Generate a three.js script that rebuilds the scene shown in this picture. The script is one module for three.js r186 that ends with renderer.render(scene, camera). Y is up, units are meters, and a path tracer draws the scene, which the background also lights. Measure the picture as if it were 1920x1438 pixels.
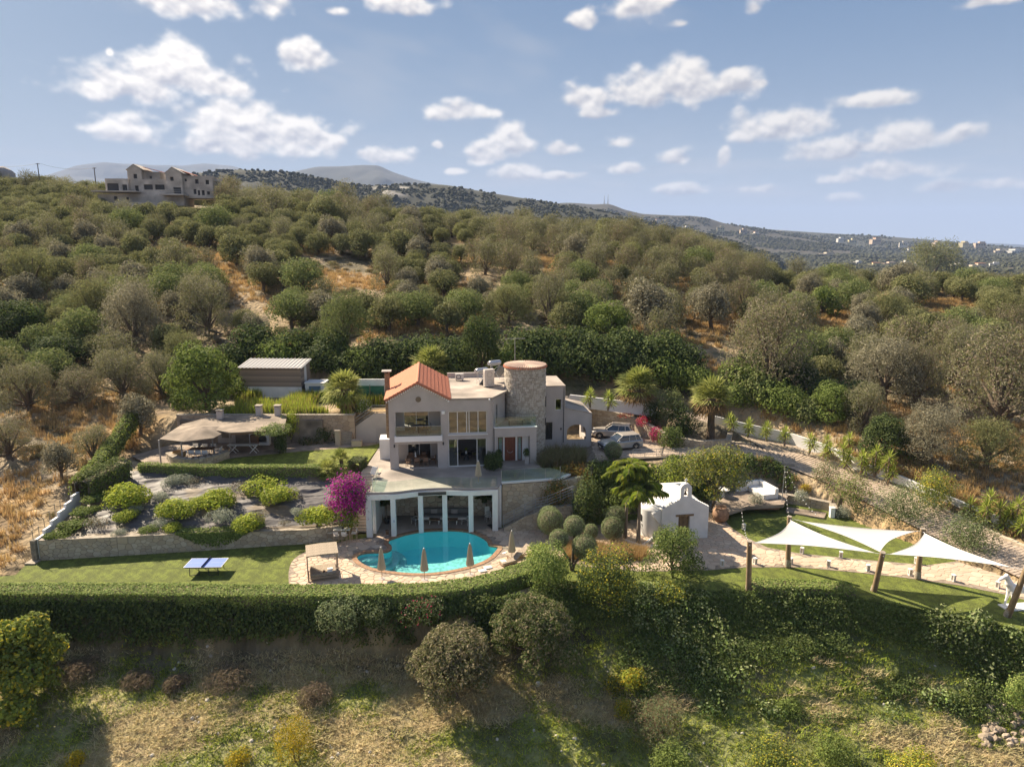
import * as THREE from 'three';
import { mergeGeometries, mergeVertices, toCreasedNormals } from 'three/addons/utils/BufferGeometryUtils.js';
import { RoundedBoxGeometry } from 'three/addons/geometries/RoundedBoxGeometry.js';
import { MarchingCubes } from 'three/addons/objects/MarchingCubes.js';

// ------------------------------------------------------------------ camera, sky, sun, exposure
const scene = new THREE.Scene();
const EYE = 24, PITCH = 11.2 * Math.PI / 180, FPX = 1332, PW = 1920, PH = 1438;
const camera = new THREE.PerspectiveCamera(2 * Math.atan(PH / 2 / FPX) * 180 / Math.PI, PW / PH, 0.5, 40000);
camera.position.set(0, EYE, 0);
camera.rotation.set(-PITCH, 0, 0);
scene.add(camera);
const renderer = new THREE.WebGLRenderer({ antialias: true });
renderer.toneMapping = THREE.LinearToneMapping;
renderer.toneMappingExposure = 2.8;
renderer.shadowMap.enabled = true;
const SUN = new THREE.Vector3(-3.8, 3.85, -2.95).normalize();
const sun = new THREE.DirectionalLight(new THREE.Color(1.0, 0.84, 0.63), 4.9);
sun.position.copy(SUN).multiplyScalar(300).add(new THREE.Vector3(0, 0, -70));
sun.target.position.set(0, 0, -70);
sun.castShadow = true; sun.shadow.radius = 1.2;
sun.shadow.mapSize.set(4096, 4096);
Object.assign(sun.shadow.camera, { left: -160, right: 160, top: 160, bottom: -160, near: 1, far: 800 });
scene.add(sun, sun.target);
scene.fog = new THREE.FogExp2(new THREE.Color(0.44, 0.60, 0.97), 0.00009);

// ------------------------------------------------------------------ numbers
function rng(seed) { let s = seed >>> 0; return () => { s = (s + 0x6d2b79f5) | 0; let t = Math.imul(s ^ (s >>> 15), 1 | s); t = (t + Math.imul(t ^ (t >>> 7), 61 | t)) ^ t; return ((t ^ (t >>> 14)) >>> 0) / 4294967296; }; }
const clamp = (x, a = 0, b = 1) => Math.min(b, Math.max(a, x)), mix = (a, b, t) => a + (b - a) * t;
const sstep = (a, b, x) => { const t = clamp((x - a) / (b - a)); return t * t * (3 - 2 * t); };
const hash2 = (x, y, s = 0) => { let h = Math.imul(x, 374761393) + Math.imul(y, 668265263) + Math.imul(s, 1442695041); h = Math.imul(h ^ (h >>> 13), 1274126177); return ((h ^ (h >>> 16)) >>> 0) / 4294967296; };
function vnoise(x, y, s = 0) {
const ix = Math.floor(x), iy = Math.floor(y), fx = x - ix, fy = y - iy, u = fx * fx * (3 - 2 * fx), v = fy * fy * (3 - 2 * fy);
return mix(mix(hash2(ix, iy, s), hash2(ix + 1, iy, s), u), mix(hash2(ix, iy + 1, s), hash2(ix + 1, iy + 1, s), u), v);
}
function fbm(x, y, o = 4, s = 0) { let a = 0, w = 0.5, t = 0; for (let i = 0; i < o; i++) { a += w * vnoise(x, y, s + i * 17); t += w; x = x * 2.03 + 11.3; y = y * 2.03 + 5.7; w *= 0.5; } return a / t; }
function lut(knots, x) {
if (x <= knots[0][0]) return knots[0][1];
for (let i = 1; i < knots.length; i++) if (x <= knots[i][0]) { const [a, p] = knots[i - 1], [b, q] = knots[i]; return mix(p, q, (x - a) / (b - a)); }
return knots[knots.length - 1][1];
}
const slut = (knots, x, e) => (lut(knots, x - e) + 2 * lut(knots, x) + lut(knots, x + e)) / 4;
const V = (x, y, z) => new THREE.Vector3(x, y, z);
const V2 = (x, y) => new THREE.Vector2(x, y);

// a place measured on the photograph, on the level h
const cP = Math.cos(PITCH), sP = Math.sin(PITCH);
function ray(px, py) { const u = (px - PW / 2) / FPX, v = (PH / 2 - py) / FPX; return V(u, v * cP - sP, -(cP + v * sP)).normalize(); }
function P(px, py, h = 0) { const d = ray(px, py), t = (h - EYE) / d.y; return V(d.x * t, h, d.z * t); }
// a place measured on the photograph, at the distance D ahead of the eye
function Q(px, py, D) { const d = ray(px, py), t = -D / d.z; return V(d.x * t, EYE + d.y * t, -D); }

// ------------------------------------------------------------------ sky
{
const AIR = 0.335, W = 4096, H = 2048, data = new Float32Array(W * H * 4);
const az0 = Math.atan2(-1, 0);
const toAE = (px, py) => { const d = ray(px, py); return [Math.atan2(d.x, -d.z), Math.asin(d.y)]; };
const sunAz = Math.atan2(SUN.x, -SUN.z), sunEl = Math.asin(SUN.y);
const clouds = [];
const R = rng(77);
const puff = (px, py, w, h, o = 1) => { const [a, e] = toAE(px, py); clouds.push([a, e, w / FPX / 2 * 1.04, h / FPX / 2 * 1.2, o]); };
for (const c of [
[235, 165, 200, 62], [330, 140, 220, 84], [395, 158, 130, 50], [290, 118, 90, 34], [410, 235, 210, 74], [520, 262, 240, 72], [600, 268, 110, 40], [440, 275, 230, 50], [222, 248, 92, 58],
[565, 106, 104, 46], [545, 98, 60, 30], [345, 6, 190, 56], [420, 12, 70, 26], [515, 17, 84, 44], [765, 14, 118, 40], [870, 209, 128, 44], [840, 214, 70, 28],
[1110, 185, 120, 52], [1200, 170, 170, 76], [1290, 160, 150, 78], [1370, 160, 110, 58], [1420, 158, 40, 18], [1130, 212, 90, 24], [905, 286, 110, 46], [955, 268, 92, 64], [900, 300, 60, 26], [970, 326, 88, 34], [715, 293, 116, 36], [680, 288, 40, 20],
[1450, 243, 180, 56], [1490, 232, 90, 44], [1400, 250, 70, 24], [1560, 288, 140, 50], [1690, 262, 170, 50], [1790, 256, 90, 42], [1620, 276, 120, 30], [1628, 189, 120, 30], [1190, 16, 116, 50], [1235, 8, 60, 30], [1275, 298, 76, 30], [1178, 318, 58, 22], [1160, 269, 64, 28], [1052, 281, 60, 28],
[1275, 358, 90, 22], [1422, 356, 74, 18], [1650, 322, 190, 36], [1580, 335, 90, 24], [1777, 353, 80, 22], [1576, 371, 56, 20], [1092, 36, 50, 40], [1278, 45, 50, 18], [1415, 16, 44, 34], [1850, 4, 90, 20], [850, 322, 40, 14], [1050, 330, 90, 14], [1870, 345, 110, 20], [820, 272, 26, 18], [205, 98, 14, 18], [1357, 298, 30, 36], [625, 22, 50, 20]]) puff(c[0], c[1], c[2], c[3]);
for (let i = 0; i < 260; i++) {          // the same kind of cloud all round, outside the photograph
const a = (R() * 2 - 1) * Math.PI, e = 0.06 + Math.pow(R(), 1.4) * 0.95;
if (Math.abs(a) < 0.72 && e < 0.36) { R(); R(); continue; }
const w = (0.03 + 0.09 * R()) * (0.5 + e * 1.6), h = w * (0.28 + 0.2 * R());
clouds.push([a, e, w, h, 1]);
}
const rows = Array.from({ length: H }, () => []);
for (const c of clouds) { const lo = Math.floor(((c[1] - 2.2 * c[3]) / Math.PI + 0.5) * H), hi = Math.ceil(((c[1] + 2.4 * c[3]) / Math.PI + 0.5) * H); for (let r = Math.max(0, lo); r <= Math.min(H - 1, hi); r++) rows[r].push(c); }
for (let row = 0; row < H; row++) {
const el = ((row + 0.5) / H - 0.5) * Math.PI, up = Math.max(0, el);
for (let col = 0; col < W; col++) {
const th = ((col + 0.5) / W - 0.5) * 2 * Math.PI, dx = Math.cos(th) * Math.cos(el), dz = Math.sin(th) * Math.cos(el), dy = Math.sin(el);
const az = Math.atan2(dx, -dz), cs = dx * SUN.x + dy * SUN.y + dz * SUN.z;
// clear air: deeper blue overhead, pale near the horizon, paler and warmer towards the sun
const k = Math.pow(1 - clamp(up / 0.62), 1.7), g = Math.pow(clamp((cs + 1) / 2), 5), g2 = Math.pow(clamp(cs), 14), hz = Math.exp(-up / 0.115);
let r = mix(0.05, 0.215, k), gg = mix(0.165, 0.385, k), b = mix(0.39, 0.60, k);
r = mix(r, 0.90, hz * 0.85); gg = mix(gg, 0.87, hz * 0.85); b = mix(b, 0.80, hz * 0.85);
r += g * 0.17 + g2 * 0.45; gg += g * 0.16 + g2 * 0.43; b += g * 0.13 + g2 * 0.36;
let wisp = 0;
if (el > 0 && el < 0.5) { const n = fbm(az * 9 + 3, el * 60, 4, 5); wisp = sstep(0.45, 0.8, n) * Math.exp(-Math.pow((up - 0.05) / 0.06, 2)) * 0.6; const n2 = fbm(az * 6 + 9, el * 16 + az * 3, 4, 31); wisp = Math.max(wisp, sstep(0.55, 0.9, n2) * 0.28); }
r = mix(r, 0.68, wisp); gg = mix(gg, 0.68, wisp); b = mix(b, 0.71, wisp);
// clouds
let m = 0, hrel = 0, wsum = 1e-6;
for (const c of rows[row]) {
let da = az - c[0]; if (da > Math.PI) da -= 2 * Math.PI; if (da < -Math.PI) da += 2 * Math.PI;
const u = da * Math.cos(el) / c[2]; if (u < -2.2 || u > 2.2) continue;
const v = (el - c[1]) / c[3], vv = v < 0 ? v * 1.55 : v, q = 1.1 - Math.sqrt(u * u + vv * vv);
if (q > -0.75) { const w = Math.exp(2.2 * q); m = Math.max(m, q + 0.75); hrel += w * v; wsum += w; }
}
if (m > 0) {
const n = fbm(az * 38, el * 54, 5, 3), n1 = fbm(az * 22 + 7, el * 30, 3, 9);
const dens = sstep(0.74, 1.34, m * 0.92 + (n - 0.5) * 1.25 + (n1 - 0.5) * 0.6), v = hrel / wsum;
const nn = fbm(az * 38 - 0.12, el * 54 + 0.36, 5, 3);                     // towards the sun
const lit = clamp(0.52 + 0.52 * v + (n - nn) * 2.4 + (1 - dens) * 0.2, 0, 1), glow = 0.88 + 0.3 * g * 2;
const cr = mix(0.56, 1.24, lit) * glow, cg = mix(0.545, 1.15, lit) * glow, cb = mix(0.58, 1.04, lit) * glow, op = dens * 0.93 * sstep(-0.002, 0.07, el);
r = mix(r, cr, op); gg = mix(gg, cg, op); b = mix(b, cb, op);
}
const o = (row * W + col) * 4; data[o] = r * AIR; data[o + 1] = gg * AIR; data[o + 2] = b * AIR; data[o + 3] = 1;
}
}
const t = new THREE.DataTexture(data, W, H, THREE.RGBAFormat, THREE.FloatType);
t.mapping = THREE.EquirectangularReflectionMapping; t.magFilter = THREE.LinearFilter; t.needsUpdate = true;
scene.background = t; scene.environment = t;
}

// ------------------------------------------------------------------ objects
const taken = new Map();
function numbered(name) { const n = taken.get(name) || 0; taken.set(name, n + 1); return n ? name + '_' + String(n).padStart(3, '0') : name; }
function shade(o) { o.traverse((c) => { if (c.isMesh) { c.castShadow = true; c.receiveShadow = true; } }); return o; }
function tag(o, label, category, group) { o.userData.label = label; o.userData.category = category; if (group) o.userData.group = group; return o; }
function thing(name, label, category, pos = [0, 0, 0], turn = 0, group) {
const o = new THREE.Group(); o.name = numbered(name); o.position.set(...(pos.isVector3 ? [pos.x, pos.y, pos.z] : pos)); o.rotation.y = turn; scene.add(o); return tag(o, label, category, group);
}
function part(parent, name, geo, mat) { const m = new THREE.Mesh(geo, mat); m.name = name; m.castShadow = m.receiveShadow = true; parent.add(m); return m; }
function struct(name, geo, mat) { const m = new THREE.Mesh(geo, mat); m.name = numbered(name); m.castShadow = m.receiveShadow = true; m.userData.kind = 'structure'; scene.add(m); return m; }
function stuffPart(parent, name, geo, mat) { const m = part(parent, name, geo, mat); m.userData.kind = 'stuff'; return m; }
function instances(name, geo, mat, mats, colors, parent) {
const m = new THREE.InstancedMesh(geo, mat, mats.length); m.name = parent ? name : numbered(name); m.userData.kind = 'stuff';
mats.forEach((x, i) => m.setMatrixAt(i, x)); if (colors) colors.forEach((c, i) => m.setColorAt(i, c));
m.castShadow = m.receiveShadow = true; (parent || scene).add(m); return m;
}
const _e = new THREE.Euler(), _q = new THREE.Quaternion();
const M4 = (x, y, z, ry = 0, s = 1, rx = 0, rz = 0, sy = s, sz = s) => new THREE.Matrix4().compose(V(x, y, z), _q.setFromEuler(_e.set(rx, ry, rz, 'YXZ')), V(s, sy, sz));

// ------------------------------------------------------------------ geometry helpers
const box = (w, h, d, x = 0, y = 0, z = 0, ry = 0) => { const g = new THREE.BoxGeometry(w, h, d); if (ry) g.rotateY(ry); return g.translate(x, y, z); };   // centre of the base at y
const bx = (x0, x1, y0, y1, z0, z1) => new THREE.BoxGeometry(Math.abs(x1 - x0), Math.abs(y1 - y0), Math.abs(z1 - z0)).translate((x0 + x1) / 2, (y0 + y1) / 2, (z0 + z1) / 2);
const rbx = (x0, x1, y0, y1, z0, z1, r = 0.02) => new RoundedBoxGeometry(Math.abs(x1 - x0), Math.abs(y1 - y0), Math.abs(z1 - z0), 2, r).translate((x0 + x1) / 2, (y0 + y1) / 2, (z0 + z1) / 2);
function bar(a, b, r0, r1 = r0, n = 8) { const d = b.clone().sub(a), L = d.length(), g = new THREE.CylinderGeometry(r1, r0, L, n); g.translate(0, L / 2, 0); g.applyQuaternion(new THREE.Quaternion().setFromUnitVectors(V(0, 1, 0), d.normalize())); return g.translate(a.x, a.y, a.z); }
function beam(a, b, w, h) { const d = b.clone().sub(a), L = d.length(), g = new THREE.BoxGeometry(w, h, L); const m = new THREE.Matrix4().lookAt(b, a, V(0, 1, 0)); g.applyMatrix4(m); const c = a.clone().add(b).multiplyScalar(0.5); return g.translate(c.x, c.y, c.z); }
function merge(list) { const l = list.map((g) => (g.index ? g.toNonIndexed() : g)); const keep = ['position', 'normal', 'uv']; const has = keep.filter((k) => l.every((g) => g.attributes[k])); for (const g of l) for (const k of Object.keys(g.attributes)) if (!has.includes(k) && k !== 'color') g.deleteAttribute(k); if (!l.every((g) => g.attributes.color)) l.forEach((g) => g.attributes.color && g.deleteAttribute('color')); return mergeGeometries(l); }
function tube(pts, r, n = 6, seg = pts.length * 4) { return new THREE.TubeGeometry(new THREE.CatmullRomCurve3(pts), seg, r, n, false); }
// tapered tube along points with radii
function limb(pts, radii, n = 6, seg = 10) {
const c = new THREE.CatmullRomCurve3(pts), g = new THREE.TubeGeometry(c, seg, 1, n, false), p = g.attributes.position;
for (let i = 0; i <= seg; i++) { const t = i / seg, f = t * (radii.length - 1), k = Math.min(radii.length - 2, Math.floor(f)), r = mix(radii[k], radii[k + 1], f - k), o = c.getPointAt(t); for (let j = 0; j <= n; j++) { const q = i * (n + 1) + j; p.setXYZ(q, o.x + (p.getX(q) - o.x) * r, o.y + (p.getY(q) - o.y) * r, o.z + (p.getZ(q) - o.z) * r); } }
g.computeVertexNormals(); return g;
}
// a flat or thick slab of the outline pts ([x, z] pairs) with its top at y
function slab(pts, y, th, bevel = 0) {
const s = new THREE.Shape(pts.map(([x, z]) => V2(x, -z))), g = new THREE.ExtrudeGeometry(s, { depth: th - bevel, bevelEnabled: bevel > 0, bevelThickness: bevel, bevelSize: bevel, bevelOffset: -bevel, bevelSegments: 1, curveSegments: 8 });
g.rotateX(-Math.PI / 2); return g.translate(0, y - th, 0);
}
function inPoly(pts, x, z) { let c = false; for (let i = 0, j = pts.length - 1; i < pts.length; j = i++) { const [xi, zi] = pts[i], [xj, zj] = pts[j]; if ((zi > z) !== (zj > z) && x < ((xj - xi) * (z - zi)) / (zj - zi) + xi) c = !c; } return c; }
function distPoly(pts, x, z) { let m = 1e9; for (let i = 0, j = pts.length - 1; i < pts.length; j = i++) m = Math.min(m, distSeg(pts[j], pts[i], x, z)); return m; }
function distSeg([ax, az], [bx_, bz], x, z) { const dx = bx_ - ax, dz = bz - az, t = clamp(((x - ax) * dx + (z - az) * dz) / (dx * dx + dz * dz + 1e-9)); return Math.hypot(x - ax - dx * t, z - az - dz * t); }
function smoothLine(pts, n = 8, closed = false) { const c = new THREE.CatmullRomCurve3(pts.map(([x, z]) => V(x, 0, z)), closed, 'centripetal'); return c.getPoints((closed ? pts.length : pts.length - 1) * n).slice(0, closed ? -1 : undefined).map((p) => [p.x, p.z]); }
function bounds(pts) { let a = [1e9, -1e9, 1e9, -1e9]; for (const [x, z] of pts) a = [Math.min(a[0], x), Math.max(a[1], x), Math.min(a[2], z), Math.max(a[3], z)]; return a; }
// Voronoi cells of points inside a convex or concave outline box, each clipped to the rectangle; shrunk by the joint
function voronoi(x0, x1, y0, y1, n, seed, ax = 1, ay = 1, relax = 2) {
const R = rng(seed); let p = Array.from({ length: n }, () => [mix(x0, x1, R()), mix(y0, y1, R())]);
const cell = (i) => {
let poly = [[x0, y0], [x1, y0], [x1, y1], [x0, y1]]; const [cx, cy] = p[i];
const near = p.map((q, k) => [k, ((q[0] - cx) / ax) ** 2 + ((q[1] - cy) / ay) ** 2]).filter((q) => q[0] !== i).sort((a, b) => a[1] - b[1]).slice(0, 16);
for (const [k] of near) { const [qx, qy] = p[k], nx = (qx - cx) / (ax * ax), ny = (qy - cy) / (ay * ay), c = nx * (cx + qx) / 2 + ny * (cy + qy) / 2, out = []; for (let a = 0; a < poly.length; a++) { const A = poly[a], B = poly[(a + 1) % poly.length], da = nx * A[0] + ny * A[1] - c, db = nx * B[0] + ny * B[1] - c; if (da <= 0) out.push(A); if ((da < 0 && db > 0) || (da > 0 && db < 0)) { const t = da / (da - db); out.push([mix(A[0], B[0], t), mix(A[1], B[1], t)]); } } poly = out; if (poly.length < 3) break; }
return poly;
};
for (let r = 0; r < relax; r++) { const q = p.map((_, i) => { const c = cell(i); let x = 0, y = 0; c.forEach((v) => { x += v[0]; y += v[1]; }); return [x / c.length, y / c.length]; }); p = q; }
return p.map((_, i) => cell(i)).filter((c) => c.length >= 3);
}
function shrink(poly, g) { let cx = 0, cy = 0; poly.forEach((v) => { cx += v[0]; cy += v[1]; }); cx /= poly.length; cy /= poly.length; return poly.map(([x, y]) => { const d = Math.hypot(x - cx, y - cy), k = Math.max(0.2, 1 - g / Math.max(d, 1e-3)); return [cx + (x - cx) * k, cy + (y - cy) * k]; }); }
// a stone with a slightly domed face: outline in (u, v), thickness along w; place() turns (u, v, w) into a point
function stoneGeo(poly, th, place, bev = 0.02) {
const n = poly.length, pos = [], inner = shrink(poly, bev); let cx = 0, cy = 0; poly.forEach((v) => { cx += v[0] / n; cy += v[1] / n; });
const tri = (a, b, c) => { pos.push(...place(...a), ...place(...b), ...place(...c)); };
for (let i = 0; i < n; i++) { const j = (i + 1) % n, a = [...poly[i], 0], b = [...poly[j], 0], c = [...poly[i], th - bev], d = [...poly[j], th - bev], e = [...inner[i], th], f = [...inner[j], th]; tri(a, b, d); tri(a, d, c); tri(c, d, f); tri(c, f, e); tri(e, f, [cx, cy, th + 0.004]); }
const g = new THREE.BufferGeometry(); g.setAttribute('position', new THREE.Float32BufferAttribute(pos, 3)); return g;
}

// ------------------------------------------------------------------ materials
const lin = (r, g, b) => new THREE.Color().setRGB(r, g, b);
const mat = (c, rough = 0.85, o = {}) => new THREE.MeshStandardMaterial({ color: Array.isArray(c) ? lin(...c) : c, roughness: rough, ...o });
function noiseTex(size, f, srgb = true) { const d = new Uint8Array(size * size * 4); for (let y = 0; y < size; y++) for (let x = 0; x < size; x++) { const c = f(x / size, y / size, x, y), o = (y * size + x) * 4; for (let k = 0; k < 3; k++) d[o + k] = clamp(Array.isArray(c) ? c[k] : c) * 255; d[o + 3] = 255; } const t = new THREE.DataTexture(d, size, size); t.wrapS = t.wrapT = THREE.RepeatWrapping; t.magFilter = THREE.LinearFilter; if (srgb) t.colorSpace = THREE.SRGBColorSpace; t.needsUpdate = true; return t; }
// noise that repeats every n cells
function tnoise(u, v, n, s = 0) { const x = u * n, y = v * n, ix = Math.floor(x), iy = Math.floor(y), fx = x - ix, fy = y - iy, a = fx * fx * (3 - 2 * fx), b = fy * fy * (3 - 2 * fy), h = (i, j) => hash2(((ix + i) % n + n) % n, ((iy + j) % n + n) % n, s + n); return mix(mix(h(0, 0), h(1, 0), a), mix(h(0, 1), h(1, 1), a), b); }
const tfbm = (u, v, n, o = 4, s = 0) => { let a = 0, w = 0.5, t = 0; for (let i = 0; i < o; i++) { a += w * tnoise(u, v, n << i, s + i); t += w; w *= 0.5; } return a / t; };
const rep = (t, x, y = x) => { const c = t.clone(); c.repeat.set(x, y); c.needsUpdate = true; return c; };
const T = {
grain: noiseTex(256, (u, v) => 0.80 + 0.38 * (tfbm(u, v, 8, 5, 1) - 0.5) + 0.16 * (hash2(u * 256, v * 256, 4) - 0.5)),
bump: noiseTex(256, (u, v) => tfbm(u, v, 16, 4, 7), false),
turf: noiseTex(512, (u, v, x, y) => { const a = tfbm(u, v, 64, 3, 2), b = tfbm(u, v, 6, 4, 5); return 0.62 + 0.42 * (a - 0.5) + 0.34 * (b - 0.5) + 0.22 * (hash2(x, y, 9) - 0.5); }),
plaster: noiseTex(512, (u, v, x, y) => 0.90 + 0.10 * (tfbm(u, v, 5, 5, 3) - 0.5) + 0.05 * (hash2(x, y, 1) - 0.5)),
wood: noiseTex(256, (u, v) => { const r = tnoise(u, v * 0.001, 64, 3), s = tfbm(u, v, 8, 3, 8); return 0.72 + 0.32 * (r - 0.5) + 0.2 * (s - 0.5); }),
patch: noiseTex(512, (u, v, x, y) => 0.72 + 0.5 * (tfbm(u, v, 4, 6, 12) - 0.5) + 0.12 * (hash2(x, y, 3) - 0.5)),
};
// uv in metres from the position, by the way the face points
function metric(g, s = 1) {
if (g.index) g = g.toNonIndexed(); if (!g.attributes.normal) g.computeVertexNormals();
const p = g.attributes.position, uv = new Float32Array(p.count * 2), a = V(0, 0, 0), b = V(0, 0, 0), c = V(0, 0, 0);
for (let i = 0; i < p.count; i += 3) {
a.fromBufferAttribute(p, i); b.fromBufferAttribute(p, i + 1); c.fromBufferAttribute(p, i + 2); const n = b.clone().sub(a).cross(c.clone().sub(a)), ax = Math.abs(n.x), ay = Math.abs(n.y), az = Math.abs(n.z);
[a, b, c].forEach((q, k) => { const [u, v] = ay >= ax && ay >= az ? [q.x, q.z] : ax > az ? [q.z, q.y] : [q.x, q.y]; uv[(i + k) * 2] = u * s; uv[(i + k) * 2 + 1] = v * s; });
}
g.setAttribute('uv', new THREE.BufferAttribute(uv, 2)); return g;
}
// ------------------------------------------------------------------ levels of the estate
const L1 = 3.8, L2 = 6.5;
const xz = (px, py, h = 0) => { const p = P(px, py, h); return [p.x, p.z]; };
const wallD = (x) => lut([[-37, 51.2], [-25, 52.8], [-16.6, 54.2], [-13.9, 55]], x), wallTop = (x) => lut([[-37, 1.62], [-25, 1.45], [-16.6, 1.15], [-13.9, 1.18]], x);
const gardenH = (x, z) => mix(wallTop(x) - 0.12, 3.55, Math.max(0, (-z - wallD(x)) / (60.3 - wallD(x))));
// lower terrace: lawns, pool deck, chapel square
const lowPoly = [[-44, -44.2], [-30, -44.5], [-20, -44.3], [-12, -44.1], [-6, -44.4], [-1.2, -45.5], [2.2, -47.8], xz(1120, 1092), xz(1230, 1108), xz(1400, 1112), xz(1640, 1126), xz(1850, 1165), xz(1990, 1200), xz(2010, 1120), xz(1895, 1086), xz(1800, 1054), xz(1720, 1022), xz(1650, 996), xz(1612, 980), xz(1578, 958), xz(1480, 941), xz(1440, 952), xz(1360, 950), xz(1300, 962), xz(1160, 965), xz(1085, 972), [2.8, -59.5], [-1.2, -60.4], [-12, -60.4], [-12.2, -56.2], [-14.6, -55.6], [-16.6, -54.9], [-25, -53.5], [-36.4, -52.2], [-37.2, -51.2], xz(28, 1078), [-44, -46.6]];
const gardenPoly = [[-36.4, -52.2], [-25, -53.5], [-16.6, -54.9], [-14.6, -55.6], [-14.2, -60.4], [-27, -60.4], [-34.6, -61.2], [-36.4, -55]];
const upperPoly = [[-13.6, -60.4], [-12.2, -60.4], [-12.2, -57], [-1.2, -60.4], [2.8, -59.6], [3.6, -61], [6.8, -63], xz(1105, 862, L1), xz(1235, 862, L1), xz(1250, 805, L1), xz(1105, 792, L1), [9.5, -78], [-13.2, -78], [-13.2, -71.5], [-34, -71.5], [-37.5, -66], [-35.5, -61.2], [-27, -60.4]];
const seatPoly = [xz(1335, 957, 0.85), xz(1350, 930, 0.85), xz(1385, 920, 0.85), xz(1450, 918, 0.85), xz(1478, 930, 0.85), xz(1470, 946, 0.85), xz(1400, 950, 0.85), xz(1362, 962, 0.85)];
const backPoly = [[-13.2, -71.6], [-13.2, -84], [-38, -88], [-40, -74], [-35, -71.6]];
const driveA = [[2330, 1250, -0.3], [1995, 1090, 0.3], [1800, 1000, 0.9], [1680, 942, 1.5], [1560, 888, 2.1], [1450, 852, 2.7], [1350, 842, 3.3], [1230, 840, 3.7], [1150, 838, 3.8]].map(([a, b, h]) => P(a, b, h));
const driveB = [[1500, 856, 2.45], [1420, 818, 3.3], [1340, 788, 4.4], [1240, 768, 5.4], [1140, 757, 6.2], [1060, 748, 6.6], [985, 744, 6.7]].map(([a, b, h]) => P(a, b, h));
const curve = (pts) => new THREE.CatmullRomCurve3(pts, false, 'centripetal');
const driveLines = [[curve(driveA).getPoints(60), 2.5], [curve(driveB).getPoints(60), 2.0]];
function roadAt(x, z) { let best = [1e9, 0, 0]; for (const [l, w] of driveLines) for (let i = 1; i < l.length; i++) { const a = l[i - 1], b = l[i], dx = b.x - a.x, dz = b.z - a.z, t = clamp(((x - a.x) * dx + (z - a.z) * dz) / (dx * dx + dz * dz)), d = Math.hypot(x - a.x - dx * t, z - a.z - dz * t) - w; if (d < best[0]) best = [d, mix(a.y, b.y, t)]; } return best; }
const poolLine = [[668.5, 1046], [672, 1041], [682, 1037.5], [699, 1036], [713, 1036], [726, 1034.5], [733.5, 1030], [733, 1024], [727.5, 1018.5], [730, 1013], [741, 1008.5], [762, 1002], [790, 997], [816, 995], [850, 994.7], [877, 997.5], [899, 1005], [913, 1014.5], [917.5, 1023], [933.5, 1026.5], [929, 1035], [916, 1047.5], [897, 1057], [874, 1064], [842, 1071], [811, 1075], [780, 1076], [755, 1074.5], [727, 1071.5], [699, 1066], [678, 1057]].map(([a, b]) => xz(a, b));
const poolPoly = smoothLine(poolLine, 4, true);
const stairPoly = [[-13.95, -55.6], [-11.5, -55.6], [-11.5, -61.6], [-13.95, -61.6]];
const pads = [{ poly: stairPoly, f: (x, z) => Math.min(L1, Math.max(0.1, (-z - 56.4) * 0.8)) - 0.2, m: 0.01 }, { poly: offset(poolPoly, 0.55), f: () => -1.9, m: 0.01 }, { poly: lowPoly, f: () => 0, m: 1.4, wide: true }, { poly: gardenPoly, f: gardenH, m: 1.2 }, { poly: upperPoly, f: () => L1, m: 3 }, { poly: seatPoly, f: () => 0.85, m: 2.2 }, { poly: backPoly, f: () => L2, m: 3 }].map((p) => ({ ...p, b: bounds(p.poly) }));

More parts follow.
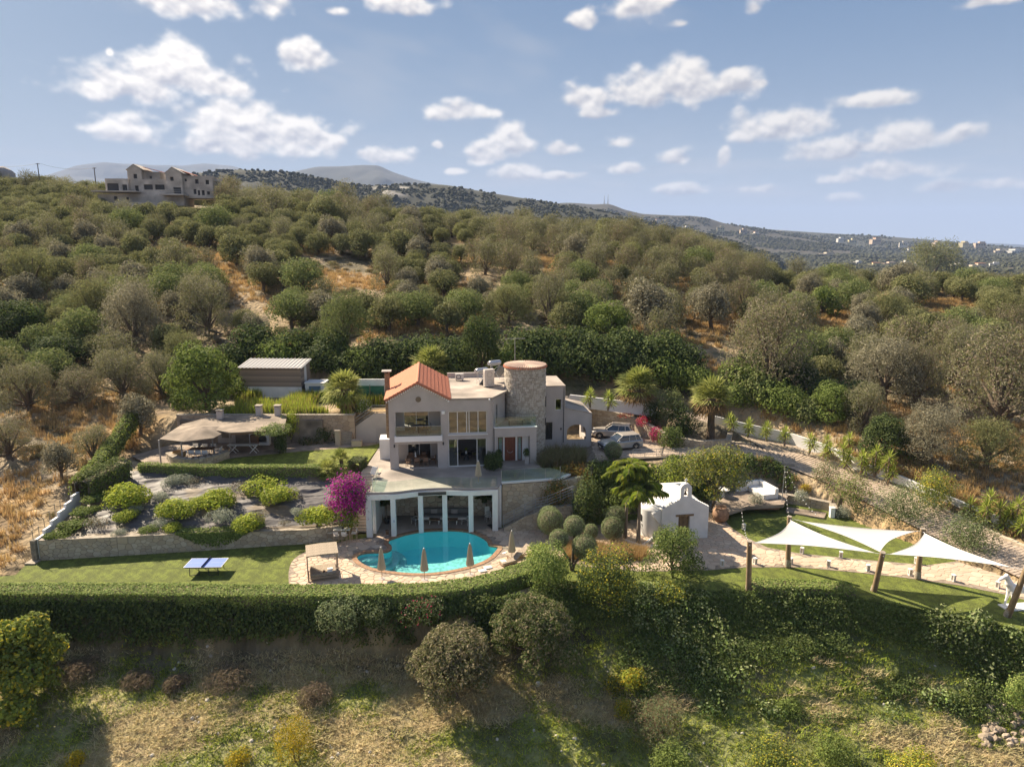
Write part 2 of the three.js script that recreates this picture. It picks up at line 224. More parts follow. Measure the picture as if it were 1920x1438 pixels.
const CREST_D = [[-1.2, 260], [-0.72, 235], [-0.5, 205], [-0.2, 182], [0, 172], [0.25, 160], [0.31, 155], [0.37, 140], [0.5, 134], [0.75, 125], [1.2, 115]];
const CREST_H = [[-1.2, 46], [-0.72, 41], [-0.5, 34.5], [-0.38, 33], [-0.27, 30.5], [-0.18, 28.5], [-0.08, 26], [0, 24.5], [0.14, 24.5], [0.25, 21.2], [0.31, 18.5], [0.37, 14], [0.45, 13], [0.75, 13], [1.2, 12]];
const plainH = (D) => lut([[300, -4], [450, -11], [1200, -14], [3000, -8], [9000, -30]], D);
function natural(x, z) {
const r = Math.hypot(x, z), D = Math.max(-z, 0.01);
if (z > -3) return -13.5 + clamp(-z / 3) * 0.4 + 0.6 * (fbm(x * 0.05, z * 0.05, 3, 2) - 0.5);
const a = clamp(x / D, -1.2, 1.2);
const left = slut([[0, -13.1], [20, -8.4], [35, -5.3], [41.2, -3.7], [42.6, -3.0], [44.6, -0.2], [51, 0.3], [60, 2.6], [70, 4.6], [80, 6.8], [90, 8.4]], D, 0.35);
const right = slut([[0, -13.1], [20, -9], [34, -6.0], [39.2, -4.6], [46.5, -0.3], [52, 0.3], [60, 2.6], [70, 4.4], [80, 6.0], [90, 7.4]], D, 0.5);
const k = sstep(0, 8, x);
let h = mix(left, right, k);
const n1 = fbm(x * 0.045 + 4, z * 0.045, 4, 21) - 0.5, n2 = fbm(x * 0.35, z * 0.35, 3, 8) - 0.5;
if (D > 80) {
const Dc = slut(CREST_D, a, 0.04), Hc = slut(CREST_H, a, 0.03), h0 = mix(6.8, 6.0, k), t = (D - 80) / (Dc - 80);
if (t < 1) h = h0 + (Hc - h0) * (t * 0.9 + 0.1 * t * t + 0.10 * Math.sin(t * Math.PI)) + n1 * 3.4 * sstep(80, 110, D) * (1 - 0.6 * t);
else { const over = D - Dc, low = plainH(D), side = sstep(0.02, 0.3, a), flat = mix(70, 10, side), fall = mix(420, 230, side); h = mix(Hc + Math.min(over, flat) * 0.03, low, sstep(flat, fall, over)) + n1 * 3.4 * (0.4 + 0.6 * sstep(0, 60, over)); }
if (D > 400) { const n = fbm(x * 0.004, z * 0.004, 4, 40) - 0.5; h += n * 16 * sstep(400, 1200, D) * (1 - sstep(3500, 7000, D)); }
}
// low banks behind the house and along the lane
h += 1.5 * sstep(84, 88, D) * (1 - sstep(92, 112, D)) * sstep(-26, -14, x) * (1 - sstep(22, 40, x));
h += n2 * 0.35 * (1 - 0.8 * sstep(120, 260, D)) + (D < 43 ? (fbm(x * 0.16, z * 0.16, 3, 6) - 0.5) * 1.1 : 0);
return h;
}
function ground(x, z) {
for (const p of pads) if (x > p.b[0] && x < p.b[1] && z > p.b[2] && z < p.b[3] && inPoly(p.poly, x, z)) return p.f(x, z) - 0.28;
let h = natural(x, z);
for (const p of pads) if (x > p.b[0] - 5.5 && x < p.b[1] + 5.5 && z > p.b[2] - 5.5 && z < p.b[3] + 5.5) { const d = distPoly(p.poly, x, z), m = p.wide && x > 3 && h > 0.25 ? 5.5 : p.m; if (d < m) { const w = (1 - d / m) ** 2; h = mix(h, p.f(x, z) - 0.22, w); } }
if (x > -4 && x < 54 && z < -33 && z > -92) { const [d, y] = roadAt(x, z); if (d < 3) h = mix(h, y - 0.16, d <= 0 ? 1 : (1 - d / 3) ** 2); }
return h;
}
function onLand(px, py, far = 4000) { const d = ray(px, py); let t0 = 20; for (let t = 20; t < far; t *= 1.006) { if (EYE + d.y * t < ground(d.x * t, d.z * t)) { let a = t0, b = t; for (let i = 0; i < 12; i++) { const m = (a + b) / 2; if (EYE + d.y * m < ground(d.x * m, d.z * m)) b = m; else a = m; } return V(d.x * b, EYE + d.y * b, d.z * b); } t0 = t; } return V(d.x * far, EYE + d.y * far, d.z * far); }

// ------------------------------------------------------------------ ground sheet
{
const radii = []; for (let r = 2; r < 30; r += 1.4) radii.push(r); for (let r = 30; r < 100; r += 0.32) radii.push(r); for (let r = 100; r < 300; r += 1.3) radii.push(r); for (let r = 300; r < 16000; r *= 1.035) radii.push(r);
const angs = []; for (let a = -48; a <= 48; a += 0.21) angs.push(a); for (let a = 51; a < 312; a += 3) angs.push(a);
const nr = radii.length, na = angs.length, pos = new Float32Array(nr * na * 3), col = new Float32Array(nr * na * 3), uv = new Float32Array(nr * na * 2), idx = [];
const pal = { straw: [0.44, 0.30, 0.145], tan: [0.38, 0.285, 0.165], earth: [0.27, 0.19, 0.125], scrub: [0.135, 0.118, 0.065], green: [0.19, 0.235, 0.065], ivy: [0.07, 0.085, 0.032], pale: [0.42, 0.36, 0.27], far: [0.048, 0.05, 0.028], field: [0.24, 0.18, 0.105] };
const put = (c, p, w) => { for (let k = 0; k < 3; k++) c[k] = mix(c[k], p[k], w); };
radii.forEach((r, i) => angs.forEach((ad, j) => {
const a = ad * Math.PI / 180, x = Math.sin(a) * r, z = -Math.cos(a) * r, D = -z, q = i * na + j;
pos.set([x, ground(x, z), z], q * 3); uv.set([x / 6, z / 6], q * 2);
const n = fbm(x * 0.09, z * 0.09, 4, 1), m = fbm(x * 0.5, z * 0.5, 4, 12), f = fbm(x * 0.03 + 7, z * 0.03, 3, 33), c = [...pal.tan];
put(c, pal.straw, sstep(0.42, 0.62, n)); put(c, pal.earth, sstep(0.5, 0.75, m) * 0.7);
if (D > 60) { put(c, pal.scrub, sstep(0.52, 0.66, fbm(x * 0.13, z * 0.13, 4, 51)) * 0.85); put(c, pal.ivy, sstep(80, 84, D) * (1 - sstep(90, 98, D)) * sstep(-25, -12, x) * sstep(0.36, 0.56, m) * 0.8); put(c, pal.pale, sstep(0.66, 0.74, f) * 0.5); }  // ivy entry: just a darker green ground tone, noisy band behind the house
if (D <= 46 && D > 5) {
put(c, [0.50, 0.425, 0.235], 0.75);
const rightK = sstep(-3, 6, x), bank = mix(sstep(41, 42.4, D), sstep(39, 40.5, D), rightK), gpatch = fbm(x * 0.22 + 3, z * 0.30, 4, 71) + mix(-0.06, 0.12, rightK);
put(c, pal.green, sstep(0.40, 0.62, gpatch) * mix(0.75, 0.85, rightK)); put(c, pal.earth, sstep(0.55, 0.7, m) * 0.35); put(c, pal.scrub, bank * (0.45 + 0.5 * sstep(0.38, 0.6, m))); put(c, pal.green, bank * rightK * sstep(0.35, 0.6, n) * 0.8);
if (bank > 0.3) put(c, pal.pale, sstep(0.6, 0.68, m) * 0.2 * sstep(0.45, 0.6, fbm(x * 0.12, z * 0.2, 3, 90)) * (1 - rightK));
}
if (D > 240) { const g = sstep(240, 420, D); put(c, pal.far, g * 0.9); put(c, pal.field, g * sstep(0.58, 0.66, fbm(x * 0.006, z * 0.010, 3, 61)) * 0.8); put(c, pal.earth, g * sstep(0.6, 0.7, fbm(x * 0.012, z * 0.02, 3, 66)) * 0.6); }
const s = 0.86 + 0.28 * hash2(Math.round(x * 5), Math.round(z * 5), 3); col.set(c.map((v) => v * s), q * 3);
}));
for (let i = 0; i < nr - 1; i++) for (let j = 0; j < na; j++) { const k = (j + 1) % na, a = i * na + j, b = i * na + k, c = a + na, d = b + na; idx.push(a, b, d, a, d, c); }
const g = new THREE.BufferGeometry(); g.setAttribute('position', new THREE.BufferAttribute(pos, 3)); g.setAttribute('color', new THREE.BufferAttribute(col, 3)); g.setAttribute('uv', new THREE.BufferAttribute(uv, 2)); g.setIndex(idx); g.computeVertexNormals();
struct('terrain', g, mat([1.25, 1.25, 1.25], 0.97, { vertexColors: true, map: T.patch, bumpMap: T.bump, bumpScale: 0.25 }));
console.log('terrain', nr, na);
}

// ------------------------------------------------------------------ far hills and mountains
function range(name, knots, D, base, front, back, cols, rough, colour) {
const x0 = knots[0][0], x1 = knots[knots.length - 1][0], nc = cols, rows = 56, pos = [], col = [], idx = [];
for (let j = 0; j <= nc; j++) {
const px = mix(x0, x1, j / nc), d = ray(px, 500), hd = Math.hypot(d.x, d.z), ux = d.x / hd, uz = d.z / hd, py = slut(knots, px, (x1 - x0) * 0.012), rd = ray(px, py), top = EYE + rd.y / Math.hypot(rd.x, rd.z) * D;
for (let i = 0; i <= rows; i++) {
const t = i / 40, r = t <= 1 ? mix(D - front, D, t) : mix(D, D + back, (t - 1) / 0.4), x = ux * r, z = uz * r;
const s = t <= 1 ? Math.pow(t, 0.85) * (0.72 + 0.28 * t) : 1 - ((t - 1) / 0.4) ** 1.4, n = fbm(x / rough + 3, z / rough, 5, 7) - 0.5, n2 = fbm(x / rough * 4, z / rough * 4, 4, 17) - 0.5, env = Math.min(1, Math.abs(1 - t) * 6 + 0.02);
const y = base + (top - base) * s + (top - base) * (n * 0.34 * env + n2 * 0.05 * (0.35 + env)) * (t > 0.02 ? 1 : 0);
pos.push(x, y, z); col.push(...colour(x, z, n, n2));
}
}
const w = rows + 1; for (let j = 0; j < nc; j++) for (let i = 0; i < rows; i++) { const a = j * w + i, b = a + w; idx.push(a, b, b + 1, a, b + 1, a + 1); }
const g = new THREE.BufferGeometry(); g.setAttribute('position', new THREE.Float32BufferAttribute(pos, 3)); g.setAttribute('color', new THREE.Float32BufferAttribute(col, 3)); g.setIndex(idx); g.computeVertexNormals();
const m = struct(name, g, mat([1, 1, 1], 0.98, { vertexColors: true })); m.userData.grid = undefined; delete m.userData.grid;
return { pos, rows, nc };
}
const rocky = (dark, rock, k = 0.66) => (x, z, n, n2) => { const q = fbm(x / 26, z / 26, 4, 3), r = sstep(k, k + 0.07, q) * sstep(-0.05, 0.12, n), v = 0.8 + 0.4 * fbm(x / 9, z / 9, 2, 5); return dark.map((c, i) => mix(c * v, rock[i], r)); };
range('mountain', [[60, 340], [110, 328], [160, 312], [215, 304], [250, 307], [300, 309], [360, 311], [400, 307], [450, 312], [500, 330], [560, 350]], 8200, 20, 2600, 1500, 150, 900, rocky([0.026, 0.03, 0.026], [0.08, 0.08, 0.075], 0.72));
range('mountain', [[480, 345], [560, 322], [600, 313], [660, 311], [690, 309], [716, 310], [740, 322], [780, 336], [815, 344], [880, 356], [960, 372], [1010, 385]], 5200, 10, 1800, 1200, 150, 700, rocky([0.024, 0.029, 0.022], [0.07, 0.07, 0.065], 0.7));
const hillNear = range('hill', [[330, 340], [370, 326], [460, 317], [500, 319], [540, 322], [590, 330], [625, 336], [660, 346], [700, 349], [780, 346], [835, 346], [870, 352], [920, 361], [1000, 374], [1060, 384], [1120, 394], [1180, 408], [1250, 424], [1330, 440], [1400, 462], [1460, 484]], 1150, -6, 420, 240, 260, 160, rocky([0.024, 0.028, 0.017], [0.34, 0.32, 0.29], 0.69));
const hillMid = range('hill', [[1000, 384], [1060, 380], [1110, 383], [1140, 382], [1165, 392], [1200, 401], [1260, 404], [1290, 404], [1320, 408], [1350, 418], [1400, 426], [1450, 434], [1520, 446], [1600, 464], [1680, 486]], 2600, -10, 800, 600, 180, 300, rocky([0.036, 0.034, 0.024], [0.13, 0.10, 0.07], 0.62));
const hillFar = range('hill', [[1300, 440], [1400, 427], [1480, 433], [1560, 438], [1640, 442], [1720, 448], [1790, 454], [1860, 461], [1960, 470], [2100, 474]], 3300, -10, 900, 600, 180, 300, rocky([0.034, 0.036, 0.023], [0.22, 0.17, 0.11], 0.66));
range('mountain', [[1700, 470], [1800, 462], [1850, 456], [1900, 458], [1960, 462], [2060, 470]], 11000, -30, 2000, 1500, 60, 900, rocky([0.026, 0.03, 0.026], [0.08, 0.08, 0.075], 0.72));
// ------------------------------------------------------------------ plants
const leafMat = new THREE.MeshPhysicalMaterial({ color: 0xffffff, vertexColors: true, roughness: 0.85, transmission: 0.42, thickness: 0, specularIntensity: 0.25, side: THREE.DoubleSide });
const dullLeaf = new THREE.MeshStandardMaterial({ color: 0xffffff, vertexColors: true, roughness: 0.9, side: THREE.DoubleSide });
const barkMat = mat([0.125, 0.095, 0.068], 0.95, { bumpMap: T.bump, bumpScale: 0.03 }), paleBark = mat([0.21, 0.17, 0.13], 0.95, { bumpMap: T.bump, bumpScale: 0.03 });
const PAL = {
olive: [[0.132, 0.14, 0.058], [0.105, 0.12, 0.046], [0.165, 0.164, 0.076], [0.116, 0.112, 0.048]],
oliveGreen: [[0.105, 0.13, 0.045], [0.085, 0.11, 0.035], [0.14, 0.15, 0.06]],
oliveGrey: [[0.175, 0.165, 0.115], [0.14, 0.135, 0.09], [0.21, 0.195, 0.14], [0.12, 0.11, 0.07]],
bare: [[0.19, 0.155, 0.115], [0.15, 0.12, 0.085], [0.13, 0.12, 0.07], [0.22, 0.18, 0.14]],
dark: [[0.05, 0.075, 0.022], [0.065, 0.09, 0.026], [0.085, 0.105, 0.03], [0.04, 0.06, 0.02]],
fresh: [[0.11, 0.145, 0.034], [0.14, 0.175, 0.042], [0.085, 0.12, 0.027]],
lime: [[0.24, 0.28, 0.035], [0.19, 0.24, 0.03], [0.30, 0.31, 0.04], [0.14, 0.18, 0.03]],
grey: [[0.22, 0.24, 0.19], [0.17, 0.19, 0.145], [0.28, 0.29, 0.23]],
brown: [[0.17, 0.12, 0.075], [0.21, 0.15, 0.09], [0.13, 0.10, 0.06]],
hedge: [[0.085, 0.12, 0.03], [0.12, 0.15, 0.04], [0.065, 0.095, 0.025], [0.15, 0.17, 0.055]],
silver: [[0.17, 0.20, 0.10], [0.13, 0.165, 0.075], [0.21, 0.235, 0.13], [0.11, 0.14, 0.06]],
ivy: [[0.05, 0.075, 0.02], [0.08, 0.11, 0.025], [0.10, 0.12, 0.03]],
autumn: [[0.26, 0.12, 0.03], [0.20, 0.14, 0.035], [0.10, 0.11, 0.03], [0.30, 0.17, 0.04]],
purple: [[0.42, 0.025, 0.32], [0.50, 0.04, 0.42], [0.32, 0.02, 0.24], [0.45, 0.05, 0.25]],
pink: [[0.62, 0.06, 0.16], [0.55, 0.05, 0.22]], red: [[0.5, 0.04, 0.03], [0.42, 0.05, 0.04]],
gorse: [[0.55, 0.40, 0.02], [0.45, 0.36, 0.03], [0.26, 0.26, 0.03]],
citrus: [[0.16, 0.19, 0.028], [0.22, 0.24, 0.035], [0.11, 0.14, 0.022], [0.36, 0.30, 0.03]],
medlar: [[0.115, 0.12, 0.05], [0.17, 0.155, 0.085], [0.08, 0.09, 0.035], [0.20, 0.17, 0.11]],
straw: [[0.45, 0.31, 0.13], [0.36, 0.25, 0.11], [0.52, 0.38, 0.18]], tuft: [[0.40, 0.31, 0.13], [0.30, 0.24, 0.10], [0.22, 0.22, 0.07]],
palm: [[0.19, 0.21, 0.055], [0.25, 0.26, 0.08], [0.14, 0.165, 0.04]], deadPalm: [[0.30, 0.21, 0.10], [0.24, 0.16, 0.075]],
yucca: [[0.22, 0.26, 0.05], [0.28, 0.31, 0.07], [0.16, 0.20, 0.04]],
cover: [[0.07, 0.105, 0.025], [0.10, 0.14, 0.04], [0.13, 0.16, 0.06], [0.055, 0.08, 0.02]],
};
for (const k in PAL) if (!['purple', 'pink', 'red', 'gorse', 'straw', 'deadPalm', 'tuft'].includes(k)) PAL[k] = PAL[k].map((c) => c.map((v) => v * (k === 'hedge' ? 2.3 : k.startsWith('olive') ? 1.7 : 1.55)));
const pick = (a, R) => a[Math.floor(R() * a.length) % a.length];
const FRESH = () => ({ p: [], c: [], i: [] });
function leafQuad(B, x, y, z, nx, ny, nz, s, w, R, col, k = 1) {
// a leaf as a folded kite about a random axis in its plane
let tx = R() - 0.5, ty = R() - 0.5, tz = R() - 0.5; const d = tx * nx + ty * ny + tz * nz; tx -= d * nx; ty -= d * ny; tz -= d * nz; const l = Math.hypot(tx, ty, tz) || 1; tx /= l; ty /= l; tz /= l;
const bx_ = ny * tz - nz * ty, by = nz * tx - nx * tz, bz = nx * ty - ny * tx, o = B.p.length / 3, h = s * 0.5, q = w * s * 0.5, f = s * 0.12;
B.p.push(x - tx * h, y - ty * h, z - tz * h, x + bx_ * q + nx * f, y + by * q + ny * f, z + bz * q + nz * f, x + tx * h, y + ty * h, z + tz * h, x - bx_ * q + nx * f, y - by * q + ny * f, z - bz * q + nz * f);
for (let a = 0; a < 4; a++) B.c.push(col[0] * k, col[1] * k, col[2] * k); B.i.push(o, o + 1, o + 2, o, o + 2, o + 3);
}
function leafGeo(B) { const g = new THREE.BufferGeometry(); g.setAttribute('position', new THREE.Float32BufferAttribute(B.p, 3)); g.setAttribute('color', new THREE.Float32BufferAttribute(B.c, 3)); g.setIndex(B.i); return g.toNonIndexed(); }
function lobeLeaves(B, R, [cx, cy, cz], [rx, ry, rz], n, size, pal, { w = 0.6, shell = 0.55, lumps = 0.35, low = -1 } = {}) {
const s1 = R() * 90, tint = 0.84 + 0.32 * R();
for (let i = 0; i < n; i++) {
let x = R() * 2 - 1, y = R() * 2 - 1, z = R() * 2 - 1, l = Math.hypot(x, y, z); if (l > 1 || l < 0.05) { i--; continue; } x /= l; y /= l; z /= l; if (y < low) { i--; continue; }
const bump = 1 - lumps + lumps * 2 * fbm(x * 2.2 + s1, y * 2.2 + z * 2.2, 2, 4), r = (shell + (1 - shell) * Math.cbrt(R())) * bump;
let nx = x + (R() - 0.5) * 1.5, ny = y + 0.25 + (R() - 0.5) * 1.5, nz = z + (R() - 0.5) * 1.5; l = Math.hypot(nx, ny, nz) || 1;
leafQuad(B, cx + x * r * rx, cy + y * r * ry, cz + z * r * rz, nx / l, ny / l, nz / l, size * (0.7 + 0.6 * R()), w, R, pick(pal, R), tint * (0.85 + 0.3 * R()));
}
}
// ---- trees as prototypes
function treeProto({ seed, R0 = 2.6, H = 4.6, lobes = 11, leaves = 3200, size = 0.26, pal = PAL.olive, trunkH = 1.4, trunkR = 0.28, bark = barkMat, spread = 1, lobeR = 0.42, flat = 0.8, w = 0.5, wild = 0, base = 0.55 }) {
const R = rng(seed), B = FRESH(), o = new THREE.Group(), limbs = [], L = [];
for (let i = 0; i < lobes; i++) { const t = (i + 0.5) / lobes, a = i * 2.4 + R() * 0.9, rr = R0 * (1 - lobeR * 0.7) * Math.sqrt(Math.min(1, 0.12 + t * 1.0)) * (0.8 + 0.3 * R()) * spread, y = H - R0 * lobeR * flat - (H - trunkH - R0 * lobeR * 0.4) * Math.pow(t, 1.3) * (0.75 + 0.3 * R()) * base / 0.55 * 0.75; L.push([Math.cos(a) * rr, y, Math.sin(a) * rr, R0 * lobeR * (0.75 + 0.5 * R())]); }
L.push([0, H * 0.62, 0, R0 * lobeR * 1.25]);
const tot = L.reduce((s, l) => s + l[3] ** 2, 0);
for (const l of L) lobeLeaves(B, R, l, [l[3], l[3] * flat, l[3]], Math.round(leaves * l[3] ** 2 / tot), size, pal, { w, lumps: 0.4 });
for (let i = 0; i < wild; i++) { const l = pick(L, R), a = R() * 6.28, e = R() * 1.2; for (let k = 0; k < 4; k++) { const d = l[3] * (1 + 0.12 * k + 0.2 * R()); leafQuad(B, l[0] + Math.cos(a) * Math.cos(e) * d, l[1] + Math.sin(e) * d, l[2] + Math.sin(a) * Math.cos(e) * d, R() - 0.5, R() - 0.5, 0.7, size, w, R, pick(pal, R)); } }
const lean = [(R() - 0.5) * 0.5, (R() - 0.5) * 0.5];
limbs.push(limb([V(0, -0.35, 0), V(lean[0] * 0.4, trunkH * 0.5, lean[1] * 0.4), V(lean[0], trunkH * 1.05, lean[1])], [trunkR * 1.45, trunkR * 0.9, trunkR * 0.8], 8, 6));
L.forEach((l, i) => { if (i % 2 === 0) limbs.push(limb([V(lean[0], trunkH, lean[1]), V(mix(lean[0], l[0], 0.45), mix(trunkH, l[1], 0.55), mix(lean[1], l[2], 0.45)), V(l[0] * 0.9, l[1], l[2] * 0.9)], [trunkR * 0.55, trunkR * 0.35, trunkR * 0.12], 5, 5)); });
part(o, 'trunk', merge(limbs), bark); part(o, 'crown', leafGeo(B), leafMat); return o;
}
const OLIVES = [0, 1, 2, 3, 4].map((i) => treeProto({ seed: 100 + i, R0: 2.5 + 0.25 * (i % 3), H: 4.3 + 0.35 * (i % 4), lobes: 9 + i * 2, leaves: 4400, size: 0.29, lobeR: 0.46, pal: [PAL.olive, PAL.olive, PAL.oliveGreen, PAL.oliveGrey, PAL.olive][i], trunkH: 1.1, flat: 0.85 }));
const BRUSHY = [0, 1, 2].map((i) => treeProto({ seed: 140 + i, R0: 2.5, H: 5.0 + i * 0.5, lobes: 15, leaves: 2900, size: 0.25, pal: i === 1 ? [...PAL.bare, ...PAL.olive] : [...PAL.oliveGrey, ...PAL.olive], trunkH: 0.6, base: 0.8, lobeR: 0.38, flat: 1.15, w: 0.35, wild: 260 }));
const CAROBS = [0, 1].map((i) => treeProto({ seed: 160 + i, R0: 2.6, H: 4.6, lobes: 13, leaves: 3800, size: 0.27, pal: i ? PAL.fresh : PAL.dark, trunkH: 0.7, flat: 0.9, w: 0.75, base: 0.8 }));
function place(proto, name, label, category, pos, s, turn, group, sy = s) { const c = proto.clone(); c.name = numbered(name); c.position.copy(pos); c.scale.set(s, sy, s); c.rotation.y = turn; scene.add(c); return tag(c, label, category, group); }
// ---- shrubs: one body of leaves
function shrubGeo(seed, { r = 1, h = 0.9, n = 1600, size = 0.16, pal = PAL.lime, lobes = 6, w = 0.6, lumps = 0.35 }) { const R = rng(seed), B = FRESH(); for (let i = 0; i < lobes; i++) { const a = i * 2.4 + R(), q = i === 0 ? 0 : r * 0.52 * (0.7 + 0.5 * R()), lr = r * (lobes === 1 ? 1 : 0.5 + 0.16 * R()); lobeLeaves(B, R, [Math.cos(a) * q, h * 0.5 * (i === 0 ? 1.1 : 0.75 + 0.35 * R()), Math.sin(a) * q], [lr, h * 0.52, lr], Math.round(n / lobes), size, pal, { w, lumps, low: -0.75 }); } return leafGeo(B); }
const stemGeo = merge([0, 1, 2, 3].map((k) => bar(V(0, -0.2, 0), V(Math.cos(k * 1.7) * 0.3, 0.5, Math.sin(k * 1.7) * 0.3), 0.035, 0.015, 5)));
function shrub(name, label, pos, geo, s = 1, sy = s, turn = 0, group, category = 'shrub') { const o = thing(name, label, category, pos, turn, group); part(o, 'foliage', geo, leafMat); part(o, 'stem', stemGeo, barkMat); o.scale.set(s, sy, s); return o; }
// ---- a clipped hedge along a line: pts [x, z], half width, height; y(x, z) is where it stands
function hedgeGeo(pts, hw, h, base, per, size, pal, seed, { round = 0.18, jit = 0.06, w = 0.65 } = {}) {
const R = rng(seed), B = FRESH(), c = new THREE.CatmullRomCurve3(pts.map(([x, z]) => V(x, 0, z)), false, 'centripetal'), L = c.getLength(), side = 2 * h + 2 * hw, N = Math.round(L * side * per);
for (let i = 0; i < N; i++) {
const t = R(), p = c.getPointAt(t), d = c.getTangentAt(t), nx = -d.z, nz = d.x; let s = R() * side, u, y, ou, oy;
if (s < h) { u = -hw; y = s; ou = -1; oy = 0.15; } else if (s < h + 2 * hw) { u = s - h - hw; y = h; ou = 0; oy = 1; } else { u = hw; y = s - h - 2 * hw; ou = 1; oy = 0.15; }
const e = Math.max(0, Math.abs(u) - (hw - round)) / round, f = Math.max(0, y - (h - round)) / round; if (e > 0 && f > 0) { const q = Math.hypot(e, f); if (q > 1) { const k = 1 / q; u = Math.sign(u) * (hw - round + e * k * round); y = h - round + f * k * round; } }
const lump = (fbm(p.x * 1.4 + u, p.z * 1.4 + y * 1.4, 3, 5) - 0.5) * 0.3; u += ou * lump + (R() - 0.5) * jit * 2 - ou * 0.15 * R(); y += oy * lump * 0.6 + (R() - 0.5) * jit - (oy === 1 ? 0.12 * R() : 0);
const x = p.x + nx * u, z = p.z + nz * u; const q1 = oy === 1 ? 0.8 : 1.3; let ax = nx * ou + (R() - 0.5) * q1, ay = oy + 0.1 + (R() - 0.5) * q1, az = nz * ou + (R() - 0.5) * q1; const l = Math.hypot(ax, ay, az) || 1;
leafQuad(B, x, base(x, z) + Math.max(0.02, y), z, ax / l, ay / l, az / l, size * (0.7 + 0.6 * R()), w, R, pick(pal, R), 0.85 + 0.3 * R());
}
return leafGeo(B);
}
function hedgeCore(pts, hw, h, base) { // the twiggy inside that stops the light
const c = new THREE.CatmullRomCurve3(pts.map(([x, z]) => V(x, 0, z)), false, 'centripetal'), n = Math.max(4, Math.round(c.getLength())), pos = [], idx = [];
for (let i = 0; i <= n; i++) { const t = i / n, p = c.getPointAt(t), d = c.getTangentAt(t), y = base(p.x, p.z); for (const [u, v] of [[-1, 0], [-1, 1], [1, 1], [1, 0]]) pos.push(p.x - d.z * u * (hw - 0.16), y + v * (h - 0.16), p.z + d.x * u * (hw - 0.16)); }
for (let i = 0; i < n; i++) for (let k = 0; k < 3; k++) { const a = i * 4 + k, b = a + 4; idx.push(a, a + 1, b + 1, a, b + 1, b); }
const g = new THREE.BufferGeometry(); g.setAttribute('position', new THREE.Float32BufferAttribute(pos, 3)); g.setIndex(idx); g.computeVertexNormals(); return g.toNonIndexed();
}
const twigMat = mat([0.15, 0.125, 0.085], 1, { side: THREE.DoubleSide });
// ---- fan palms
function fanFrond(B, R, base, dir, len, droop, pal, blades = 18, fan = 0.85) {
// stalk, then a fan of narrow blades
const up = V(0, 1, 0), side = dir.clone().cross(up).normalize(), nrm = side.clone().cross(dir).normalize(), hub = base.clone().addScaledVector(dir, len * 0.48), col = pick(pal, R);
hub.y -= droop * len * 0.12;
const tri = (a, b, c, k) => { const o = B.p.length / 3; B.p.push(a.x, a.y, a.z, b.x, b.y, b.z, c.x, c.y, c.z); for (let q = 0; q < 3; q++) B.c.push(col[0] * k, col[1] * k, col[2] * k); B.i.push(o, o + 1, o + 2); };
tri(base.clone().addScaledVector(side, 0.03), base.clone().addScaledVector(side, -0.03), hub, 0.9);
for (let i = 0; i < blades; i++) {
const a = mix(-1.75, 1.75, (i + 0.5) / blades) * fan * 1.15, L = len * (0.5 + 0.14 * Math.cos(a)) * (0.9 + 0.2 * R()), d = dir.clone().multiplyScalar(Math.cos(a)).addScaledVector(side, Math.sin(a)).addScaledVector(nrm, 0.10 * Math.cos(i * Math.PI)), mid = hub.clone().addScaledVector(d, L * 0.55), tip = hub.clone().addScaledVector(d, L); tip.y -= droop * L * (0.35 + 0.3 * R()); mid.y -= droop * L * 0.06;
const wv = d.clone().cross(nrm).normalize().multiplyScalar(L * 0.055), k = 0.8 + 0.4 * R(), nz = nrm.clone().multiplyScalar(0.02);
tri(hub, mid.clone().add(wv).add(nz), mid.clone().sub(wv), k); tri(mid.clone().add(wv).add(nz), tip, mid.clone().sub(wv), k);
}
}
function fanPalm(seed, { trunk = 3, rad = 0.28, fronds = 46, len = 1.9, dead = 0.25, pal = PAL.palm }) {
const R = rng(seed), o = new THREE.Group(), B = FRESH(), top = V((R() - 0.5) * 0.3, trunk, (R() - 0.5) * 0.3), D = FRESH();
for (let i = 0; i < fronds; i++) { const t = i / fronds, a = i * 2.39996, e = mix(1.45, -0.5, Math.pow(t, 0.9)) + (R() - 0.5) * 0.2, d = V(Math.cos(a) * Math.cos(e), Math.sin(e), Math.sin(a) * Math.cos(e)), isDead = t > 1 - dead; fanFrond(isDead ? D : B, R, top.clone().addScaledVector(V(0, -1, 0), t * 0.5), d, len * (0.85 + 0.25 * R()) * (isDead ? 0.9 : 1), 0.3 + (e < 0.3 ? 0.35 : 0), isDead ? PAL.deadPalm : pal); }
const tg = limb([V(0, -0.3, 0), V(top.x * 0.5, trunk * 0.5, top.z * 0.5), top], [rad * 1.3, rad * 0.95, rad * 1.1], 12, 14);
part(o, 'trunk', tg, palmBark); part(o, 'crown', leafGeo(B), leafMat); if (D.i.length) part(o, 'dead_fronds', leafGeo(D), leafMat); return o;
}
const palmBark = mat([0.20, 0.145, 0.095], 0.95, { map: rep(T.grain, 2, 8), bumpMap: rep(T.bump, 1, 6), bumpScale: 0.06 });
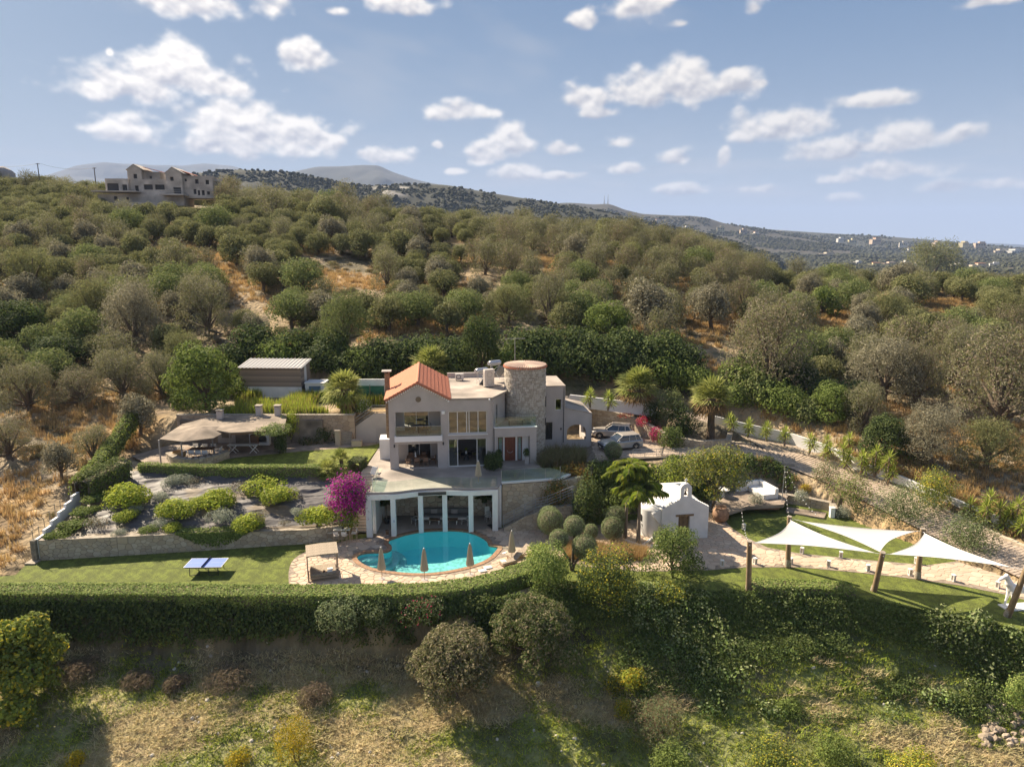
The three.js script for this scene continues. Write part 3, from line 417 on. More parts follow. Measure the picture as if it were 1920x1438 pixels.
// ---- feather palm (queen palm): arching leaves with hanging leaflets
function featherPalm(seed, { trunk = 4, rad = 0.14, fronds = 16, len = 2.3, pal = PAL.fresh }) {
const R = rng(seed), o = new THREE.Group(), B = FRESH(), top = V((R() - 0.5) * 0.4, trunk, (R() - 0.5) * 0.4), ribs = [];
for (let i = 0; i < fronds; i++) {
const a = i * 2.39996, e = mix(1.5, 0.55, i / fronds), L = len * (0.85 + 0.3 * R()), pts = []; for (let k = 0; k <= 8; k++) { const t = k / 8, out = L * (t * Math.cos(e) + 0.25 * t * t * Math.sin(e)), y = L * (t * Math.sin(e) - 0.66 * t * t); pts.push(top.clone().add(V(Math.cos(a) * out, y, Math.sin(a) * out))); }
const c = new THREE.CatmullRomCurve3(pts); ribs.push(limb(pts, [0.03, 0.012], 4, 8));
for (let k = 0; k < 44; k++) { const t = 0.12 + 0.88 * k / 44, p = c.getPoint(t), d = c.getTangent(t), s = d.clone().cross(V(0, 1, 0)).normalize(); for (const sd of [-1, 1]) { const ll = L * 0.3 * Math.sin(Math.PI * (0.12 + 0.8 * t)) * (0.8 + 0.4 * R()), m = p.clone().addScaledVector(s, sd * ll * 0.5).addScaledVector(d, ll * 0.25), tip = p.clone().addScaledVector(s, sd * ll * 0.8).addScaledVector(d, ll * 0.45); m.y -= ll * 0.08; tip.y -= ll * (0.55 + 0.5 * R()); const col = pick(pal, R), o2 = B.p.length / 3, q = d.clone().multiplyScalar(0.022); B.p.push(p.x, p.y, p.z, m.x + q.x, m.y + q.y, m.z + q.z, tip.x, tip.y, tip.z, m.x - q.x, m.y - q.y, m.z - q.z); for (let z = 0; z < 4; z++) B.c.push(...col.map((v) => v * (0.85 + 0.3 * R()))); B.i.push(o2, o2 + 1, o2 + 2, o2, o2 + 2, o2 + 3); } }
}
part(o, 'trunk', limb([V(0, -0.3, 0), V(top.x * 0.4, trunk * 0.5, top.z * 0.4), top], [rad * 1.4, rad, rad * 0.8], 10, 12), paleBark); part(o, 'crown', leafGeo(B), leafMat); part(o, 'leaf_ribs', merge(ribs), mat([0.16, 0.16, 0.06], 0.8)); return o;
}
// ---- yucca: heads of sword leaves on thick stems
function yucca(seed, heads = [[0, 1.3, 0]]) {
const R = rng(seed), B = FRESH(), o = new THREE.Group(), stems = [];
for (const [x, y, z] of heads) {
stems.push(limb([V(0, -0.2, 0), V(x * 0.6, y * 0.5, z * 0.6), V(x, y, z)], [0.09, 0.06, 0.06], 6, 5));
for (let i = 0; i < 46; i++) { const t = i / 46, a = i * 2.39996, e = mix(1.45, -0.7, t), L = 0.72 * (0.8 + 0.4 * R()), d = V(Math.cos(a) * Math.cos(e), Math.sin(e), Math.sin(a) * Math.cos(e)), b = V(x, y - t * 0.35, z), s = d.clone().cross(V(0.01, 1, 0.02)).normalize().multiplyScalar(0.05), m = b.clone().addScaledVector(d, L * 0.5), tip = b.clone().addScaledVector(d, L); tip.y -= (1 - Math.abs(Math.sin(e))) * L * 0.2; const col = t > 0.86 && R() < 0.5 ? pick(PAL.deadPalm, R) : pick(PAL.yucca, R), q = B.p.length / 3; B.p.push(b.x, b.y, b.z, m.x + s.x, m.y + s.y + 0.01, m.z + s.z, tip.x, tip.y, tip.z, m.x - s.x, m.y - s.y, m.z - s.z); for (let k = 0; k < 4; k++) B.c.push(...col); B.i.push(q, q + 1, q + 2, q, q + 2, q + 3); }
}
part(o, 'stem', merge(stems), paleBark); part(o, 'leaves', leafGeo(B), leafMat); return o;
}
// ---- grass tufts
function tuftGeo(seed, n, h, spread, pal, lean = 0.5, w = 0.03) { const R = rng(seed), B = FRESH(); for (let i = 0; i < n; i++) { const a = R() * 6.28, r = Math.sqrt(R()) * spread, x = Math.cos(a) * r, z = Math.sin(a) * r, b = R() * 6.28, L = h * (0.6 + 0.6 * R()), lx = Math.cos(b) * L * lean * R(), lz = Math.sin(b) * L * lean * R(), col = pick(pal, R), o = B.p.length / 3; B.p.push(x - Math.sin(b) * w, -0.04, z + Math.cos(b) * w, x + Math.sin(b) * w, -0.04, z - Math.cos(b) * w, x + lx, L, z + lz); for (let k = 0; k < 3; k++) B.c.push(...col); B.i.push(o, o + 1, o + 2); } return leafGeo(B); }
// ------------------------------------------------------------------ trees and scrub on the hillside
function toPx(p) { const d = V(p.x, p.y - EYE, p.z), f = -d.z * cP - d.y * sP, v = d.y * cP - d.z * sP; return [PW / 2 + FPX * d.x / f, PH / 2 - FPX * v / f, f]; }
const nearTrees = [];
function wildTree(px, py, wpx, proto, name, label, group, R0 = 2.9, tall = 1) {
const p = onLand(px, py), f = toPx(p)[2], s = wpx / FPX * f / (2 * R0); nearTrees.push([p.x, p.z, s * R0]); p.y -= 0.1;
return place(wpx >= 84 ? fine(proto) : proto, name, label, 'tree', p, s, (px * 7.3) % 6.28, group, s * tall);
}
const FINE = new Map(); OLIVES.forEach((o, i) => FINE.set(o, () => treeProto({ seed: 180 + i, R0: 2.7, H: 4.7, lobes: 19, leaves: 11000, size: 0.15, lobeR: 0.36, pal: [PAL.olive, PAL.olive, PAL.oliveGreen, PAL.oliveGrey, PAL.olive][i], trunkH: 0.9, base: 0.72, w: 0.42, wild: 200 }))); BRUSHY.forEach((o, i) => FINE.set(o, () => treeProto({ seed: 190 + i, R0: 2.5, H: 5.2, lobes: 24, leaves: 11000, size: 0.14, lobeR: 0.28, flat: 1.2, pal: i === 1 ? [...PAL.bare, ...PAL.oliveGrey, ...PAL.olive] : [...PAL.oliveGrey, ...PAL.olive], trunkH: 0.5, base: 0.85, w: 0.38, wild: 600 })));
CAROBS.forEach((o, i) => FINE.set(o, () => treeProto({ seed: 196 + i, R0: 2.6, H: 4.6, lobes: 22, leaves: 10000, size: 0.17, lobeR: 0.34, pal: i ? PAL.fresh : PAL.dark, trunkH: 0.7, w: 0.7, base: 0.8 }))); const made = new Map(), fine = (p) => { if (!made.has(p)) made.set(p, FINE.get(p)()); return made.get(p); };
const [O0, O1, O2, O3, O4] = OLIVES, [B0, B1, B2] = BRUSHY, [C0, C1] = CAROBS;
for (const [px, py, w, pr, nm, lab, R0, tall] of [
[385, 768, 150, C1, 'carob_tree', 'broad fresh green tree standing left of the slatted shed', 2.7, 1.0],
[902, 712, 95, C0, 'carob_tree', 'tall dark green tree right behind the tiled gable roof', 2.7, 1.5],
[1440, 735, 175, B1, 'wild_olive_tree', 'large grey brown half bare tree above the right fan palm', 2.6, 1.05],
[252, 655, 125, O3, 'olive_tree', 'large grey olive tree standing alone on the left slope', 2.9, 1.25],
[385, 628, 120, B0, 'wild_olive_tree', 'wide greyish wild olive left of the pale track', 2.6, 0.95],
[648, 655, 110, O2, 'olive_tree', 'dense dark olive tree above the fan palm by the shed', 2.9, 1.25],
[555, 592, 54, O2, 'olive_tree', 'small round olive on a leaning trunk beside the pale track', 2.9, 1.2],
[728, 622, 78, O1, 'olive_tree', 'left of three olives in dry grass above the gable roof', 2.9, 1.1],
[783, 616, 72, O2, 'olive_tree', 'middle of three olives in dry grass above the gable roof', 2.9, 1.15],
[838, 626, 74, O0, 'olive_tree', 'right of three olives in dry grass above the gable roof', 2.9, 1.15],
[952, 612, 100, O4, 'olive_tree', 'broad olive with a dark crown above the stone tower', 2.9, 1.0],
[1030, 610, 84, B0, 'wild_olive_tree', 'tall open crowned tree with visible limbs above the tower', 2.6, 1.25],
[1140, 640, 105, C1, 'carob_tree', 'yellow green rounded tree on the slope above the parked cars', 2.7, 0.85],
[1236, 650, 78, B0, 'wild_olive_tree', 'olive tree left of the straw patch above the palms', 2.6, 1.0],
[1335, 618, 82, O3, 'olive_tree', 'olive on a forked trunk at the edge of the straw patch', 2.9, 1.15],
[1250, 600, 80, O4, 'olive_tree', 'olive tree up the slope above the left driveway palm', 2.9, 1.0],
[1745, 545, 130, O4, 'olive_tree', 'large spreading olive with a black trunk near the right clearing', 2.9, 0.9],
[1655, 620, 95, O1, 'olive_tree', 'bright olive tree between the two dry clearings on the right', 2.9, 1.0],
[1600, 590, 70, O2, 'olive_tree', 'rounded olive at the left side of the right clearings', 2.9, 1.1],
[1540, 590, 66, C1, 'carob_tree', 'yellowish bushy tree on the slope at upper right', 2.7, 1.0],
[1880, 625, 120, O1, 'olive_tree', 'broad pale olive at the right edge above the clearing', 2.9, 0.9],
[1655, 750, 150, O3, 'olive_tree', 'pale grey olive behind the middle of the white drive wall', 2.9, 1.0],
[1712, 755, 110, B1, 'wild_olive_tree', 'brown bare topped tree behind the white drive wall', 2.6, 1.1],
[1865, 800, 190, B1, 'wild_olive_tree', 'big grey bare olive at the right edge behind the wall', 2.6, 1.05],
[1795, 735, 120, B0, 'wild_olive_tree', 'greyish wild olive left of the big bare tree at right', 2.6, 1.05],
[1745, 868, 130, O3, 'olive_tree', 'silvery olive leaning over the white wall near the yuccas', 2.9, 1.1],
[1850, 880, 120, O4, 'olive_tree', 'drooping olive behind the lower end of the white wall', 2.9, 1.05],
[1560, 790, 95, C1, 'carob_tree', 'green rounded bush tree behind the upper yuccas', 2.7, 0.95],
[1620, 812, 100, B0, 'wild_olive_tree', 'feathery olive right behind the first yucca group', 2.6, 1.0],
[1500, 740, 90, C0, 'carob_tree', 'dark evergreen tree between the right palm and white wall', 2.7, 0.9],
[1660, 852, 100, C0, 'carob_tree', 'dark green bush tree behind the clustered yuccas', 2.7, 0.9],
[40, 640, 130, C0, 'carob_tree', 'dark green mastic thicket at the left edge', 2.7, 0.7],
[115, 690, 120, C0, 'carob_tree', 'dark low evergreen thicket below the left slope olives', 2.7, 0.62],
[180, 615, 120, O4, 'olive_tree', 'olive behind the dark thicket at the left', 2.9, 1.0],
[60, 560, 120, O0, 'olive_tree', 'olive at the left edge above the dark thicket', 2.9, 1.0],
[225, 745, 110, B0, 'wild_olive_tree', 'feathery grey olive above the left garden fence', 2.6, 0.85],
[150, 760, 110, B1, 'wild_olive_tree', 'dry grey brush tree in the left straw field', 2.6, 0.7],
[262, 815, 78, O3, 'olive_tree', 'young silvery olive close to the creeper covered fence', 2.9, 1.1],
[115, 900, 70, O3, 'olive_tree', 'young grey olive in the straw field left of the garden', 2.9, 1.2],
[55, 770, 120, B0, 'wild_olive_tree', 'grey brush tree at the left edge of the straw field', 2.6, 0.8],
[180, 865, 90, B0, 'wild_olive_tree', 'low olive scrub tree in the middle of the straw field', 2.6, 0.8],
[15, 860, 110, B1, 'wild_olive_tree', 'half dry shrubby tree at the left edge by straw', 2.6, 0.75],
[300, 745, 90, B0, 'wild_olive_tree', 'grey leaved tree between the straw field and green tree', 2.6, 1.0],
[345, 695, 95, O4, 'olive_tree', 'olive peeking over the broad green tree by the shed', 2.9, 1.0],
]) wildTree(px, py, w, pr, nm, lab, undefined, R0, tall);

// dark evergreen bushes in the bank behind the house and the lane
const BUSH = [0, 1, 2, 3].map((i) => shrubGeo(300 + i, { r: 1.9, h: 2.6, n: 2200, size: 0.24, pal: [PAL.dark, PAL.dark, PAL.fresh, PAL.oliveGreen][i], lobes: 8, w: 0.7, lumps: 0.45 }));
const bankNames = ['left of the shed', 'behind the shed', 'behind the back terrace', 'behind the gable roof', 'behind the roof terrace', 'behind the stone tower', 'above the parking wall', 'above the left driveway palm', 'between the two driveway palms', 'beside the right driveway palm', 'behind the white drive wall'];
const ORD = ['first', 'second', 'third', 'fourth', 'fifth', 'sixth', 'seventh', 'eighth', 'ninth', 'tenth', 'eleventh', 'twelfth', 'thirteenth', 'fourteenth', 'fifteenth', 'sixteenth', 'seventeenth', 'eighteenth', 'nineteenth', 'twentieth', 'twenty-first', 'twenty-second', 'twenty-third', 'twenty-fourth', 'twenty-fifth', 'twenty-sixth', 'twenty-seventh', 'twenty-eighth', 'twenty-ninth', 'thirtieth', 'thirty-first', 'thirty-second', 'thirty-third', 'thirty-fourth', 'thirty-fifth', 'thirty-sixth', 'thirty-seventh', 'thirty-eighth', 'thirty-ninth', 'fortieth'];
{
const spots = [], R = rng(9);
for (const [px, py, w, k] of [
[440, 690, 70, 1], [480, 665, 90, 0], [520, 690, 80, 2], [560, 668, 80, 0], [600, 695, 80, 0], [625, 670, 70, 1], [650, 705, 70, 0], [680, 690, 70, 2], [700, 715, 70, 0], [725, 690, 80, 1], [760, 700, 80, 0], [800, 690, 80, 0], [835, 715, 90, 1], [850, 680, 80, 0],
[950, 700, 80, 2], [985, 690, 90, 1], [975, 668, 70, 0], [1020, 665, 80, 1], [1040, 700, 80, 0], [1070, 672, 80, 1], [1085, 705, 80, 0], [1110, 682, 80, 1], [1135, 712, 80, 0], [1150, 690, 80, 1], [1175, 672, 80, 1], [1190, 715, 70, 0], [1215, 690, 80, 1], [1240, 716, 70, 2], [1250, 680, 80, 1], [1275, 728, 70, 2], [1290, 700, 70, 0], [1305, 735, 70, 2], [1340, 742, 60, 3], [1385, 735, 80, 2], [1415, 752, 80, 3], [1450, 765, 80, 2], [1480, 778, 70, 2], [1510, 790, 60, 3], [1380, 762, 60, 2], [1420, 715, 80, 0], [1465, 735, 80, 0], [1545, 760, 80, 0], [1590, 770, 80, 1], [400, 740, 70, 2], [445, 745, 60, 2], [345, 745, 70, 2]]) spots.push([px, py, w, k]);
const per = {};
for (const [px, py, w, k] of spots) {
const p = onLand(px, py), f = toPx(p)[2], s = w / FPX * f / 3.9; if (roadAt(p.x, p.z)[0] < 0.4) continue; p.y -= 0.15;
const z = px < 430 ? 0 : px < 590 ? 1 : px < 715 ? 2 : px < 860 ? 3 : px < 945 ? 4 : px < 1030 ? 5 : px < 1160 ? 6 : px < 1235 ? 7 : px < 1320 ? 8 : px < 1440 ? 9 : 10; per[z] = (per[z] || 0) + 1;
nearTrees.push([p.x, p.z, s * 1.6]);
shrub('evergreen_bush', `${['dark glossy', 'dark rounded', 'fresh green', 'olive green'][k]} bush in the bank ${bankNames[z]}, ${ORD[per[z] - 1]} from its left`, p, BUSH[k], s, s * (0.9 + 0.3 * R()), R() * 6, 'evergreen bushes in the bank behind the house', 'bush');
}
}
// clearings that the photograph shows: [px, py, half width, half height]
const clearings = [[620, 520, 95, 42], [500, 575, 55, 24], [850, 478, 75, 16], [1330, 640, 75, 26], [1560, 625, 58, 45], [1770, 595, 75, 32], [390, 480, 60, 14], [740, 640, 120, 26], [1010, 500, 50, 18], [300, 470, 40, 10], [180, 640, 60, 16], [680, 575, 60, 30], [1450, 560, 60, 16], [1180, 600, 60, 16], [430, 520, 50, 16], [900, 545, 55, 18], [1640, 570, 60, 18]];
const grove = { olive: [], wild: [], scrub: [] };
{
const R = rng(5), cell = new Map(), key = (x, z) => Math.floor(x / 6) + ',' + Math.floor(z / 6), cand = [];
for (const [x, z, r] of nearTrees) { const k = key(x, z); if (!cell.has(k)) cell.set(k, []); cell.get(k).push([x, z, r]); }
for (let i = 0; i < 26000; i++) {
const a = (R() * 2 - 1) * 0.95, D = Math.sqrt(mix(80 * 80, 265 * 265, R())), x = a * D, z = -D, Dc = slut(CREST_D, a, 0.04); if (D > Dc + 28) continue;
if (D < 97 && x > -20 && x < 34) continue; if (inPoly(backPoly, x, z) || distPoly(backPoly, x, z) < 2.5 || roadAt(x, z)[0] < 2.5) continue;
const p = V(x, ground(x, z), z), [px, py] = toPx(p); if (px < -250 || px > PW + 250) continue;
if (clearings.some((c) => ((px - c[0]) / c[2]) ** 2 + ((py - c[1]) / c[3]) ** 2 < 1)) continue;
if (px > 200 && px < 420 && D > 172 && D < 212) continue;                                   // the house on the hill
const thin = fbm(x * 0.03, z * 0.03, 2, 44); if (D < 130 && px < 1000 && thin < 0.42 && R() < 0.6) continue;
const wild = px > 880 && px < 1420 ? R() < (D > 118 ? 0.75 : 0.35) : px > 400 && px < 740 && D > Dc - 22 ? R() < 0.7 : R() < 0.14, s = (wild ? 0.95 : 0.78) + 0.75 * R() * R() + (D > Dc - 20 && px > 400 && px < 700 ? 0.3 : 0), rad = 2.3 * s + 0.4;
let ok = true; const cx = Math.floor(x / 6), cz = Math.floor(z / 6); for (let u = -1; u <= 1 && ok; u++) for (let v = -1; v <= 1 && ok; v++) for (const q of cell.get((cx + u) + ',' + (cz + v)) || []) if ((q[0] - x) ** 2 + (q[1] - z) ** 2 < (rad + q[2] * 0.72) ** 2 * 0.72) { ok = false; break; }
if (!ok) continue; const k = key(x, z); if (!cell.has(k)) cell.set(k, []); cell.get(k).push([x, z, rad]); cand.push({ p, px, py, D, s, wild, v: Math.floor(R() * 9), t: R() * 6.28 });
}
cand.sort((a, b) => a.D / a.s - b.D / b.s);
const shown = cand.filter((c) => c.px > -40 && c.px < PW + 40).slice(0, 262), set = new Set(shown), zones = {};
const where = (px) => (px < 150 ? 'at the left edge' : px < 260 ? 'left of the hilltop house' : px < 420 ? 'below the hilltop house' : px < 600 ? 'right of the hilltop house' : px < 760 ? 'above the shed palm' : px < 940 ? 'above the red gable' : px < 1080 ? 'above the stone tower' : px < 1250 ? 'above the parked cars' : px < 1420 ? 'above the driveway palms' : px < 1650 ? 'above the white drive wall' : 'at the right edge');
for (const c of shown) { const r = c.D < 112 ? 'low slope' : c.D < 138 ? 'middle slope' : c.D < 165 ? 'upper slope' : 'near the crest', z = `${c.wild ? 'wild olive' : 'olive'} ${where(c.px)}, ${r}`; c.z = z; (zones[z] = zones[z] || []).push(c); }
for (const z in zones) zones[z].sort((a, b) => a.px - b.px).forEach((c, i) => { c.label = zones[z].length === 1 ? `the only ${z}` : `${ORD[i]} ${z}, counted from the left`; });
for (const c of shown) place(c.wild ? BRUSHY[c.v % 3] : OLIVES[c.v % 5], c.wild ? 'wild_olive_tree' : 'olive_tree', c.label, 'tree', c.p.clone().setY(c.p.y - 0.1), c.s, c.t, c.wild ? 'wild olive trees on the hillside' : 'olive trees on the hillside');
for (const c of cand) if (!set.has(c)) grove[c.wild ? 'wild' : 'olive'].push(M4(c.p.x, c.p.y - 0.1, c.p.z, c.t, c.s, 0, 0));
console.log('trees', cand.length, shown.length);
}
{
const tint = (n, s) => { const R = rng(s); return Array.from({ length: n }, () => { const k = 0.8 + 0.4 * R(); return lin(k, k, k * (0.9 + 0.2 * R())); }); };
const whole = (o) => { const tr = o.children[0].geometry.clone(), n = (tr.index ? tr.toNonIndexed() : tr), c = new Float32Array(n.attributes.position.count * 3); for (let i = 0; i < c.length; i += 3) c.set([0.11, 0.085, 0.06], i); const g = new THREE.BufferGeometry(); g.setAttribute('position', n.attributes.position); g.setAttribute('color', new THREE.BufferAttribute(c, 3)); const l = o.children[1].geometry.clone(); l.deleteAttribute('normal'); return mergeGeometries([g, l]); };
const og = instances('olive_grove', whole(O1), leafMat, grove.olive, tint(grove.olive.length, 3)); tag(og, 'olive trees massed along the crest of the hill', 'olive grove');
const wg = instances('wild_olive_wood', whole(B0), leafMat, grove.wild, tint(grove.wild.length, 4)); tag(wg, 'brownish wild olive wood along the hill crest', 'wood');
// scrub between the trees, dry grass on the slopes
const R = rng(31), scrubG = shrubGeo(331, { r: 1, h: 0.9, n: 420, size: 0.24, pal: [...PAL.bare, ...PAL.olive, ...PAL.brown], lobes: 4, w: 0.4 }), sm = [], sc = [], gm = [], gc = [];
for (let i = 0; i < 5200; i++) { const a = (R() * 2 - 1) * 0.85, D = Math.sqrt(mix(56 * 56, 185 * 185, R())), x = a * D, z = -D; if (distIn(x, z) || (D < 97 && x > -38 && x < 30)) continue; if (fbm(x * 0.13, z * 0.13, 4, 51) < 0.49) continue; const s = 0.5 + 0.8 * R() * R(); sm.push(M4(x, ground(x, z) - 0.05, z, R() * 6, s, 0, 0, s * (0.5 + 0.5 * R()))); const k = 0.75 + 0.5 * R(); sc.push(lin(k, k * (0.9 + 0.15 * R()), k * 0.9)); }
tag(instances('scrub', scrubG, leafMat, sm, sc), 'low brown and olive scrub between the trees', 'scrub');
const tg = tuftGeo(41, 26, 0.5, 0.34, PAL.straw, 0.8, 0.03);
for (let i = 0; i < 46000; i++) { const a = (R() * 2 - 1) * 0.85, D = Math.sqrt(mix(47 * 47, 150 * 150, R())), x = a * D, z = -D; if (distIn(x, z) || (D < 93 && x > -37 && x < 24)) continue; const n = fbm(x * 0.09, z * 0.09, 4, 1); if (n < 0.40 + 0.12 * R()) continue; const s = 0.7 + 0.7 * R(); gm.push(M4(x, ground(x, z), z, R() * 6, s, 0, 0, s * (0.7 + 0.6 * R()))); const k = 0.8 + 0.4 * R(); gc.push(lin(k, k * (0.93 + 0.1 * R()), k)); }
tag(instances('dry_grass', tg, leafMat, gm, gc), 'orange straw coloured dry grass on the slopes', 'grass');
console.log('scrub', sm.length, 'grass', gm.length);
}
function distIn(x, z) { for (const p of pads) if (x > p.b[0] - 1 && x < p.b[1] + 1 && z > p.b[2] - 1 && z < p.b[3] + 1 && (inPoly(p.poly, x, z) || distPoly(p.poly, x, z) < 0.8)) return true; return x > -4 && x < 54 && z < -33 && z > -92 && roadAt(x, z)[0] < 1.0; }

// far woods: small trees on the near hill, on the plain and on the far rise
{
const R = rng(61), ico = new THREE.IcosahedronGeometry(1, 1).toNonIndexed(), p = ico.attributes.position; ico.deleteAttribute('normal'); ico.deleteAttribute('uv');
for (let i = 0; i < p.count; i++) { const v = V(p.getX(i), p.getY(i), p.getZ(i)), k = 0.72 + 0.56 * vnoise(v.x * 2.1 + 5, v.y * 2.1 + v.z * 2.7, 3); p.setXYZ(i, v.x * k, v.y * k * 0.8 + 0.55, v.z * k); }
const m = mat([1, 1, 1], 1), one = (name, label, list) => { const c = list.map(() => { const k = 0.55 + 0.7 * R(); return lin(0.046 * k, 0.05 * k, 0.026 * k); }); tag(instances(name, ico, m, list, c), label, 'wood'); };
const gridSpots = (g, n, keep, s0, s1) => { const out = []; for (let i = 0; i < n; i++) { const j = Math.floor(R() * g.nc), t = R() * 41, i0 = Math.floor(t), q = (j * (g.rows + 1) + i0) * 3, q2 = q + (g.rows + 1) * 3, u = R(), f = t - i0, A = (k) => mix(mix(g.pos[q + k], g.pos[q + 3 + k], f), mix(g.pos[q2 + k], g.pos[q2 + 3 + k], f), u), x = A(0), z = A(2); if (!keep(x, z)) continue; const s = mix(s0, s1, R() * R()); out.push(M4(x, A(1) - 0.3, z, R() * 6, s, 0, 0, s * (0.8 + 0.5 * R()))); } return out; };
one('hill_wood', 'dark scrub wood covering the rocky hill behind', gridSpots(hillNear, 19000, (x, z) => fbm(x / 26, z / 26, 4, 3) < 0.67 && fbm(x / 60, z / 60, 2, 8) > 0.33, 1.2, 3.6));
one('ridge_wood', 'dark trees along the far low ridge at right', [...gridSpots(hillFar, 5000, (x, z) => fbm(x / 160, z / 160, 3, 8) > 0.45, 2.5, 6), ...gridSpots(hillMid, 9000, (x, z) => z > -2500 && fbm(x / 120, z / 120, 3, 8) > 0.40, 2.2, 5.5)]);
const pl = []; for (let i = 0; i < 40000; i++) { const a = mix(-0.05, 0.95, R()), D = 210 * Math.pow(3000 / 210, Math.pow(R(), 0.8)), x = a * D, z = -D; if (fbm(x * 0.006, z * 0.010, 3, 61) > 0.60 && R() < 0.85) continue; if (fbm(x * 0.012, z * 0.02, 3, 66) > 0.62 && R() < 0.6) continue; const s = mix(1.6, 3.4, R()) * (1 + D / 2600); pl.push(M4(x, ground(x, z) - 0.2, z, R() * 6, s, 0, 0, s * (0.7 + 0.5 * R()))); }
for (let r = 0; r < 26; r++) for (let c = 0; c < 34; c++) { const q = onLand(1425 + c * 4.4 + r * 1.2, 479 + r * 0.95, 2500), D = -q.z; if (D > 2400) continue; pl.push(M4(q.x, q.y, q.z, R() * 6, 1.5 * (0.8 + 0.4 * R()), 0, 0, 1.6)); }
one('plain_wood', 'olive groves spread over the far plain at right', pl);
console.log('plain', pl.length);
}
// ------------------------------------------------------------------ lawns, paving, pool
const turfMat = mat([0.30, 0.375, 0.05], 0.95, { map: rep(T.turf, 0.5), bumpMap: rep(T.bump, 1.5), bumpScale: 0.05 });
const upperTurf = mat([0.36, 0.43, 0.045], 0.95, { map: rep(T.turf, 0.5), bumpMap: rep(T.bump, 1.5), bumpScale: 0.05 });
const mortarMat = mat([0.38, 0.31, 0.245], 0.95, { map: rep(T.grain, 0.7) });
const paveMat = mat([0.47, 0.375, 0.295], 0.9, { map: rep(T.patch, 0.3), bumpMap: rep(T.bump, 1), bumpScale: 0.02 });
const flagMats = [[0.50, 0.385, 0.285], [0.46, 0.36, 0.275], [0.54, 0.425, 0.32], [0.43, 0.335, 0.25], [0.48, 0.35, 0.255]].map((c) => mat(c, 0.85));
const wallStone = [[0.44, 0.375, 0.285], [0.39, 0.335, 0.26], [0.48, 0.42, 0.33], [0.36, 0.30, 0.225], [0.42, 0.345, 0.25]].map((c) => mat(c, 0.92));
const jointMat = mat([0.30, 0.265, 0.215], 0.95, { map: T.grain });
const copingMat = mat([0.42, 0.245, 0.14], 0.8, { map: rep(T.grain, 0.8) });
const steelGrey = mat([0.22, 0.22, 0.22], 0.5, { metalness: 0.6 }), aluMat = mat([0.45, 0.46, 0.48], 0.4, { metalness: 0.8 });
const white = mat([0.83, 0.83, 0.83], 0.75, { map: rep(T.plaster, 0.3) }), whitePlain = mat([0.76, 0.76, 0.75], 0.6);
const plaster = mat([0.53, 0.485, 0.455], 0.9, { map: rep(T.plaster, 0.25) });
function holed(outer, holes, y, th) { const s = new THREE.Shape(outer.map(([x, z]) => V2(x, -z))); for (const h of holes) s.holes.push(new THREE.Path(h.map(([x, z]) => V2(x, -z)))); const g = new THREE.ExtrudeGeometry(s, { depth: th, bevelEnabled: false }); g.rotateX(-Math.PI / 2); return metric(g.translate(0, y - th, 0)); }
function offset(poly, d) { const n = poly.length; let area = 0; for (let i = 0; i < n; i++) { const [a, b] = poly[i], [c, e] = poly[(i + 1) % n]; area += a * e - c * b; } const s = Math.sign(area); return poly.map(([x, z], i) => { const [a, b] = poly[(i + n - 1) % n], [c, e] = poly[(i + 1) % n], dx = c - a, dz = e - b, l = Math.hypot(dx, dz) || 1; return [x + s * dz / l * d, z - s * dx / l * d]; }); }
const lowSmooth = lowPoly;
struct('lower_lawn', holed(lowSmooth, [offset(poolPoly, 0.1)], 0, 0.24), turfMat);
struct('upper_lawn', holed([[-27, -60.5], [-13.7, -60.5], [-13.4, -70.6], [-19, -70.6], [-27, -68.4], [-30, -63.5], [-33.5, -61.6]], [], L1, 0.24), upperTurf);
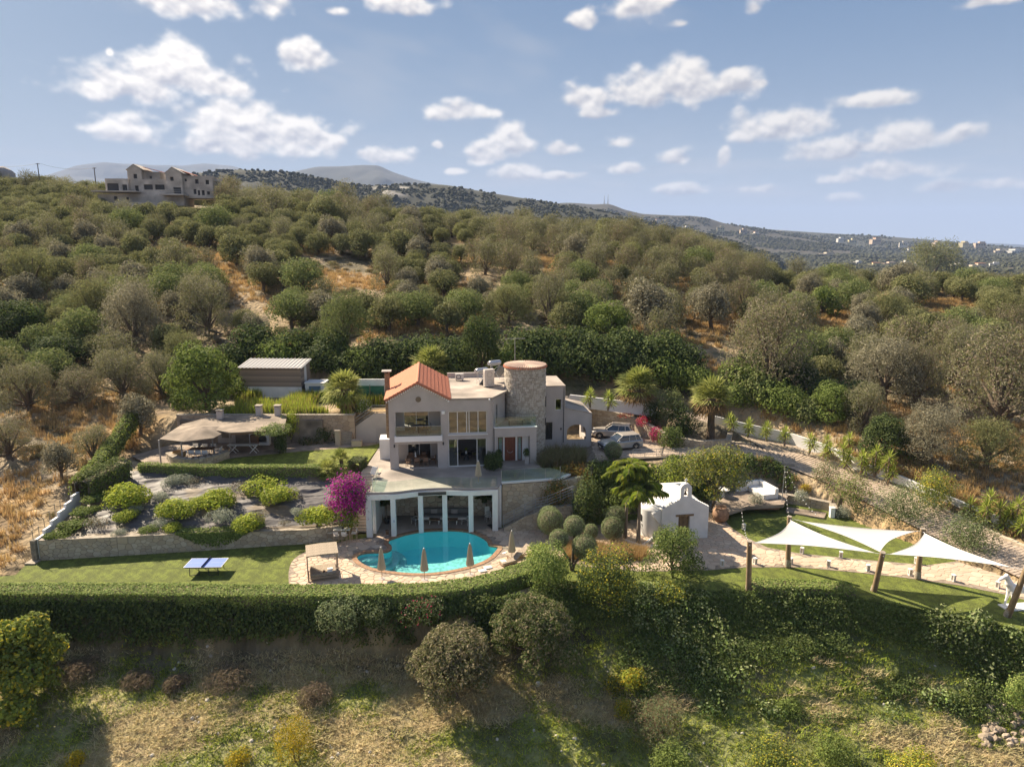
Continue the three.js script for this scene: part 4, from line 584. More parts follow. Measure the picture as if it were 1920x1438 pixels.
// pool
{
const deckPoly = [...smoothLine([xz(541, 1096), xz(541, 1072), xz(548, 1052), xz(566, 1038), xz(592, 1029), xz(618, 1022)], 5), xz(655, 1012), xz(692, 1009), [-11.3, -56.2], [-1.2, -57.4], [2.2, -57.6], [4.6, -55.2], [4.2, -51.6], [2.6, -48.8], [-1.2, -46.6], [-6, -45.6], [-12, -45.2]];
const deck = struct('pool_deck', holed(deckPoly, [offset(poolPoly, 0.05)], 0.02, 0.1), mortarMat);
const b = bounds(deckPoly), hole = offset(poolPoly, 0.42), cells = voronoi(b[0], b[1], b[2], b[3], Math.round((b[1] - b[0]) * (b[3] - b[2]) / 0.30), 11), R = rng(2);
for (const c of cells) { const q = shrink(c, 0.022); if (!q.every(([x, z]) => inPoly(deckPoly, x, z) && !inPoly(hole, x, z))) { const k = shrink(c, 0.12); if (!k.every(([x, z]) => inPoly(deckPoly, x, z) && !inPoly(hole, x, z))) continue; part(deck, 'flagstone', stoneGeo(k, 0.022, (u, v, w) => [u, 0.02 + w, v], 0.01), pick(flagMats, R)); continue; } part(deck, 'flagstone', stoneGeo(q, 0.022 + 0.006 * R(), (u, v, w) => [u, 0.02 + w, v], 0.012), pick(flagMats, R)); }
const pool = thing('swimming_pool', 'free form turquoise swimming pool with brown coping below the villa', 'pool', [0, 0, 0]);
part(pool, 'coping', holed(offset(poolPoly, 0.36), [offset(poolPoly, -0.02)], 0.055, 0.14), copingMat);
const tile = mat([0.20, 0.74, 0.77], 0.45, { side: THREE.DoubleSide }), stepM = mat([0.50, 0.80, 0.78], 0.5, { map: rep(T.grain, 0.6) });
const wallPos = [], n = poolPoly.length; for (let i = 0; i < n; i++) { const [a, z0] = poolPoly[i], [c, z1] = poolPoly[(i + 1) % n]; for (const q of [[a, 0, z0], [c, 0, z1], [c, -1.55, z1], [a, 0, z0], [c, -1.55, z1], [a, -1.55, z0]]) wallPos.push(...q); }
const wg = new THREE.BufferGeometry(); wg.setAttribute('position', new THREE.Float32BufferAttribute(wallPos, 3)); part(pool, 'pool_wall', metric(wg), tile);
part(pool, 'pool_floor', metric(slab(poolPoly, -1.5, 0.15)), tile);
const c = P(690, 1032); const lobe = poolPoly.filter(([x]) => x < P(760, 1040).x);
[[1.35, -0.3], [1.9, -0.58], [2.45, -0.86], [3.0, -1.14]].forEach(([r, y]) => { const g = new THREE.CylinderGeometry(r, r, 1.5 + y, 48, 1, false, 0, Math.PI * 2).translate(c.x, (y - 1.5) / 2, c.z); part(pool, 'step', g, stepM); });
part(pool, 'ledge', metric(slab([...[[745, 1072], [741, 1060], [790, 1058], [835, 1055], [858, 1047], [889, 1044], [922, 1038]].map(([a, b]) => xz(a, b, -0.35)), ...poolPoly.filter((_, i) => i >= 84 && i <= 106)], -0.35, 1.12)), stepM);
const water = part(pool, 'water', metric(slab(poolPoly, -0.09, 0.004)), new THREE.MeshPhysicalMaterial({ color: lin(0.66, 0.97, 0.98), roughness: 0.03, transmission: 1, thickness: 0, ior: 1.33 }));
water.geometry = metric(new THREE.ShapeGeometry(new THREE.Shape(poolPoly.map(([x, z]) => V2(x, -z)))).rotateX(-Math.PI / 2).translate(0, -0.09, 0));
}
// chapel square and path
const plazaPoly = [xz(1040, 1003), xz(1085, 990), xz(1180, 976), xz(1250, 968), xz(1340, 953), xz(1352, 968), xz(1372, 990), xz(1402, 1009), xz(1440, 1027), xz(1500, 1038), xz(1600, 1048), xz(1740, 1060), xz(1800, 1052), xz(1900, 1082), xz(2000, 1125), xz(2000, 1150), xz(1900, 1118), xz(1800, 1098), xz(1700, 1084), xz(1600, 1073), xz(1500, 1064), xz(1400, 1064), xz(1320, 1070), xz(1200, 1072), xz(1090, 1062), xz(1048, 1035)];
{
const o = struct('paved_path', holed(plazaPoly, [], 0.022, 0.1), mortarMat), b = bounds(plazaPoly), R = rng(4);
const cells = voronoi(b[0], b[1], b[2], b[3], Math.round((b[1] - b[0]) * (b[3] - b[2]) / 0.22), 12, 1, 1, 1), groups = flagMats.map(() => []);
for (const c of cells) { const q = shrink(c, 0.016); if (q.every(([x, z]) => inPoly(plazaPoly, x, z))) groups[Math.floor(R() * 5)].push(stoneGeo(q, 0.02 + 0.006 * R(), (u, v, w) => [u, 0.022 + w, v], 0.01)); }
groups.forEach((g, i) => stuffPart(o, 'paving_stones', merge(g), flagMats[i]));
}
// ---- stone walls: a mortar core with stones set into the faces towards the valley
function stoneWall(name, label, line, y0, top, { th = 0.4, size = 0.34, seed = 1, joint = 0.014, parts = true, ay = 0.72, cap = null, group, kind = 'wall', mats = wallStone, both = false, proud = 0.045 }) {
const o = thing(name, label, kind, [0, 0, 0], 0, group), R = rng(seed), core = [], loose = mats.map(() => []);
for (let s = 0; s < line.length - 1; s++) {
const [ax, az] = line[s], [bx_, bz] = line[s + 1], dx = bx_ - ax, dz = bz - az, L = Math.hypot(dx, dz), ux = dx / L, uz = dz / L, nx = -uz, nz = ux;   // n: towards the valley when the line runs to the right
const b0 = y0(ax, az), b1 = y0(bx_, bz), t0 = top(ax, az), t1 = top(bx_, bz), yb = Math.min(b0, b1) - 0.3, H = Math.max(t0, t1) - yb;
const sh = new THREE.Shape([V2(0, yb), V2(L, yb), V2(L, t1), V2(0, t0)]), g = new THREE.ExtrudeGeometry(sh, { depth: th, bevelEnabled: false }), m = new THREE.Matrix4().makeBasis(V(ux, 0, uz), V(0, 1, 0), V(nx, 0, nz)); g.translate(0, 0, -th); m.setPosition(ax, 0, az); g.applyMatrix4(m); core.push(g);
if (cap) { const cg = new THREE.ExtrudeGeometry(new THREE.Shape([V2(-0.02, t0), V2(L + 0.02, t1), V2(L + 0.02, t1 + cap), V2(-0.02, t0 + cap)]), { depth: th + 0.12, bevelEnabled: false }); cg.translate(0, 0.002, -th - 0.05); cg.applyMatrix4(m); part(o, 'coping', metric(cg), capMat); }
const n = Math.max(3, Math.round(L * H / (size * size * 0.8)));
for (const face of both ? [0, 1] : [0]) for (const c of voronoi(0, L, yb, yb + H, n, seed * 31 + s + face * 7, 1, ay)) {
let q = shrink(c, joint); q = q.map(([u, v]) => [u, Math.min(v, mix(t0, t1, u / L) - 0.01)]); const vs = q.map((p) => p[1]), us = q.map((p) => p[0]); if (Math.max(...vs) - Math.min(...vs) < 0.05 || Math.max(...us) - Math.min(...us) < 0.05) continue; if (Math.max(...vs) < Math.min(b0, b1) - 0.1) continue;
const pr = proud * (0.6 + 0.7 * R()), sg = stoneGeo(q, pr, (u, v, w) => face ? [ax + ux * u - nx * (w + th), v, az + uz * u - nz * (w + th)] : [ax + ux * u + nx * w, v, az + uz * u + nz * w], 0.02), k = Math.floor(R() * mats.length);
if (parts) part(o, 'stone', sg, mats[k]); else loose[k].push(sg);
}
}
part(o, 'mortar', metric(merge(core)), jointMat); loose.forEach((l, k) => { if (l.length) stuffPart(o, 'stones', merge(l), mats[k]); });
return o;
}
const capMat = mat([0.46, 0.40, 0.32], 0.9, { map: rep(T.grain, 0.8) });
const zero = () => 0, up = (h) => () => h;
stoneWall('garden_wall', 'long pale stone retaining wall between the table tennis lawn and herb garden', [xz(76, 1051), xz(222, 1042), xz(369, 1033), xz(578, 1019), [-13.95, -55.0]], zero, (x) => wallTop(x), { size: 0.42, seed: 5, cap: 0.05, th: 0.45 });
stoneWall('garden_wall_return', 'short rubble wall end where the garden wall meets the stair', [[-13.93, -55.0], [-13.8, -58.2]], zero, (x, z) => 1.18 + (-z - 55) * 0.55, { size: 0.42, seed: 6, th: 0.3, parts: false });
stoneWall('terrace_wall', 'tall warm stone wall under the glass railing right of the pool house', [[-0.85, -58.02], [1.8, -58.58], [4.3, -59.1], [6.4, -60.2]], zero, up(3.68), { size: 0.46, seed: 7 });
stoneWall('stair_wall', 'stone wall beside the grey metal handrail of the outside stair', [[-0.7, -56.55], [1.2, -56.75], [3.0, -56.95], [6.9, -57.6]], zero, (x) => lut([[-0.7, 0.35], [2.0, 1.75], [3.0, 1.95], [7, 2.2]], x), { size: 0.40, seed: 8, parts: false });
stoneWall('upper_wall', 'weathered retaining wall behind the upper lawn below the yellow weeds', [[-34.5, -70.9], [-24, -70.9], [-16.2, -70.85]], up(L1), up(L2 + 0.12), { size: 0.5, seed: 9, cap: 0.08, parts: false, mats: [[0.40, 0.30, 0.21], [0.36, 0.27, 0.19], [0.43, 0.33, 0.24]].map((c) => mat(c, 0.95)) });
// ---- herb garden: weed mat in folds with soil at its edges
{
const nx = 170, nz = 80, pos = [], col = [], idx = []; const zTop = (x) => (x < -27 ? mix(-60.4, -61.2, (-27 - x) / 7.6) : -60.4);
for (let i = 0; i <= nz; i++) for (let j = 0; j <= nx; j++) {
const x = mix(mix(-36.3, -34.4, i / nz), -13.85, j / nx), z = mix(-wallD(x) - 0.32, zTop(x), i / nz), w = fbm(x * 0.5 + 2, z * 2.6 + 0.3 * x, 4, 7), f = Math.abs(fbm(x * 0.35, z * 1.7, 3, 13) - 0.5) * 2;
const soil = clamp(sstep(-33.2, -35.2, x + 1.4 * (w - 0.5)) + sstep(0.055, 0.0, i / nz - 0.03 * w) + sstep(0.66, 0.74, fbm(x * 0.4, z * 0.55, 3, 19)) * 0.8);
pos.push(x, gardenH(x, z) + (w - 0.5) * 0.34 - f * 0.16 + 0.05, z);
const t = 0.82 + 0.36 * fbm(x * 3, z * 9, 2, 3), c = [mix(0.072, 0.15, soil), mix(0.066, 0.108, soil), mix(0.07, 0.062, soil)]; col.push(...c.map((v) => v * t));
}
for (let i = 0; i < nz; i++) for (let j = 0; j < nx; j++) { const a = i * (nx + 1) + j, b = a + nx + 1; idx.push(a, a + 1, b + 1, a, b + 1, b); }
const g = new THREE.BufferGeometry(); g.setAttribute('position', new THREE.Float32BufferAttribute(pos, 3)); g.setAttribute('color', new THREE.Float32BufferAttribute(col, 3)); g.setIndex(idx); g.computeVertexNormals();
struct('garden_bed', g, mat([1, 1, 1], 0.62, { vertexColors: true, side: THREE.DoubleSide }));
}
const onGarden = (px, py) => { let h = 2.4; for (let i = 0; i < 8; i++) { const p = P(px, py, h); h = gardenH(p.x, p.z); } return P(px, py, h); };
{
const G = { lime: [0, 1, 2].map((i) => shrubGeo(400 + i, { r: 1, h: 0.95, n: 2400, size: 0.13, pal: PAL.lime, lobes: 7 })), grey: [0, 1].map((i) => shrubGeo(410 + i, { r: 1, h: 1.0, n: 1700, size: 0.13, pal: PAL.grey, lobes: 5, w: 0.35 })), brown: [0, 1].map((i) => shrubGeo(420 + i, { r: 1, h: 0.8, n: 1100, size: 0.13, pal: [...PAL.brown, ...PAL.grey], lobes: 5, w: 0.35 })), green: [0, 1].map((i) => shrubGeo(430 + i, { r: 1, h: 0.5, n: 1300, size: 0.16, pal: PAL.fresh, lobes: 6 })) };
const R = rng(6);
for (const [px, py, w, k, lab] of [
[496, 922, 78, 'lime', 'largest yellow green shrub in the top row of the herb garden'], [522, 938, 58, 'lime', 'yellow green shrub touching the lower side of the largest one'], [333, 966, 64, 'lime', 'rounded yellow green shrub in the middle of the weed mat'], [405, 948, 62, 'lime', 'bright yellow green shrub right of centre in the weed mat'], [372, 950, 44, 'lime', 'small yellow green shrub between two larger ones in mid garden'], [595, 980, 66, 'lime', 'big yellow green shrub left of the purple bougainvillea'], [575, 918, 54, 'lime', 'green shrub under the hedge left of the small palms'], [606, 908, 50, 'lime', 'green shrub at the foot of the small fan palms'], [466, 992, 56, 'lime', 'yellow shrub nearest the top of the garden wall'], [240, 944, 74, 'lime', 'large yellow green shrub at the left end of the garden'], [236, 973, 40, 'lime', 'small lime shrub low at the left of the garden'],
[301, 938, 36, 'grey', 'round silver shrub right of the large left shrub'], [322, 910, 40, 'grey', 'silver shrub under the clipped hedge, left of its pair'], [346, 906, 38, 'grey', 'silver shrub under the clipped hedge, right of its pair'], [303, 986, 32, 'grey', 'little silver bush below the mid garden lime shrub'], [415, 976, 46, 'grey', 'pale silver bush in the lower middle of the garden'], [250, 962, 32, 'grey', 'silver bush beside the small lime shrub'], [556, 963, 26, 'grey', 'tiny grey bush left of the shrub by the bougainvillea'],
[450, 918, 48, 'brown', 'dry brownish bush left of the largest garden shrub'], [506, 944, 28, 'brown', 'small dry bush below the largest garden shrub'], [178, 986, 38, 'brown', 'dry grey bush at the lower left of the weed mat'], [226, 952, 20, 'brown', 'tiny brown bush beside the large left shrub'], [484, 972, 36, 'brown', 'dry bush right of the yellow wall side shrub'], [366, 906, 38, 'brown', 'dry rose bush under the middle of the hedge'], [532, 984, 22, 'brown', 'small sparse plant near the wall top in mid garden'], [556, 938, 24, 'brown', 'small dry plant right of the lower large shrub'], [270, 940, 20, 'brown', 'small dry plant between lime and silver shrubs'],
[110, 1004, 44, 'green', 'green weed clump in the lower left garden corner'], [140, 986, 50, 'green', 'green weed clump along the white side wall, second from below'], [160, 962, 44, 'green', 'green weed clump along the white side wall, third from below'], [178, 938, 42, 'green', 'green weed clump along the white side wall, topmost'], [222, 1003, 26, 'grey', 'grey tuft on the wall top, left part'], [280, 994, 34, 'green', 'green patch on the wall top left of the ivy'], [320, 994, 34, 'lime', 'yellowish patch on the wall top beside the ivy'], [484, 988, 24, 'green', 'small green plant on the wall top right of the ivy'], [640, 980, 30, 'brown', 'dry climber base at the stair wall below the bougainvillea']]) {
const p = onGarden(px, py), f = toPx(p)[2], s = w / FPX * f / 2 * 1.12; shrub(k === 'lime' ? 'herb_shrub' : k === 'grey' ? 'lavender_bush' : k === 'green' ? 'weed_clump' : 'dry_bush', lab, p, pick(G[k], R), s, s * (0.68 + 0.2 * R()), R() * 6, undefined);
}
}
// ivy over the garden wall
{
const R = rng(12), B = FRESH(); for (let i = 0; i < 5200; i++) { const t = R(), x = mix(P(338, 1030).x, P(470, 1028).x, t), z = -wallD(x), edge = Math.sin(Math.PI * t), hang = R() * R() * 1.35 * edge + (R() < 0.55 ? -0.25 * R() : 0), top = wallTop(x) + 0.1; const back = hang < 0 ? R() * 1.1 : -0.08 - 0.12 * R(); leafQuad(B, x, top - Math.max(0, hang) + (hang < 0 ? 0.12 * R() : 0), z - back, (R() - 0.5), hang < 0 ? 1 : 0.2, hang < 0 ? 0.2 : 1, 0.15, 0.8, R, pick([...PAL.ivy, ...PAL.hedge], R)); }
const o = thing('wall_ivy', 'dark ivy spilling over the middle of the garden wall', 'ivy', [0, 0, 0]); part(o, 'foliage', leafGeo(B), leafMat);
}
// ---- hedges
const frontLine = [[-44, -44.9], [-32, -45.0], [-24, -44.9], [-16, -44.7], [-10, -44.8], [-5, -45.2], [-1.6, -46.4], [1.2, -48.4], [3.0, -50.2]];
{ const o = thing('clipped_hedge', 'long clipped hedge curving along the edge of the pool terrace', 'hedge', [0, 0, 0]); part(o, 'foliage', hedgeGeo(frontLine, 0.85, 1.35, () => -0.5, 210, 0.15, PAL.hedge, 21), leafMat); part(o, 'twigs', hedgeCore(frontLine, 0.85, 1.35, () => -0.5), twigMat); }
{ const l = [P(1405, 1108), P(1470, 1108), P(1540, 1110), P(1600, 1114)].map((p) => [p.x, p.z]); const o = thing('clipped_hedge', 'low clipped hedge at the lawn edge under the sail posts', 'hedge', [0, 0, 0]); part(o, 'foliage', hedgeGeo(l, 0.7, 1.1, () => -0.45, 190, 0.15, PAL.hedge, 22), leafMat); part(o, 'twigs', hedgeCore(l, 0.7, 1.1, () => -0.45), twigMat); }
{ const l = [[-33.6, -61.4], [-27, -60.75], [-20, -60.7], [-17.2, -60.7]]; const o = thing('clipped_hedge', 'straight clipped hedge between the upper lawn and herb garden', 'hedge', [0, 0, 0]); part(o, 'foliage', hedgeGeo(l, 0.45, 1.1, () => L1 - 0.35, 200, 0.13, PAL.hedge, 23), leafMat); part(o, 'twigs', hedgeCore(l, 0.45, 1.1, () => L1 - 0.35), twigMat); }
{ const l = [[-14.3, -61.3], [-14.0, -63.2]]; const o = thing('clipped_hedge', 'short dark hedge stub beside the terrace stair', 'hedge', [0, 0, 0]); part(o, 'foliage', hedgeGeo(l, 0.7, 1.0, () => L1 - 0.1, 200, 0.14, PAL.dark, 24), leafMat); part(o, 'twigs', hedgeCore(l, 0.7, 1.0, () => L1 - 0.1), twigMat); }
// creeper covered fence at the left of the garden
{
const l = [[-37.2, -57.6], [-36.9, -60.5], [-37.6, -63.6], [-38.2, -67], [-38.4, -70.5]], base = (x, z) => lut([[57, 2.4], [61, 3.6], [66, 4.4], [71, 6.2]], -z);
const o = thing('creeper_hedge', 'ragged dark creeper covering the fence left of the pavilion', 'hedge', [0, 0, 0]); part(o, 'foliage', hedgeGeo(l, 0.55, 1.7, base, 150, 0.18, [...PAL.ivy, ...PAL.hedge, ...PAL.lime.slice(0, 1)], 25, { jit: 0.25, round: 0.5 }), leafMat); part(o, 'twigs', hedgeCore(l, 0.5, 1.5, base), twigMat);
const m = [[-36.4, -57.4], [-35.4, -58.9], [-34.6, -60.6]], b2 = (x, z) => gardenH(x, z) - 0.2, q = thing('creeper_hedge', 'dark green creeper mound at the upper left garden corner', 'hedge', [0, 0, 0]); part(q, 'foliage', hedgeGeo(m, 1.1, 1.9, b2, 120, 0.18, PAL.ivy, 26, { jit: 0.25, round: 0.7 }), leafMat); part(q, 'twigs', hedgeCore(m, 0.9, 1.6, b2), twigMat);
}
// white stepped side wall of the garden with fence posts
{
const o = thing('side_wall', 'white stepped low wall climbing the left side of the garden', 'wall', [0, 0, 0]), A = P(72, 1051), N = 6, C = V(-36.9, 0, -57.4);
for (let i = 0; i < N; i++) { const a = A.clone().lerp(C, i / N), b = A.clone().lerp(C, (i + 1) / N), y = 1.75 + i * 0.30, m = a.clone().add(b).multiplyScalar(0.5), L = a.distanceTo(b), g = new THREE.BoxGeometry(0.22, 1.6, L + 0.004).rotateY(Math.atan2(b.x - a.x, b.z - a.z)).translate(m.x, y - 0.8, m.z); part(o, 'block', metric(g), white); }
for (let i = 0; i < 9; i++) { const t = i / 8, p = A.clone().lerp(C, t), y = 1.75 + Math.floor(Math.min(5, t * 6)) * 0.3; const f = thing('fence_post', `thin fence post on the white garden side wall, ${ORD[i]} from below`, 'post', [p.x - 0.22, y - 1.2, p.z], 0, 'fence posts along the white garden wall'); part(f, 'pole', bar(V(0, 0, 0), V(0, 1.9, 0), 0.025), steelGrey); part(f, 'cap', new THREE.CylinderGeometry(0.035, 0.035, 0.04, 8).translate(0, 1.92, 0), steelGrey); }
const pillar = thing('wall_pier', 'grey corner pier at the left end of the garden wall', 'pier', [A.x - 0.15, 0, A.z]); part(pillar, 'shaft', metric(rbx(-0.2, 0.2, -0.4, 1.72, -0.25, 0.25)), jointMat); part(pillar, 'footing', metric(rbx(-0.45, 0.35, -0.4, 0.12, -0.1, 0.8)), capMat);
}
// ------------------------------------------------------------------ the villa
const glass = new THREE.MeshPhysicalMaterial({ color: lin(0.80, 0.86, 0.86), roughness: 0.02, transmission: 1, thickness: 0, ior: 1.9 });
const railGlass = new THREE.MeshPhysicalMaterial({ color: lin(0.80, 0.90, 0.88), roughness: 0.03, transmission: 1, thickness: 0, ior: 1.6 });
const frameMat = mat([0.62, 0.62, 0.60], 0.5), darkFrame = mat([0.09, 0.085, 0.085], 0.5), terracotta = [[0.50, 0.185, 0.105], [0.55, 0.22, 0.125], [0.46, 0.17, 0.095]].map((c) => mat(c, 0.85)), doorMat = mat([0.36, 0.105, 0.05], 0.55, { map: rep(T.wood, 1) });
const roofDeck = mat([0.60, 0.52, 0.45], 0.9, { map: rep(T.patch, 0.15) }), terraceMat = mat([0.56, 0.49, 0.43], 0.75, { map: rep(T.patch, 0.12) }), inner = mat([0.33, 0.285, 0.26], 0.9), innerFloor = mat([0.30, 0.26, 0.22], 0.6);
const brownMat = mat([0.17, 0.10, 0.06], 0.7), darkMat = mat([0.035, 0.035, 0.037], 0.6), beigeFab = mat([0.46, 0.38, 0.29], 0.95, { map: rep(T.grain, 2) }), metalGrey = mat([0.32, 0.33, 0.35], 0.45, { metalness: 0.5 }), pipeMat = mat([0.36, 0.33, 0.31], 0.6);
function W(outline, holes, th, z = 0) { const s = new THREE.Shape(outline.map(([x, y]) => V2(x, y))); for (const [x0, x1, y0, y1, arch] of holes) { const p = new THREE.Path(); p.moveTo(x0, y0); p.lineTo(x1, y0); if (arch) { p.lineTo(x1, y1 - arch); p.absellipse((x0 + x1) / 2, y1 - arch, (x1 - x0) / 2, arch, 0, Math.PI, false, 0); } else { p.lineTo(x1, y1); p.lineTo(x0, y1); } p.lineTo(x0, y0); s.holes.push(p); } return metric(new THREE.ExtrudeGeometry(s, { depth: th, bevelEnabled: false, curveSegments: 16 }).translate(0, 0, z - th)); }
const rect = (x0, x1, y0, y1) => [[x0, y0], [x1, y0], [x1, y1], [x0, y1]];
// a window: frame with panes between mullions; z is its outer face
function windowUnit(parent, x0, x1, y0, y1, z, cuts, { name = 'window', fm = frameMat, gm = glass, t = 0.06, skip = [] } = {}) {
const o = new THREE.Group(); o.name = name; parent.add(o); const xs = [x0, ...cuts, x1], bars = [bx(x0, x1, y0, y0 + t, z - 0.07, z), bx(x0, x1, y1 - t, y1, z - 0.07, z)]; xs.forEach((x, i) => bars.push(bx(i === 0 ? x : i === xs.length - 1 ? x - t : x - t / 2, i === 0 ? x + t : i === xs.length - 1 ? x : x + t / 2, y0 + t, y1 - t, z - 0.068, z - 0.002)));
part(o, 'frame', merge(bars), fm); for (let i = 0; i < xs.length - 1; i++) if (!skip.includes(i)) part(o, 'pane', bx(xs[i] + 0.025, xs[i + 1] - 0.025, y0 + t * 0.5, y1 - t * 0.5, z - 0.040, z - 0.034), gm); return o;
}
// half round tiles laid down a slope from (x0, y0) to (x1, y1) in the plane z; returned geometry covers z from z0 to z1
function tileRows(x0, y0, x1, y1, z0, z1, step = 0.24, course = 0.40) {
const L = Math.hypot(x1 - x0, y1 - y0), ux = (x1 - x0) / L, uy = (y1 - y0) / L, nx = -uy * Math.sign(ux), ny = Math.abs(ux), pos = [], n = Math.round((z1 - z0) / step), st = (z1 - z0) / n, rows = Math.ceil(L / course);
for (let i = 0; i < n; i++) for (let k = 0; k < rows; k++) {
const a = k * course, b = Math.min(L, (k + 1) * course + 0.06), zc = z0 + (i + 0.5) * st, r0 = st * 0.42, r1 = st * 0.52, seg = 5, l0 = 0.012, l1 = 0.045, P1 = [], P2 = [];
for (let q = 0; q <= seg; q++) { const t = Math.PI * q / seg, c = Math.cos(t), s = Math.sin(t); P1.push([x0 + ux * a + nx * (s * r0 * 0.75 + l0), y0 + uy * a + ny * (s * r0 * 0.75 + l0), zc + c * r0]); P2.push([x0 + ux * b + nx * (s * r1 * 0.75 + l1), y0 + uy * b + ny * (s * r1 * 0.75 + l1), zc + c * r1]); }
for (let q = 0; q < seg; q++) pos.push(...P1[q], ...P2[q], ...P2[q + 1], ...P1[q], ...P2[q + 1], ...P1[q + 1]); for (let q = 1; q < seg; q++) pos.push(...P2[0], ...P2[q], ...P2[q + 1]);
}
const g = new THREE.BufferGeometry(); g.setAttribute('position', new THREE.Float32BufferAttribute(pos, 3)); return g;
}
const villaPos = V(-11.05, L1, -61.8), villaTurn = 6.5 * Math.PI / 180;
const villa = thing('villa', 'taupe villa with red tiled gable and round stone tower above the pool', 'house', villaPos, villaTurn);
const local = (u, y, v) => V(u, y, -v).applyAxisAngle(V(0, 1, 0), villaTurn).add(villaPos);
{
const o = villa;
part(o, 'front_wall', W([[0, -0.3], [9.3, -0.3], [9.3, 6.42], [5.3, 6.42], [2.62, 7.86], [0, 6.42]], [[0.6, 4.62, 3.14, 5.3], [0.76, 4.3, 0.02, 2.32], [5.32, 8.84, 3.15, 5.24], [5.28, 8.79, 0.03, 2.66]], 0.32), plaster);
// left wall with the open side of the porch
{ const g = W(rect(0, 10, -0.3, 6.42), [[0.9, 2.5, 0.02, 2.32], [4.8, 5.8, 3.6, 5.0]], 0.3); g.rotateY(Math.PI / 2).translate(0.301, 0, -0.322); part(o, 'side_wall', g, plaster); }
part(o, 'back_wall', W([[0, -0.3], [15, -0.3], [15, 6.42], [5.3, 6.42], [2.62, 7.86], [0, 6.42]], [], 0.3, -10.02), plaster);
part(o, 'floor_slab', metric(bx(0.31, 9.2, 2.72, 2.98, -0.33, -9.9)), plaster);
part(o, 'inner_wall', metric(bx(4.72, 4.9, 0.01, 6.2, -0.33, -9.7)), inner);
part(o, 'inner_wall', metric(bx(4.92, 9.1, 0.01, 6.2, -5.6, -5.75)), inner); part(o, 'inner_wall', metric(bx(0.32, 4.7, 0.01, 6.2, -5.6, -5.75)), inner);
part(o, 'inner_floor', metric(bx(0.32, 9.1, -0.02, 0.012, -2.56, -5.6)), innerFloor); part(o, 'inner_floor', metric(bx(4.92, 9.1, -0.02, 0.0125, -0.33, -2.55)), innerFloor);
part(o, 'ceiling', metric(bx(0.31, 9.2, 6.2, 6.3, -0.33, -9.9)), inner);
// loggia and porch fronts set back
part(o, 'loggia_wall', W(rect(0.31, 4.71, 2.99, 6.19), [[1.25, 3.55, 3.02, 5.2]], 0.2, -1.7), plaster); windowUnit(o, 1.25, 3.55, 3.02, 5.2, -1.76, [2.4]);
part(o, 'shutter_panel', bx(3.56, 4.6, 3.02, 5.2, -1.69, -1.60), pipeMat);
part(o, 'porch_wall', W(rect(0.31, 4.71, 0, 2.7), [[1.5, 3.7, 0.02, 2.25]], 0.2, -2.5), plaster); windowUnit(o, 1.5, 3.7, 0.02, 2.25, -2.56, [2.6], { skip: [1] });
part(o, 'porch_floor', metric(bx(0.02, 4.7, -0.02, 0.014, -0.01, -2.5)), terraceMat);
const bal = part(o, 'balcony_slab', rbx(0.46, 4.74, 2.62, 3.12, -0.36, 0.34, 0.015), whitePlain); part(bal, 'balcony_floor', metric(bx(0.62, 4.6, 3.0, 3.135, -1.68, 0.28)), terraceMat);
const rl = new THREE.Group(); rl.name = 'balcony_railing'; o.add(rl); part(rl, 'pane', bx(0.56, 2.6, 3.14, 4.0, 0.20, 0.212), railGlass); part(rl, 'pane', bx(2.64, 4.66, 3.14, 4.0, 0.20, 0.212), railGlass); part(rl, 'handrail', bx(0.54, 4.68, 4.0, 4.03, 0.185, 0.227), metalGrey);
// tall glazing
windowUnit(o, 5.32, 8.84, 3.15, 5.24, -0.12, [6.14, 6.98, 7.2, 8.02], { t: 0.07 }); windowUnit(o, 5.28, 8.79, 0.03, 2.66, -0.12, [6.12, 7.9], { t: 0.07, skip: [1] });
part(o, 'window_sill', bx(5.26, 8.9, 3.02, 3.12, -0.30, 0.1), frameMat);
// roof: tiles over two slopes, ridge, verge
const roof = part(o, 'roof', merge([new THREE.ExtrudeGeometry(new THREE.Shape([V2(-0.28, 6.36), V2(2.62, 7.94), V2(5.5, 6.36), V2(5.5, 6.44), V2(2.62, 8.03), V2(-0.28, 6.45)]), { depth: 10.4, bevelEnabled: false }).translate(0, 0, -10.2)]), terracotta[0]);
stuffPart(roof, 'tiles', tileRows(2.62, 8.02, -0.32, 6.44, -10.2, 0.24), terracotta[1]); stuffPart(roof, 'tiles', tileRows(2.62, 8.02, 5.55, 6.42, -10.2, 0.24), terracotta[0]);
{ stuffPart(roof, 'ridge_tiles', merge([...Array(26)].map((_, i) => new THREE.CylinderGeometry(0.14, 0.155, 0.44, 8).rotateX(Math.PI / 2).translate(2.62, 8.02, -10.0 + i * 0.4))), terracotta[2]); }
{ const dent = [], tips = []; for (const s of [-1, 1]) for (let i = 0; i < 15; i++) { const t = (i + 0.5) / 15, x = 2.62 + s * t * 2.86, y = 7.93 - t * 1.56; tips.push(new THREE.CylinderGeometry(0.075, 0.075, 0.16, 8).rotateX(Math.PI / 2).translate(x, y + 0.03, 0.2)); dent.push(box(0.09, 0.11, 0.2, x, y - 0.13, 0.1)); } stuffPart(roof, 'verge_tiles', merge(tips), terracotta[1]); stuffPart(roof, 'verge_dentils', merge(dent), whitePlain); }
part(o, 'round_vent', new THREE.CylinderGeometry(0.25, 0.25, 0.05, 24).rotateX(Math.PI / 2).translate(2.67, 6.45, 0.02), mat([0.16, 0.125, 0.085], 0.8));
// flat roof with its edge
part(o, 'flat_roof', holed([[5.32, 0.06], [9.32, 0.06], [10.95, -2.9], [11.4, -5.4], [14.6, -5.6], [15.0, -10.2], [5.32, -10.2]], [], 6.47, 0.2), roofDeck);
